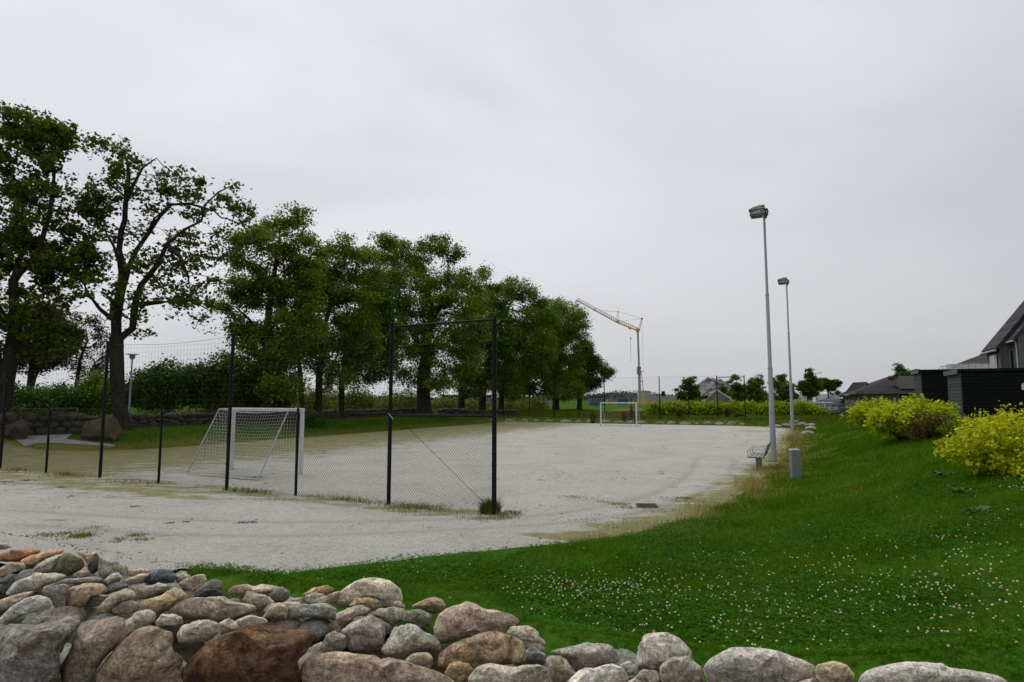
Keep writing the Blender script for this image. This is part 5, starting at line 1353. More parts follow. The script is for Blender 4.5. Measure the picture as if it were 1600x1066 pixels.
tree('maple_tree', 'big open crowned maple with bare twisting limbs, standing by the old wall', 33.5,
     [(192, 672), (187, 600), (185, 545), (185, 500), (189, 460), (193, 425)],
     [(190, 250, 42, 22), (240, 265, 35, 20), (165, 280, 28, 18), (290, 295, 40, 22), (262, 310, 30, 25), (310, 330, 35, 18), (360, 318, 32, 26), (375, 345, 18, 25), (335, 385, 22, 38), (290, 390, 30, 30), (262, 440, 52, 36), (300, 475, 38, 34), (225, 470, 40, 36), (240, 410, 32, 25), (140, 320, 24, 30), (130, 375, 26, 30), (150, 425, 24, 25), (165, 395, 22, 25), (212, 355, 25, 28), (215, 300, 25, 25), (315, 515, 14, 18), (215, 525, 14, 16), (330, 445, 22, 28), (125, 350, 15, 40), (160, 345, 20, 25)],
     0.36, LEAF_MAPLE, 520, 8700, 0.175, seed=22, step=0.36, sigma=0.24, extra=0.02, depth_f=0.7, r_tip=0.014, wide=0.55, dense=1.0,
     limbs=[[(186, 535), (207, 513), (216, 478, -.3), (228, 449, -.5), (261, 416, -.8), (276, 389, -1), (306, 368, -1.2), (333, 356, -1.3), (340, 332, -1.4), (362, 314, -1.5), (388, 303, -1.6)],
            [(189, 455), (183, 425, .3), (177, 407, .5), (162, 380, .9), (141, 350, 1.2), (118, 342, 1.5)],
            [(193, 425), (186, 392), (189, 362), (195, 344), (192, 320, .3), (186, 302, .5), (165, 287, .8), (138, 270, 1)],
            [(193, 425), (210, 389, .2), (225, 359, .5), (237, 332, .8), (252, 311, 1), (279, 308, 1.2), (316, 318, 1.4)],
            [(195, 344), (201, 320, -.3), (216, 299, -.6), (240, 272, -1), (264, 260, -1.2)],
            [(192, 310), (201, 278), (195, 245, .2), (176, 228, .3)],
            [(225, 359), (250, 345, -.5), (265, 338, -.8)],
            [(185, 500), (174, 498), (160, 484, -.2), (147, 463, -.4), (138, 440, -.5)],
            [(174, 498), (175, 470), (162, 463)],
            [(216, 478), (245, 470, .5), (285, 465, .9), (310, 480, 1.2)],
            [(276, 389), (300, 410, -1.2), (312, 440, -1.2)]])
tree('broadleaf_tree', 'dense oval dark tree first in the massed row beyond the open crowned maple', 43, [(420, 660), (416, 560), (420, 480), (430, 420), (440, 370)],
     [(448, 350, 36, 30), (410, 395, 42, 40), (465, 395, 36, 38), (380, 450, 32, 40), (440, 450, 52, 50), (368, 505, 20, 22), (400, 530, 38, 38), (450, 530, 40, 48), (485, 430, 22, 35), (405, 590, 36, 32), (440, 600, 34, 32), (385, 565, 25, 30), (490, 500, 22, 40), (352, 480, 10, 14), (420, 350, 20, 20)], 0.42, LEAF_ASH, 560, 30000, 0.17, seed=23, sigma=0.34,
     limbs=[[(416, 545), (390, 500), (368, 480), (352, 478)], [(416, 570), (392, 545), (372, 520)]])
tree('broadleaf_tree', 'slim tree with a pale leaning trunk next to the dense oval one', 46, [(474, 655), (469, 600), (464, 540), (460, 500), (466, 440)],
     [(466, 540, 24, 32), (482, 500, 28, 36), (470, 450, 26, 36), (455, 575, 18, 20), (490, 545, 22, 25)], 0.17, LEAF_ASH, 220, 9500, 0.17, seed=24, sigma=0.34)
tree('broadleaf_tree', 'straight trunked tree carrying fresh green sprays, third in the massed row', 47.5, [(497, 655), (498, 590), (505, 520), (522, 450), (530, 410)],
     [(530, 402, 30, 26), (562, 415, 32, 34), (505, 445, 32, 38), (545, 475, 45, 45), (520, 535, 40, 40), (562, 545, 28, 38), (500, 572, 24, 20), (545, 385, 14, 14), (550, 510, 30, 30), (535, 580, 24, 16), (515, 600, 14, 10)], 0.26, LEAF_ASH, 460, 20000, 0.17, seed=25, sigma=0.36)
tree('broadleaf_tree', 'slender tree between the straight trunked one and the broad one', 51, [(533, 652), (535, 600), (545, 540), (565, 480)],
     [(580, 460, 32, 38), (590, 520, 38, 42), (555, 560, 28, 26), (600, 570, 26, 22), (575, 590, 18, 14)], 0.24, LEAF_DARK, 320, 13000, 0.17, seed=26, sigma=0.36)
tree('broadleaf_tree', 'broad flat topped tree on the thickest trunk, filling the tall framed fence bay', 60, [(662, 650), (660, 590), (668, 540), (676, 480), (680, 440)],
     [(640, 400, 44, 28), (690, 392, 36, 24), (606, 420, 28, 28), (738, 432, 32, 20), (700, 455, 58, 45), (640, 470, 52, 48), (682, 535, 58, 38), (620, 540, 40, 42), (742, 505, 34, 42), (715, 575, 36, 28), (650, 585, 38, 22), (604, 395, 20, 20), (760, 450, 14, 18), (590, 470, 22, 40), (600, 530, 22, 35), (690, 600, 26, 14), (625, 595, 22, 16), (735, 560, 30, 30), (660, 505, 40, 30)], 0.62, LEAF_ASH, 760, 38000, 0.19, seed=27, step=0.5, sigma=0.42,
     limbs=[[(662, 560), (630, 500), (610, 440)], [(666, 550), (705, 510), (745, 465)], [(676, 480), (660, 430), (640, 400)], [(672, 510), (700, 450), (700, 405)]])
tree('broadleaf_tree', 'dark lower tree behind the end post of the near fence', 68, [(720, 648), (722, 590), (740, 530), (755, 490)],
     [(760, 482, 36, 36), (770, 540, 42, 42), (742, 585, 38, 26), (735, 535, 25, 35), (745, 608, 28, 14)], 0.36, LEAF_DARK, 380, 17000, 0.20, seed=28, sigma=0.42, step=0.5)
tree('broadleaf_tree', 'tree with a peaked double crown just past the end post of the near fence', 73, [(752, 646), (756, 590), (775, 520), (800, 470)],
     [(810, 455, 28, 22), (785, 480, 26, 26), (832, 492, 30, 34), (800, 510, 40, 40), (800, 565, 44, 42), (770, 598, 26, 18), (845, 540, 25, 40), (795, 608, 26, 14)], 0.40, LEAF_ASH, 480, 22000, 0.20, seed=29, sigma=0.44, step=0.52)
tree('broadleaf_tree', 'fork trunked dark tree deeper in the row, left of the domed tree', 81, [(781, 645), (783, 615), (795, 570), (820, 530)],
     [(845, 530, 36, 44), (830, 585, 40, 32), (862, 500, 26, 26), (800, 590, 25, 25), (860, 570, 30, 35), (815, 612, 26, 12), (850, 610, 24, 14)], 0.34, LEAF_DARK, 400, 18000, 0.21, seed=30, sigma=0.45, step=0.55, limbs=[[(783, 620), (776, 600), (770, 580)]])
tree('broadleaf_tree', 'domed tree whose top meets the tip of the crane jib', 91, [(868, 643), (869, 600), (876, 545), (885, 500)],
     [(874, 490, 36, 22), (905, 510, 18, 22), (880, 535, 48, 42), (870, 588, 42, 32), (912, 540, 18, 22), (850, 505, 18, 22), (885, 615, 30, 12)], 0.45, LEAF_ASH, 560, 24000, 0.22, seed=31, sigma=0.48, step=0.6)
tree('broadleaf_tree', 'lowest rounded tree ending the row, beside the crane', 98, [(905, 641), (907, 600), (915, 570)],
     [(922, 568, 26, 24), (918, 600, 28, 20), (890, 600, 32, 22), (940, 582, 12, 16), (900, 570, 22, 22)], 0.36, LEAF_DARK, 380, 18000, 0.22, seed=32, sigma=0.46, step=0.6)
# trees standing behind the open maple
tree('broadleaf_tree', 'bronze green tree with twin trunks behind the tall maple at the frame edge', 50, [(42, 650), (46, 600), (55, 540), (60, 500)],
     [(60, 500, 38, 34), (92, 520, 34, 34), (45, 555, 38, 30), (100, 560, 22, 22), (20, 540, 30, 30)], 0.30, LEAF_OLD, 330, 12000, 0.18, seed=33, sigma=0.36, group='trees behind the old wall', limbs=[[(42, 645), (55, 590), (80, 540)]])
tree('bare_tree', 'half bare brown tree with thin spreading twigs behind the open maple', 48, [(118, 650), (120, 600), (128, 560), (132, 530)],
     [(130, 510, 28, 28), (150, 540, 24, 30), (115, 545, 24, 28), (160, 575, 18, 22), (135, 580, 28, 20)], 0.17, LEAF_OLD, 460, 2600, 0.14, seed=34, sigma=0.25, group='trees behind the old wall', extra=0, step=0.34, r_tip=0.010)

# scrub and meadow bushes behind the row
SH = [('rounded dark bush mass behind the path lamp and the open maple', 42, [(255, 605, 38, 38), (225, 615, 26, 28), (290, 600, 30, 30)], LEAF_DARK, 20000, 0.14),
      ('tallest dark bush behind the near goal, left of a tall fence post', 43, [(318, 605, 34, 36), (345, 585, 22, 32), (350, 615, 28, 34)], LEAF_DARK, 20000, 0.14),
      ('deep green bush under the dense oval tree', 45, [(392, 620, 34, 30), (430, 622, 30, 26), (455, 610, 18, 24)], LEAF_DARK, 15000, 0.14),
      ('green bush between the leftmost trees and the open maple, behind the wall', 42, [(165, 622, 34, 24), (130, 625, 24, 20), (150, 600, 18, 20)], LEAF_ASH, 15000, 0.14),
      ('dark bush at the far left behind the short path wall', 40, [(90, 628, 30, 20), (50, 632, 30, 22), (15, 628, 25, 24)], LEAF_DARK, 15000, 0.14)]
for k, (lab, Y, bl, mt, nl, lf) in enumerate(SH):
    bush('shrub', lab, pxblobs(bl, Y, 0.8), mt, nl, lf, 'bushes behind the old wall', 40 + k, sigma=0.28, nsp=220, stems=16, wide=0.45, shell=0.3)
SC_ = [('yellow green scrub seen between the pale leaning trunk and the straight one', 70, [(486, 628, 24, 20), (512, 630, 22, 20)]),
       ('darker rounded scrub between the straight trunk and the slender one', 66, [(550, 628, 18, 24), (568, 632, 16, 20)]),
       ('pale meadow scrub left of the thickest trunk', 80, [(622, 628, 24, 20), (600, 632, 20, 16), (645, 628, 18, 18)]),
       ('low olive scrub right of the thickest trunk, before the far brick house', 86, [(690, 634, 18, 12), (715, 634, 20, 12), (745, 634, 18, 12)]),
       ('low green scrub at the foot of the far trunks', 96, [(800, 634, 24, 12), (835, 634, 22, 12)])]
for k, (lab, Y, bl) in enumerate(SC_):
    bush('shrub', lab, pxblobs(bl, Y, 0.8), LEAF_SCRUB if k != 1 else LEAF_ASH, 5000, 0.2, 'scrub beyond the row of trees', 60 + k, sigma=0.4, nsp=200, stems=10, wide=0.4, shell=0.3)
q = hit(492, 668); bush('shrub', 'small dark nettle clump on the grass right of the near goal', [(q + [0, 0, 0.45], (0.65, 0.5, 0.5))], LEAF_DARK, 2200, 0.11, None, 71, stems=8, sigma=0.12, nsp=60)

# golden shrubs on the bank
q = hit(1562, 735)
gb = [(at(1580, 700, 10.2), (0.80, 0.75, 0.40)), (at(1525, 708, 10.5), (0.36, 0.45, 0.24)), (at(1640, 695, 9.8), (0.9, 0.8, 0.42)), (at(1605, 668, 10.6), (0.5, 0.5, 0.22)), (at(1540, 672, 10.9), (0.32, 0.4, 0.20)), (at(1650, 745, 9.4), (0.6, 0.6, 0.45)), (at(1600, 725, 9.8), (0.55, 0.5, 0.25))]
bush('golden_shrub', 'nearest bright yellow shrub cut by the frame edge, in front of the largest black shed', gb, LEAF_GOLD, 17000, 0.066, 'golden shrubs on the bank', 81, sprig=0.20, sigma=0.045, nsp=520, wide=0.30, stems=60, shell=0.30)
gb = [(at(1415, 658, 19.2), (0.98, 0.85, 0.36)), (at(1392, 660, 19.6), (0.55, 0.7, 0.34)), (at(1438, 646, 19.6), (0.55, 0.6, 0.28)), (at(1460, 655, 19.2), (0.5, 0.6, 0.34)), (at(1424, 636, 20), (0.24, 0.3, 0.16))]
bush('golden_shrub', 'middle yellow green shrub in front of the black sheds', gb, LEAF_LIME, 20000, 0.095, 'golden shrubs on the bank', 82, sprig=0.22, sigma=0.07, nsp=520, wide=0.32, stems=50, shell=0.30)
gb = [(at(1358, 648, 30), (0.72, 0.8, 0.42)), (at(1376, 643, 30), (0.5, 0.7, 0.36)), (at(1345, 652, 30), (0.32, 0.5, 0.32))]
bush('golden_shrub', 'farthest yellow green shrub on the bank beside the parked cars', gb, LEAF_LIME, 12000, 0.12, 'golden shrubs on the bank', 83, sprig=0.22, sigma=0.09, nsp=360, wide=0.34, stems=30, shell=0.30)
gb = [(at(1462, 668, 17.5), (0.55, 0.6, 0.34)), (at(1485, 668, 17.2), (0.3, 0.4, 0.26)), (at(1440, 676, 17.6), (0.4, 0.4, 0.22))]
BR = leaf_mat('russet_leaf', [(0.15, (0.045, 0.035, 0.012)), (0.45, (0.085, 0.065, 0.02)), (0.7, (0.10, 0.09, 0.025)), (0.9, (0.16, 0.10, 0.03))], 0.25, 2.0, 0.6)
bush('russet_shrub', 'brownish spirea shrub between the near and middle yellow shrubs', gb, BR, 6000, 0.055, None, 84, sprig=0.15, sigma=0.06, nsp=320, wide=0.3, stems=50)
gb = [(at(1500, 672, 16.4), (0.4, 0.4, 0.24))]
bush('shrub', 'small dark green plant at the foot of the grey shed end', gb, LEAF_ASH, 2200, 0.06, None, 85, sprig=0.12, sigma=0.05, nsp=140, wide=0.3, stems=20)

# long clipped hedge behind the far fence
hb = []
rh = np.random.default_rng(91)
for px in np.arange(1022, 1280, 8.5):
    Y = 66.5 - (px - 1022) * 0.012; ry = rh.uniform(9.5, 12)
    if px > 1262: ry *= 0.8
    hb.append((at(px, 653.5 - ry, Y), (0.95, 1.0, ry * Y / 960)))
bush('hedge', 'long yellow green hedge beyond the far fence with paler shoots on top', hb, LEAF_YG, 55000, 0.19, None, 92, cat='hedge', sigma=0.17, nsp=2600, stems=60, wide=0.36, shell=0.33, sprig=0.22)
for k, (px, lab) in enumerate(((1222, ''),)): pass
# young trees behind the hedge
YT = [('dense conical dark tree left of the grey spoil heap', 78, [(1077, 645), (1077, 620), (1077, 600)], [(1077, 608, 13, 16), (1064, 618, 10, 9), (1089, 617, 12, 11), (1077, 594, 5, 7), (1077, 625, 16, 8)], LEAF_DARK, 7500),
      ('young tree right of the fence corner bay, with a thin leading shoot', 76, [(1151, 645), (1151, 615), (1151, 592)], [(1151, 590, 4, 6), (1150, 602, 7, 8), (1152, 616, 12, 13), (1158, 618, 10, 12), (1166, 608, 5, 8)], LEAF_ASH, 5200),
      ('upright young tree just left of the near floodlight pole', 76, [(1184, 645), (1184, 615), (1185, 592)], [(1185, 592, 5, 8), (1182, 610, 13, 15), (1172, 598, 5, 9), (1190, 618, 9, 12), (1178, 626, 14, 9)], LEAF_SCRUB, 5200),
      ('yellowish young tree between the two floodlight poles', 76, [(1222, 645), (1222, 615), (1224, 592)], [(1225, 593, 5, 8), (1221, 610, 13, 14), (1210, 599, 5, 10), (1238, 612, 7, 12), (1228, 622, 14, 10), (1210, 622, 10, 10)], LEAF_SCRUB, 6600),
      ('small pointed dark tree beside the white container', 74, [(1262, 648), (1262, 620), (1263, 580)], [(1263, 583, 4, 7), (1262, 598, 11, 12), (1252, 606, 6, 7), (1272, 606, 8, 9), (1262, 613, 11, 7)], LEAF_DARK, 6200),
      ('round topped dark tree behind the white container', 84, [(1292, 645), (1292, 620), (1291, 606)], [(1290, 599, 13, 8), (1301, 603, 9, 8), (1279, 604, 8, 8), (1311, 614, 6, 3)], LEAF_DARK, 6000),
      ('yellow green young tree behind the ridge of the gable house', 104, [(1130, 645), (1130, 618), (1130, 606)], [(1132, 616, 10, 10), (1122, 620, 9, 7), (1128, 606, 5, 6)], LEAF_SCRUB, 2600)]
for k, (lab, Y, tr, bl, mt, nl) in enumerate(YT):
    tree('young_tree', lab, Y, tr, bl, 0.09, mt, 150, nl, 0.17, group='small trees behind the hedge', seed=120 + k, sigma=0.17, step=0.28, r_tip=0.007, extra=0.3)
tree('young_tree', 'small dark tree sticking up between the low building and the black sheds', 44, [(1412, 625), (1412, 600), (1409, 576)], [(1408, 575, 4, 6), (1405, 588, 9, 8), (1414, 590, 6, 6), (1411, 583, 6, 6)], 0.06, LEAF_DARK, 90, 2400, 0.11, group='small trees behind the hedge', seed=141, sigma=0.12, step=0.2, r_tip=0.006, extra=0.3)
# tall brown docks before the hedge
DOCK = leaf_mat('dock_seed', [(0.2, (0.06, 0.025, 0.012)), (0.6, (0.11, 0.045, 0.02)), (0.9, (0.15, 0.08, 0.03))], 0.15, 2.0, 0.8)
for k, (px, py, hh, lab) in enumerate(((927, 655, 16, 'reddish brown dock stand left of the far goal'), (976, 655, 12, 'reddish dock stand seen through the far goal'), (988, 655, 22, 'taller reddish dock stand by the far goal post'), (1062, 655, 17, 'reddish dock stand before the hedge, left of a tall fence post'), (1137, 655, 16, 'dark dock stand inside the framed bay of the far fence'))):
    q = at(px, py, 57.8); z0 = float(hz(q[0], q[1])); H_ = hh * 57.8 / 960
    bush('dock_plant', lab, [(np.array([q[0], q[1], z0 + H_ * 0.55]), (0.28, 0.25, H_ * 0.5))], DOCK, 500, 0.09, 'docks along the far fence', 150 + k, cat='weed', stems=8, sigma=0.08, nsp=40)
gb = [(at(1157, 655, 57.0) + [0, 0, 0.15], (0.55, 0.4, 0.42))]
bush('shrub', 'small dark green bush at the far fence end post', gb, LEAF_DARK, 1500, 0.12, None, 160, stems=6, sigma=0.12, nsp=50)
# ------------------------------------------------------------------ black sheds on the bank
SHED = boards('black_boards', (0.007, 0.007, 0.008), (0.004, 0.004, 0.0045), 0.14, rough=0.7)
SHED_E = boards('grey_green_boards', (0.062, 0.072, 0.062), (0.042, 0.050, 0.044), 0.14)
ROOFM = M('dark_roofing', (0.016, 0.016, 0.018), (0.010, 0.010, 0.011), 0.85, 4.0, spec=0.1)
FASC = M('grey_fascia', (0.115, 0.12, 0.12), (0.085, 0.09, 0.09), 0.7, spec=0.1)
FASC2 = M('stone_grey_fascia', (0.17, 0.165, 0.14), (0.13, 0.125, 0.11), 0.7)

def shed(px_corner, v_, u1, top, label, width, end_mat=SHED_E, fascia=0.0, u0=None):
    """box whose light end faces the pitch and whose dark long side faces the viewer; local x = across, y = along the pitch"""
    r = ray(px_corner, 620); rr = r[0] / r[1]
    u = v_ * (AV[0] - rr * AV[1]) / (rr * AU[1] - AU[0]) if u0 is None else u0
    p = W(u, v_); z0 = float(hz(p[0], p[1])); zt = at(px_corner, top, p[1])[2]
    t = thing('storage_shed', label, 'shed', (p[0], p[1], z0 - 0.3), ROT, 'black sheds on the bank')
    h = zt - z0 + 0.3; dp = u1
    mb = MB(); mb.box((width / 2 + 0.02, dp / 2, (h - 0.1) / 2), (width, dp, h - 0.1)); mb.build('wall', SHED, t)
    mb = MB(); mb.box((-0.001, dp / 2, (h - 0.1) / 2 - 0.01), (0.042, dp + 0.04, h - 0.12)); mb.build('end_wall', end_mat, t)
    mb = MB(); mb.box((width / 2, dp / 2, h - 0.04), (width + 0.22, dp + 0.2, 0.10)); mb.build('roof', ROOFM, t)
    mb = MB(); mb.box((-0.125, dp / 2, h - 0.09), (0.025, dp + 0.2, 0.20)); mb.build('fascia', FASC, t)
    if fascia:
        mb = MB(); mb.box((width / 2, -0.12, h - 0.05 + fascia / 2 - 0.3), (width + 0.2, 0.03, fascia)); mb.build('parapet', FASC2, t)
    return t, u, h
s1, us1, hs1 = shed(1503, 5.5, 2.6, 577, 'largest black boarded shed with a grey green end, behind the nearest yellow shrub', 10.0)
shed(1441, 5.6, 2.6, 578, 'second black shed with a narrow grey end, behind the middle yellow shrub', 7.0)
shed(1407, 5.6, 2.4, 600, 'lower black shed topped by a pale grey parapet, left of the second shed', 5.0, fascia=0.9)
shed(1387, 5.6, 2.4, 597, 'fourth black shed with a pale roof corner, farther along the row', 5.0)
shed(1372, 5.7, 2.4, 606, 'small farthest black shed beside the wooden gable', 4.0)
mb = MB(); mb.box((0, 0, 0), (0.10, 0.08, 0.22)); mb.tube([(0, 0.0, 0.11), (0, 0, 0.16)], 0.03, 8)
rr = ray(1598, 603); rr_ = rr[0] / rr[1]
wl = mb.build('wall_lamp', M('wall_lamp_white', (0.62, 0.64, 0.66), None, 0.4), s1, bevel=0.01)
# on the long dark side: local y = 0 face
kk = (rr_ * (W(us1, 5.5)[1]) - W(us1, 5.5)[0]) / (AV[0] - rr_ * AV[1]); wl.location = (kk, -0.045, hs1 - 0.75)

# ------------------------------------------------------------------ house with a steep roof
HW = boards('grey_cladding', (0.14, 0.14, 0.138), (0.11, 0.11, 0.11), 0.14, 'V')
TILE = boards('roof_tiles', (0.050, 0.049, 0.053), (0.026, 0.025, 0.028), 0.34)
WFR = M('grey_frame', (0.16, 0.165, 0.17), None, 0.5)
WHT = M('white_board', (0.62, 0.62, 0.61), (0.52, 0.52, 0.51), 0.6)
GLR = D.materials.new('rail_glass'); GLR.use_nodes = True
_p = GLR.node_tree.nodes['Principled BSDF']; _p.inputs['Base Color'].default_value = (0.85, 0.92, 0.92, 1); _p.inputs['Transmission Weight'].default_value = 0.85; _p.inputs['Roughness'].default_value = 0.05; _p.inputs['IOR'].default_value = 1.1
GLW = M('bright_window_glass', (0.10, 0.13, 0.13), (0.06, 0.08, 0.08), 0.06, 1.0, spec=0.9)
CURT = M('pale_curtain', (0.36, 0.40, 0.39), (0.28, 0.31, 0.31), 0.8, 6.0)
v0 = 12.0
r = ray(1563, 560); rr_ = r[0] / r[1]; u0 = v0 * (AV[0] - rr_ * AV[1]) / (rr_ * AU[1] - AU[0])
p = W(u0, v0); z0 = float(hz(p[0], p[1])); eave = at(1563, 541, p[1])[2] - z0
HS = thing('row_house', 'steep roofed dark grey house with balcony rising behind the largest shed', 'house', (p[0], p[1], z0), ROT)
DP, WD = 3.6, 7.0; rise = 4.5
mb = MB(); mb.box((WD / 2, DP / 2, eave / 2), (WD, DP, eave)); mb.prism([(0, eave), (WD, eave), (WD / 2, eave + rise)], 0.0, DP); mb.build('wall', HW, HS)
mb = MB(); sl = rise / (WD / 2)
mb.prism([(-0.25, eave - 0.25 * sl), (-0.25, eave - 0.25 * sl + 0.25), (WD / 2, eave + rise + 0.42), (WD + 0.25, eave - 0.05), (WD + 0.25, eave - 0.32), (WD / 2, eave + rise + 0.10)], -0.25, DP + 0.25)
rf = mb.build('roof', TILE, HS)
mb = MB(); mb.tube([(-0.32, -0.28, eave - 0.30), (-0.32, DP + 0.25, eave - 0.30)], 0.07, 8); mb.build('gutter', M('pale_gutter', (0.42, 0.42, 0.42), None, 0.5), rf)
fr = MB(); fr.box((-0.02, DP * 0.5, eave - 1.35), (0.06, 1.7, 1.75)); wn = fr.build('window', WFR, HS)
pn = MB(); pn.box((-0.056, DP * 0.5, eave - 1.35), (0.02, 1.5, 1.55)); pn.build('pane', GLW, wn)
cu = MB(); cu.box((-0.07, DP * 0.26, eave - 1.35), (0.008, 0.62, 1.5)); cu.build('curtain', CURT, wn)
fr = MB(); fr.box((0.95, -0.02, eave - 1.35), (0.9, 0.06, 2.2)); dn = fr.build('balcony_door', WFR, HS)
pn = MB(); pn.box((0.95, -0.056, eave - 1.35), (0.74, 0.02, 2.0)); pn.build('pane', GLASS_D, dn)
fr = MB(); fr.box((0.03, -0.03, eave / 2), (0.12, 0.05, eave)); fr.build('corner_board', M('corner_grey', (0.10, 0.10, 0.10), None, 0.6), HS)
mb = MB(); mb.box((2.6, -1.3, eave - 3.1), (6.6, 2.5, 0.2)); mb.build('balcony', M('balcony_grey', (0.13, 0.13, 0.13), None, 0.7), HS)
gl = MB(); gl.box((2.6, -2.5, eave - 2.5), (6.4, 0.014, 0.95)); gl.box((-0.65, -1.25, eave - 2.5), (0.014, 2.4, 0.95)); rl = gl.build('glass_rail', GLR, HS)
mb = MB(); mb.box((2.6, -2.5, eave - 1.99), (6.6, 0.05, 0.05)); mb.box((-0.65, -1.25, eave - 1.99), (0.05, 2.4, 0.05)); mb.build('handrail', ALU, rl)
# projecting bay on the near side
bu = u0 - 1.4; bv = v_at(1592, 560, bu); bx0 = bv - v0; pb = W(bu, bv); be = at(1592, 526, pb[1])[2] - z0
mb = MB(); mb.box((bx0 + 2.5, -0.75, be / 2), (5.0, 1.3, be)); mb.prism([(bx0, be), (bx0 + 5, be), (bx0 + 2.5, be + 3.2)], -1.4, -0.1); mb.build('bay_wall', HW, HS)
mb = MB(); mb.prism([(bx0 - 0.25, be - 0.32), (bx0 - 0.25, be - 0.10), (bx0 + 2.5, be + 3.5), (bx0 + 5.25, be - 0.10), (bx0 + 5.25, be - 0.32), (bx0 + 2.5, be + 3.2)], -1.6, 0.0); rb = mb.build('bay_roof', TILE, HS)
mb = MB(); mb.tube([(bx0 - 0.32, -1.6, be - 0.30), (bx0 - 0.32, 0, be - 0.30)], 0.07, 8); mb.tube([(bx0 - 0.1, -1.3, be - 0.3), (bx0 - 0.06, -1.3, be - 0.8), (bx0 - 0.06, -1.3, 0.2)], 0.045, 8); mb.build('gutter', D.materials['pale_gutter'], rb)
fr = MB(); fr.box((bx0 + 1.6, -1.42, be - 1.6), (1.2, 0.06, 1.7)); wn = fr.build('window', WFR, HS)
pn = MB(); pn.box((bx0 + 1.6, -1.456, be - 1.6), (1.04, 0.02, 1.5)); pn.build('pane', GLASS_D, wn)

# neighbouring hipped roof and the white terrace wall with its railing
p = at(1522, 575, 62); z0 = float(hz(p[0], p[1]))
N2 = thing('hipped_house', 'house with a dark hipped roof and white walls left of the steep roofed house', 'house', (p[0], p[1], z0), -math.atan2(p[0], p[1]))
ze = at(1522, 570, 62)[2] - z0; zr_ = at(1545, 550, 62)[2] - z0; k_ = 62 / 960
mb = MB(); mb.box((24 * k_, 4.0, ze / 2), (46 * k_, 7.6, ze)); mb.build('wall', WHT, N2)
mb = MB(); a, b, c = -26 * k_, 60 * k_, 24 * k_
mb.add([(a, -0.4, ze), (b, -0.4, ze), (b, 8.4, ze), (a, 8.4, ze), (22 * k_, 4, zr_ + 0.25), (b - 2.2, 4, zr_ + 0.25)], [(0, 1, 5, 4), (1, 2, 5), (2, 3, 4, 5), (3, 0, 4), (0, 3, 2, 1)]); mb.build('roof', TILE, N2)
p = at(1470, 578, 40); z0 = float(hz(p[0], p[1]))
zc = at(1500, 578, 40)[2] - z0; k_ = 40 / 960
TR = thing('terrace_railing', 'metal railing on a white walled terrace above the black sheds', 'railing', (p[0], p[1], z0), 0)
zw = at(1520, 569, 41)[2] - z0; mb = MB(); mb.box((60 * k_, 1.0, zw / 2), (62 * k_, 0.5, zw)); mb.build('terrace_wall', WHT, TR)
mb = MB(); z1 = at(1470, 573, 40)[2] - z0; z2 = at(1545, 566, 40)[2] - z0
mb.tube([(-0.2, 0, zc - 0.05), (0, 0, z1), (75 * k_, 0, z2)], 0.022, 6); mb.tube([(0, 0, z1 - 0.12), (75 * k_, 0, z2 - 0.16)], 0.012, 5)
for i in range(8):
    x = (3 + i * 10.3) * k_; mb.tube([(x, 0, zc - 0.4), (x, 0, z1 + (z2 - z1) * (x / (75 * k_)))], 0.014, 6)
mb.build('railing', GALV_D, TR)

# ------------------------------------------------------------------ long low building
BEIGE = M('beige_render', (0.20, 0.185, 0.16), (0.15, 0.14, 0.12), 0.85, 2.0)
u1, u2, va, vb_ = 50.5, 90.0, 3.3, 14.0
p = W(u1, va); z0 = float(hz(p[0], p[1]))
LB = thing('long_building', 'long low building with a big dark hipped roof behind the parked cars', 'building', (p[0], p[1], z0 - 0.2), ROT)
q = W(u2, va); ev = at(1311, 617, q[1])[2] - z0 + 0.2; rg = at(1362, 591, W(86, 7.2)[1])[2] - z0 + 0.2
wd = vb_ - va; dp = u2 - u1
mb = MB(); mb.box((wd / 2, dp / 2, ev / 2 - 0.05), (wd - 0.6, dp - 0.6, ev - 0.1)); mb.build('wall', BEIGE, LB)
mb = MB(); mb.add([(-0.4, -0.4, ev), (wd + 0.4, -0.4, ev), (wd + 0.4, dp + 0.4, ev), (-0.4, dp + 0.4, ev), (4.6, 10.0, rg), (4.6, dp - 3.5, rg)], [(0, 1, 4), (1, 2, 5, 4), (2, 3, 5), (3, 0, 4, 5), (0, 3, 2, 1)])
mb.build('roof', M('brown_black_roof', (0.030, 0.026, 0.027), (0.020, 0.018, 0.019), 0.85, 3.0, spec=0.12), LB)
mb = MB(); mb.box((-0.42, dp / 2, ev - 0.08), (0.03, dp + 0.8, 0.14)); mb.box((wd / 2, -0.42, ev - 0.08), (wd + 0.8, 0.03, 0.14)); mb.build('fascia', FASC, LB)
for yy, L in ((dp - 9.0, 2.4), (dp - 14.0, 2.4), (dp - 22.0, 2.4)):
    fr = MB(); fr.box((0.27, yy, ev - 1.2), (0.08, L, 1.0)); wn = fr.build('window', WHT, LB); pn = MB(); pn.box((0.225, yy, ev - 1.2), (0.02, L - 0.2, 0.8)); pn.build('pane', GLASS_D, wn)
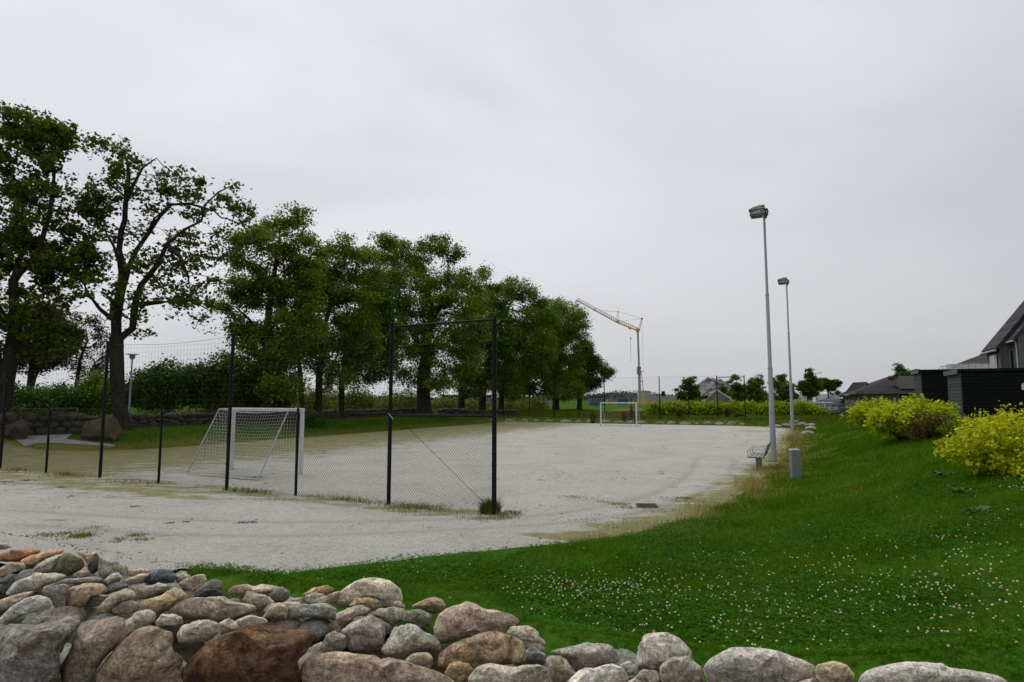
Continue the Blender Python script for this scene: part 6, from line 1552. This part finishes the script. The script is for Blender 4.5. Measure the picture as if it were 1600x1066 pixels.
# wooden gable shelter
TIM = M('brown_timber', (0.14, 0.10, 0.06), (0.09, 0.065, 0.04), 0.85, 5.0)
p = at(1357, 640, 58); z0 = float(hz(p[0], p[1])); k_ = 58 / 960
ap = at(1357, 599, 58)[2] - z0; ee = at(1357, 612, 58)[2] - z0
SHL = thing('timber_shelter', 'small open timber gable beside the long low building', 'shelter', (p[0], p[1], z0), 0)
for sx in (-1, 1):
    mb = MB(); mb.box((sx * 10 * k_, 0, ee / 2), (0.16, 0.16, ee)); mb.build('post', TIM, SHL)
    mb = MB(); mb.tube([(sx * 13 * k_, 0, ee - 0.15), (0, 0, ap)], 0.09, 4); mb.build('rafter', TIM, SHL)
mb = MB(); mb.box((0, 1.0, (ee - 0.9) / 2), (19 * k_, 0.12, ee - 0.9)); mb.build('back_wall', M('tan_boards', (0.15, 0.11, 0.06), None, 0.85), SHL)
mb = MB(); mb.box((0, 0.9, ee - 0.35), (18 * k_, 0.08, 0.35)); mb.build('banner_board', WHT, SHL)
mb = MB(); mb.prism([(-14 * k_, ee - 0.2), (0, ap + 0.02), (14 * k_, ee - 0.2), (14 * k_, ee - 0.08), (0, ap + 0.14), (-14 * k_, ee - 0.08)], 0.06, 2.4); mb.build('roof', D.materials['brown_black_roof'], SHL)
p = at(1341, 640, 62); z0 = float(hz(p[0], p[1])); k_ = 62 / 960
t = thing('grey_kiosk', 'narrow pale grey utility kiosk between the cars and the timber gable', 'kiosk', (p[0], p[1], z0), 0)
hh = at(1341, 610, 62)[2] - z0
mb = MB(); mb.box((0, 0, hh / 2), (12 * k_, 0.8, hh)); mb.build('body', M('kiosk_grey', (0.30, 0.31, 0.32), (0.24, 0.25, 0.26), 0.7), t, bevel=0.02)
mb = MB(); mb.box((0, -0.41, hh * 0.62), (8 * k_, 0.02, 0.5)); mb.build('panel', M('kiosk_blue', (0.20, 0.24, 0.28), None, 0.6), t)

# ------------------------------------------------------------------ cars
def car(loc, rz, label, paint, L=4.3, H=1.48, van=False):
    t = thing('parked_car', label, 'car', loc, rz, 'cars parked behind the hedge')
    k = L / 4.3; h = H / 1.48
    W2 = 0.88
    body = [(-2.12 * k, 0.32), (-2.15 * k, 0.62), (-1.95 * k, 0.90 * h), (-1.0 * k, 0.98 * h), (1.85 * k, 0.96 * h), (2.10 * k, 0.80 * h), (2.14 * k, 0.45), (2.05 * k, 0.28), (-2.0 * k, 0.26)]
    mb = MB(); mb.prism(body, -W2, W2); mb.build('body', paint, t, bevel=0.10)
    x_f, x_r = (-1.05 * k, 1.95 * k) if not van else (-1.25 * k, 2.0 * k)
    rf_f, rf_r = (-0.25 * k, 1.35 * k) if not van else (-0.45 * k, 1.75 * k)
    zb = 0.94 * h; zt = H
    def fr(x0, x1, z, w_): return [(x0, -w_, z), (x1, -w_, z), (x1, w_, z), (x0, w_, z)]
    vs = fr(x_f, x_r, zb, W2 - 0.04) + fr(rf_f, rf_r, zt, W2 - 0.24)
    mb = MB(); mb.add(vs, [(0, 1, 5, 4), (1, 2, 6, 5), (2, 3, 7, 6), (3, 0, 4, 7), (4, 5, 6, 7), (3, 2, 1, 0)]); cb = mb.build('cabin', paint, t, bevel=0.06)
    def lerp(a_, b_, s_): return tuple(x + (y - x) * s_ for x, y in zip(a_, b_))
    def glass(nm, i, j, s0=0.12, s1=0.82, m0=0.06, m1=0.94, push=0.015):
        a_, b_, c_, d_ = vs[i], vs[j], vs[j + 4], vs[i + 4]
        P = lambda s_, m_: Vector(lerp(lerp(a_, b_, m_), lerp(d_, c_, m_), s_))
        q4 = [P(s0, m0), P(s0, m1), P(s1, m1), P(s1, m0)]
        n_ = (q4[1] - q4[0]).cross(q4[3] - q4[0]).normalized(); cen = sum((Vector(v_) for v_ in vs), Vector()) / 8
        if n_.dot(q4[0] - cen) < 0: n_ = -n_
        g_ = MB(); g_.add([v_ + n_ * push for v_ in q4] + [v_ - n_ * 0.01 for v_ in q4], [(0, 1, 2, 3), (7, 6, 5, 4), (0, 4, 5, 1), (1, 5, 6, 2), (2, 6, 7, 3), (3, 7, 4, 0)]); g_.build(nm, M('car_glass', (0.055, 0.065, 0.07), (0.045, 0.055, 0.06), 0.06, 1.0, spec=1.0), cb)
    glass('windscreen', 3, 0); glass('rear_window', 1, 2)
    glass('side_window', 0, 1, m0=0.06, m1=0.48); glass('side_window', 0, 1, m0=0.52, m1=0.92)
    glass('side_window', 2, 3, m0=0.08, m1=0.48); glass('side_window', 2, 3, m0=0.52, m1=0.94)
    for sx in (-1.32 * k, 1.30 * k):
        for sy in (-1, 1):
            mb = MB(); mb.tube([(sx, sy * 0.70, 0.32), (sx, sy * 0.90, 0.32)], 0.32, 16); wh = mb.build('wheel', RUBBER, t)
            mb = MB(); mb.tube([(sx, sy * 0.89, 0.32), (sx, sy * 0.912, 0.32)], 0.20, 12); mb.build('rim', ALU, wh)
    for sy in (-1, 1):
        mb = MB(); mb.box((-2.06 * k, sy * 0.62, 0.72 * h), (0.16, 0.34, 0.14)); mb.build('headlight', M('headlight_glass', (0.5, 0.52, 0.54), None, 0.2), t, bevel=0.02)
        mb = MB(); mb.box((2.06 * k, sy * 0.68, 0.78 * h), (0.14, 0.26, 0.18)); mb.build('tail_light', M('tail_red', (0.25, 0.02, 0.02), None, 0.3), t, bevel=0.02)
    return t
P_GREY = M('slate_car_paint', (0.32, 0.35, 0.37), (0.28, 0.31, 0.33), 0.25, 2.0, 0.3, spec=0.6)
P_DARK = M('black_car_paint', (0.11, 0.115, 0.125), (0.09, 0.095, 0.105), 0.2, 2.0, 0.2, spec=0.6)
P_SILV = M('silver_car_paint', (0.30, 0.31, 0.32), (0.27, 0.28, 0.29), 0.3, 2.0, 0.4, spec=0.6)
def carat(px, Y, rz, lab, paint, **kw):
    p = at(px, 640, Y); car((p[0], p[1], float(hz(p[0], p[1])) - 0.02), rz, lab, paint, **kw)
carat(1293, 69, math.radians(168), 'slate grey hatchback parked at the end of the hedge', P_GREY)
carat(1317, 77, math.radians(135), 'dark people carrier with light reflections parked beside the slate grey hatchback', P_DARK, L=4.6, H=1.75, van=True)
carat(1302, 86, math.radians(150), 'silver car mostly hidden behind the slate grey hatchback', P_SILV)
# small steel gate with a white notice in front of the cars
p = at(1306, 640, 66); z0 = float(hz(p[0], p[1])); k_ = 66 / 960
GT = thing('steel_gate', 'grey tubular gate and posts at the car park edge', 'gate', (p[0], p[1], z0), 0)
mb = MB()
for x in (-13, 0, 8, 19): mb.tube([(x * k_, 0, -0.1), (x * k_, 0, 1.05)], 0.04, 6)
for z in (0.35, 0.95): mb.tube([(-13 * k_, 0, z), (8 * k_, 0, z)], 0.03, 6)
mb.build('frame', GALV_D, GT)
mb = MB(); mb.box((20 * k_ + 0.6, 0, 0.75), (1.5, 0.08, 0.16)); mb.build('barrier_board', M('grey_board', (0.28, 0.28, 0.28), None, 0.7), GT)
p = at(1301, 638, 65.9); zz = at(1301, 638, 65.9)[2] - z0
SG = thing('notice_sign', 'white notice with a red mark fixed on the grey gate by the cars', 'sign', (p[0], p[1] - 0.06, z0), 0)
mb = MB(); mb.box((0, 0, zz), (14 * k_, 0.03, 5.2 * k_)); mb.build('board', WHT, SG)
mb = MB(); mb.box((-1.0 * k_, -0.02, zz), (4.4 * k_, 0.012, 1.6 * k_)); mb.build('red_mark', M('sign_red', (0.45, 0.06, 0.05), None, 0.5), SG)
# white container, red and purple boards, grey mound
p = at(1300, 640, 92); z0 = float(hz(p[0], p[1])); k_ = 92 / 960
t = thing('white_container', 'long white site container behind the cars', 'container', (p[0], p[1], z0), 0)
zt = at(1290, 615.5, 92)[2] - z0
mb = MB(); mb.box((-12 * k_, 0, zt / 2), (38 * k_, 2.4, zt)); mb.build('body', M('container_white', (0.66, 0.66, 0.65), (0.55, 0.55, 0.54), 0.6, 1.5), t, bevel=0.05)
mb = MB()
for i in range(14): mb.box((-30 * k_ + i * 2.7 * k_, -1.22, zt / 2), (0.10, 0.06, zt - 0.3))
mb.build('rib', D.materials['container_white'], t)
p = at(1262, 640, 86); z0 = float(hz(p[0], p[1])); k_ = 86 / 960
t = thing('site_board', 'site hoarding in red, white and purple behind the small pointed tree', 'hoarding', (p[0], p[1], z0), 0)
za, zb_, zc_ = (at(1262, y, 86)[2] - z0 for y in (625, 616, 611))
mb = MB(); mb.box((0, 0, zb_ / 2), (16 * k_, 0.08, zb_)); mb.build('white_panel', WHT, t)
mb = MB(); mb.box((-2 * k_, 0, (zb_ + zc_) / 2 + 0.01), (12 * k_, 0.08, zc_ - zb_)); mb.build('red_panel', M('hoarding_red', (0.30, 0.03, 0.025), None, 0.6), t)
mb = MB(); mb.box((4 * k_, -0.06, (za + zb_) / 2), (8 * k_, 0.03, (zb_ - za) * 1.0)); mb.build('purple_panel', M('hoarding_purple', (0.085, 0.03, 0.13), None, 0.6), t)

def heap(name, label, cat, px, Y, pts, mat, depth, seed, amp):
    """mound whose outline follows pixel points"""
    rng = np.random.default_rng(seed)
    xs_ = np.array([a for a, _ in pts], float); ys_ = np.array([b for _, b in pts], float)
    nx_, ny_ = 70, 40; V = []
    for j in range(ny_ + 1):
        s = -1 + 2 * j / ny_
        for i in range(nx_ + 1):
            x_ = xs_[0] + (xs_[-1] - xs_[0]) * i / nx_; top = np.interp(x_, xs_, ys_)
            P = at(x_, top, Y); g0 = float(hz(P[0], P[1])); hh_ = max(0.0, P[2] - g0)
            prof = math.sqrt(max(0, 1 - s * s)) ** 1.3
            p_ = np.array([P[0], P[1] + s * depth, g0 - 0.3 + (hh_ + 0.3) * prof])
            n_ = mnoise.noise(Vector((p_[0] * 0.55, p_[1] * 0.55, seed))) + 0.6 * mnoise.noise(Vector((p_[0] * 1.5, p_[1] * 1.5, p_[2] * 1.5)))
            p_[2] += amp * n_ * prof * min(1.0, hh_); p_[0] += amp * 0.6 * mnoise.noise(Vector((p_[0], p_[1] * 2, 7 + p_[2]))); V.append(p_)
    i = np.arange((nx_ + 1) * (ny_ + 1)).reshape(ny_ + 1, nx_ + 1)
    F = np.stack([i[:-1, :-1], i[:-1, 1:], i[1:, 1:], i[1:, :-1]], -1).reshape(-1, 4)
    V = np.array(V); c = V.mean(0); o = link(name, npmesh(name, V - c, F), mat, loc=c, smooth=False); return setp(o, label, cat)
m, nt, out = nodes('broken_rock'); g = NT(nt); v = g.coord('Object', (1, 1, 1.6))
vr = g.n('ShaderNodeTexVoronoi'); vr.inputs['Scale'].default_value = 0.9; g.l(v, vr.inputs['Vector'])
sp = g.n('ShaderNodeSeparateColor'); g.l(vr.outputs['Color'], sp.inputs[0])
f = g.math('ADD', g.math('MULTIPLY', sp.outputs[0], 0.6), g.math('MULTIPLY', g.noise(v, 3.0, 4, 0.7), 0.4))
g.bsdf(out, g.ramp(f, [(0.2, (0.06, 0.06, 0.062)), (0.5, (0.15, 0.15, 0.15)), (0.8, (0.27, 0.265, 0.255))]), 0.95, g.bump(vr.outputs['Distance'], 1.0, 0.4), spec=0.1)
RUB = m
heap('spoil_heap', 'jagged grey heap of blasted rock behind the gable house', 'rock heap', 1110, 125, [(1070, 630), (1080, 622), (1090, 606), (1097, 597), (1104, 592), (1112, 594), (1122, 594), (1130, 600), (1145, 604), (1160, 606), (1175, 618), (1190, 630)], RUB, 8.0, 3, 0.75)
rr2 = np.random.default_rng(77); parts = []
heap('rubble_mound', 'low grey rubble mound between the hedge and the red and white hoarding', 'rock heap', 1240, 100, [(1222, 634), (1232, 624), (1244, 620), (1256, 619), (1268, 624), (1280, 634)], RUB, 3.0, 5, 0.4)
heap('rubble_mound', 'grey gravel mound in front of the white container', 'rock heap', 1300, 88, [(1268, 636), (1280, 624), (1290, 622), (1297, 619), (1306, 622), (1316, 634)], RUB, 2.2, 8, 0.2)

# gable house, weathered boards
p = at(1124, 640, 92); z0 = float(hz(p[0], p[1])); k_ = 92 / 960
ap = at(1121, 609, 92)[2] - z0; ee = at(1124, 629, 92)[2] - z0
GH = thing('gable_house', 'weathered grey boarded gable with pale verge boards showing above the hedge', 'house', (p[0], p[1], z0), -math.atan2(p[0], p[1]))
GB = boards('weathered_boards', (0.23, 0.225, 0.215), (0.14, 0.135, 0.13), 0.36)
mb = MB(); mb.prism([(-25 * k_, 0), (25 * k_, 0), (25 * k_, ee - 0.2), (-3 * k_, ap - 0.15), (-25 * k_, ee - 0.2)], 0, 6); mb.build('wall', GB, GH)
mb = MB(); mb.prism([(-29 * k_, ee - 0.35), (-3 * k_, ap - 0.1), (29 * k_, ee - 0.35), (29 * k_, ee - 0.15), (-3 * k_, ap + 0.12), (-29 * k_, ee - 0.15)], 0.05, 6.4); mb.build('roof', D.materials['brown_black_roof'], GH)
mb = MB(); mb.prism([(-29 * k_, ee - 0.42), (-3 * k_, ap - 0.17), (29 * k_, ee - 0.42), (29 * k_, ee - 0.12), (-3 * k_, ap + 0.13), (-29 * k_, ee - 0.12)], -0.15, 0.04); mb.build('verge_board', M('pale_verge', (0.50, 0.50, 0.48), (0.40, 0.40, 0.38), 0.7), GH)

# low grey roof with a chimney, left of the hedge
p = at(1037, 640, 120); z0 = float(hz(p[0], p[1])); k_ = 120 / 960
ee, rg = at(1037, 632, 120)[2] - z0, at(1037, 617.5, 120)[2] - z0
t = thing('low_house', 'low grey roofed house with a black chimney between the crane and the hedge', 'house', (p[0], p[1], z0), -math.atan2(p[0], p[1]))
mb = MB(); mb.box((0, 4, ee / 2), (40 * k_, 7.6, ee)); mb.build('wall', BEIGE, t)
mb = MB(); mb.add([(-24 * k_, -0.3, ee), (24 * k_, -0.3, ee), (24 * k_, 8.3, ee), (-24 * k_, 8.3, ee), (-20 * k_, 4, rg), (24 * k_, 4, rg)], [(0, 1, 5, 4), (1, 2, 5), (2, 3, 4, 5), (3, 0, 4), (0, 3, 2, 1)]); rf = mb.build('roof', M('grey_slate', (0.075, 0.075, 0.075), (0.055, 0.055, 0.055), 0.8, 3.0), t)
mb = MB(); mb.box((0, 4, rg + 0.2), (0.7, 0.7, 1.2)); mb.build('chimney', RUBBER, rf)

# ------------------------------------------------------------------ crane
YEL = M('crane_yellow', (0.60, 0.33, 0.05), (0.50, 0.27, 0.045), 0.5, 3.0)
JIB = M('crane_jib_paint', (0.46, 0.32, 0.18), (0.36, 0.24, 0.13), 0.6, 2.0)
MAST = M('crane_mast_grey', (0.27, 0.29, 0.315), (0.21, 0.23, 0.25), 0.5, 2.0)
YC = 190.0; cb = at(999.5, 634, YC); zc0 = float(hz(cb[0], cb[1])); k_ = YC / 960
CR = thing('tower_crane', 'yellow self erecting crane with raised lattice jib over the last trees', 'crane', (cb[0], cb[1], zc0))
def cp(px, py, dy=0.0): 
    q_ = at(px, py, YC); return (q_[0] - cb[0], dy, q_[2] - zc0)
mb = MB(); a, b, c = cp(1000, 634), cp(998.6, 578), cp(996.5, 517)
mb.tube([a, b], 0.5, 4); mb.tube([b, c], 0.36, 4); mb.build('mast', MAST, CR)
mb = MB(); mb.tube([cp(998.0, 585), cp(998.3, 573)], 0.75, 4); mb.build('mast_collar', GALV_D, CR)
def lattice(A, B, w_, h_, n_, r_, mat, nm, par):
    A, B = Vector(A), Vector(B); t_ = (B - A).normalized(); up = Vector((0, 0, 1)); sd_ = Vector((0, 1, 0)); nn_ = sd_.cross(t_).normalized()
    if nn_.z < 0: nn_ = -nn_
    mb = MB()
    for off_ in (sd_ * w_ / 2, -sd_ * w_ / 2, nn_ * h_): mb.tube([A + off_, B + off_], r_, 4)
    for i in range(n_):
        p0 = A + (B - A) * (i / n_); p1 = A + (B - A) * ((i + 1) / n_); pm = (p0 + p1) / 2
        for sg in (1, -1):
            mb.tube([p0 + sd_ * sg * w_ / 2, pm + nn_ * h_], r_ * 0.6, 3); mb.tube([pm + nn_ * h_, p1 + sd_ * sg * w_ / 2], r_ * 0.6, 3)
        mb.tube([p0 + sd_ * w_ / 2, p1 - sd_ * w_ / 2], r_ * 0.5, 3)
    return mb.build(nm, mat, par)
lattice(cp(996, 517), cp(965, 504.5), 1.0, 0.95, 9, 0.10, YEL, 'inner_jib', CR)
lattice(cp(965, 504.5), cp(929, 485), 0.95, 0.9, 11, 0.09, JIB, 'middle_jib', CR)
lattice(cp(929, 485), cp(900, 469), 0.85, 0.8, 10, 0.075, JIB, 'outer_jib', CR)
mb = MB(); mb.box(cp(996.5, 516), (1.0, 1.0, 0.9)); mb.box(cp(965, 503), (0.9, 0.9, 0.7), ry=0.5); mb.box(cp(929, 484), (0.5, 0.8, 0.6), ry=0.5); mb.box(cp(984, 513), (0.7, 0.8, 0.5), ry=0.4); mb.build('jib_joint', YEL, CR)
mb = MB(); mb.tube([cp(997, 516), cp(1002.5, 498)], 0.10, 4); mb.tube([cp(999.5, 516), cp(1003.5, 498)], 0.10, 4); mb.tube([cp(999, 508), cp(1001.5, 507)], 0.06, 4); mb.box(cp(1003, 498), (0.7, 0.5, 0.4)); mb.build('head_frame', YEL, CR)
mb = MB(); mb.tube([cp(963.5, 503), cp(964.5, 487)], 0.07, 4); mb.tube([cp(967.5, 503), cp(966, 487)], 0.07, 4); mb.box(cp(965.3, 487), (0.5, 0.3, 0.2)); mb.build('king_post', JIB, CR)
mb = MB(); mb.tube([cp(1003, 498), cp(965.5, 487), cp(938, 485.5)], 0.045, 4); mb.tube([cp(1003, 498), cp(973, 501.5)], 0.035, 4); mb.tube([cp(1003.3, 498), cp(1005, 582)], 0.03, 4); mb.build('tie_cable', M('steel_cable', (0.09, 0.085, 0.08), None, 0.6), CR)
mb = MB(); mb.tube([cp(985, 514), cp(985.3, 528)], 0.02, 3); mb.tube([cp(985.3, 528), cp(985.3, 530)], 0.22, 6); mb.tube([cp(985.3, 530), cp(985.8, 565)], 0.05, 4); mb.build('hook_block', M('hook_dark', (0.06, 0.045, 0.04), None, 0.6), CR)
mb = MB(); mb.tube([cp(999.5, 575), cp(1003, 590), cp(1005, 610)], 0.14, 4)
for py in (581, 596): mb.box(cp(1003.5, py), (0.8, 0.3, 0.25))
mb.tube([cp(1005, 609), cp(1006, 630)], [0.3, 0.62], 4); mb.box(cp(1003, 631), (3.4, 2.4, 0.5)); mb.build('base_frame', YEL, CR)
# counterweight ring / concrete silo beside the crane foot
p = at(1006, 636, YC + 6); z0 = float(hz(p[0], p[1])); zt = at(1006, 611, YC + 6)[2] - z0
t = thing('concrete_silo', 'round pale concrete silo standing behind the crane foot', 'silo', (p[0], p[1], z0))
CONC = M('silo_concrete', (0.36, 0.37, 0.345), (0.28, 0.29, 0.27), 0.9, 1.0)
mb = MB(); mb.tube([(0, 0, 0), (0, 0, zt)], 1.95, 28); mb.build('shell', CONC, t)
mb = MB(); mb.tube([(0, 0, zt - 0.12), (0, 0, zt + 0.02)], 2.03, 28); mb.tube([(0, 0, zt * 0.5 - 0.05), (0, 0, zt * 0.5 + 0.05)], 1.99, 28); mb.build('band', M('silo_band', (0.20, 0.205, 0.19), None, 0.9), t)
# site huts and blue containers round the crane
def hut(px0, px1, ytop, Y, label, c, kind='site_container', cat='container', roof=None, wins=0):
    p0, p1 = at(px0, ytop, Y), at(px1, ytop, Y); x_ = (p0[0] + p1[0]) / 2; g0 = float(hz(x_, Y)); h = p0[2] - g0
    t = thing(kind, label, cat, (x_, Y, g0)); wd_ = p1[0] - p0[0]
    mb = MB(); mb.box((0, 1.2, h / 2), (wd_, 2.4, h)); mb.build('body', c, t, bevel=0.04)
    mb = MB()
    for i in range(int(wd_ / 0.5)): mb.box((-wd_ / 2 + 0.25 + i * 0.5, -0.03, h / 2), (0.16, 0.05, h - 0.4))
    if not wins: mb.build('rib', c, t)
    if roof: mb = MB(); mb.box((0, 1.2, h + 0.12), (wd_ + 0.7, 3.1, 0.24)); mb.build('roof', roof, t)
    for i in range(wins):
        mb = MB(); xx = -wd_ / 2 + wd_ * (i + 0.5) / wins; mb.box((xx, -0.02, h * 0.62), (wd_ / wins * 0.5, 0.06, h * 0.35)); wn = mb.build('window', WHT, t)
        mb = MB(); mb.box((xx, -0.055, h * 0.62), (wd_ / wins * 0.4, 0.03, h * 0.27)); mb.build('pane', GLASS_D, wn)
    return t
BLU = M('container_blue', (0.025, 0.05, 0.16), (0.02, 0.035, 0.11), 0.6, 2.0); BLU2 = M('hut_blue', (0.06, 0.10, 0.17), (0.04, 0.07, 0.12), 0.6, 2.0)
hut(966, 981, 623.5, 175, 'dark blue container left of the crane foot', BLU)
hut(921, 946, 620, 150, 'grey blue site hut with a brown flat roof at the end of the tree row', BLU2, 'site_hut', 'hut', TIM, 3)
hut(950, 958, 624, 178, 'small ochre site box beside the grey blue hut', M('ochre_box', (0.30, 0.19, 0.06), None, 0.7))
hut(838, 862, 616, 140, 'pale low house glimpsed under the last trees', M('pale_render', (0.34, 0.32, 0.29), (0.28, 0.26, 0.24), 0.8), 'low_house', 'house', ROOFM, 3)
hut(690, 768, 619, 125, 'long brick house with a dark flat roof seen between the trunks past the thickest tree', M('brown_brick', (0.16, 0.105, 0.075), (0.12, 0.08, 0.06), 0.85, 4.0), 'brick_house', 'house', ROOFM, 6)
hut(1164, 1245, 630, 96, 'low brown shed roofline mostly hidden by the hedge', M('brown_shed', (0.12, 0.09, 0.075), None, 0.8), 'low_shed', 'shed', TIM, 0)

# distant wooded ridge
rd = np.random.default_rng(201)
xs_ = np.linspace(-900, 900, 900); n_ = len(xs_)
prof = 3.0 + 2.6 * np.array([mnoise.noise(Vector((x * 0.006, 3.3, 0))) for x in xs_]) + 1.0 * np.array([mnoise.noise(Vector((x * 0.05, 1.3, 0))) for x in xs_])
prof = np.maximum(prof, 1.2) + 4.2 * np.exp(-((xs_ - 95) / 32) ** 2) 
rows = []
for (dy, f) in ((-25, 0.0), (-12, 0.6), (0, 1.0), (30, 0.9), (60, 0.0)):
    rows.append(np.stack([xs_, np.full(n_, 520.0 + dy), prof * f + 0.2], 1))
P = np.stack(rows, 0)
o = grid_sheet('hills', P, M('far_wood', (0.045, 0.065, 0.05), (0.03, 0.045, 0.035), 0.95, 0.15)); setp(o, kind='structure')
n_ = 26000; i_ = rd.integers(0, len(xs_), n_); LP = np.stack([xs_[i_] + rd.normal(0, 2, n_), 505 + rd.uniform(-12, 10, n_), prof[i_] * rd.uniform(0.4, 1.12, n_) + 0.4], 1)
V, F = leaf_quads(LP, np.full(n_, 1.3), rd)
o = link('far_woods', npmesh('far_woods', V, F), leaf_mat('far_leaves', [(0.2, (0.035, 0.055, 0.04)), (0.6, (0.055, 0.08, 0.055)), (0.9, (0.085, 0.105, 0.07))], 0.2, 0.05, 0.8)); setp(o, 'hazy dark wood on the horizon beyond the crane', 'woods', kind='stuff')

# thin wire fence on the old wall by the path
q = at(120, 655, 33.0); z0 = float(hz(q[0], q[1])); wf = thing('wire_fence', 'thin grey wire fence above the short wall by the gravel path', 'fence', (q[0], q[1], z0))
zt = at(120, 637, 33.0)[2] - z0; qa = at(-20, 637, 31.0)
mb = MB()
for t_ in (0, 0.5, 1.0): mb.tube([((qa[0] - q[0]) * t_, (qa[1] - q[1]) * t_, -0.2), ((qa[0] - q[0]) * t_, (qa[1] - q[1]) * t_, zt)], 0.03, 6)
mb.build('post', GALV_D, wf)
mb = MB()
for z_ in (zt - 0.03, zt * 0.66): mb.tube([(0, 0, z_), (qa[0] - q[0], qa[1] - q[1], z_)], 0.012, 5)
mb.build('wire', GALV_D, wf)
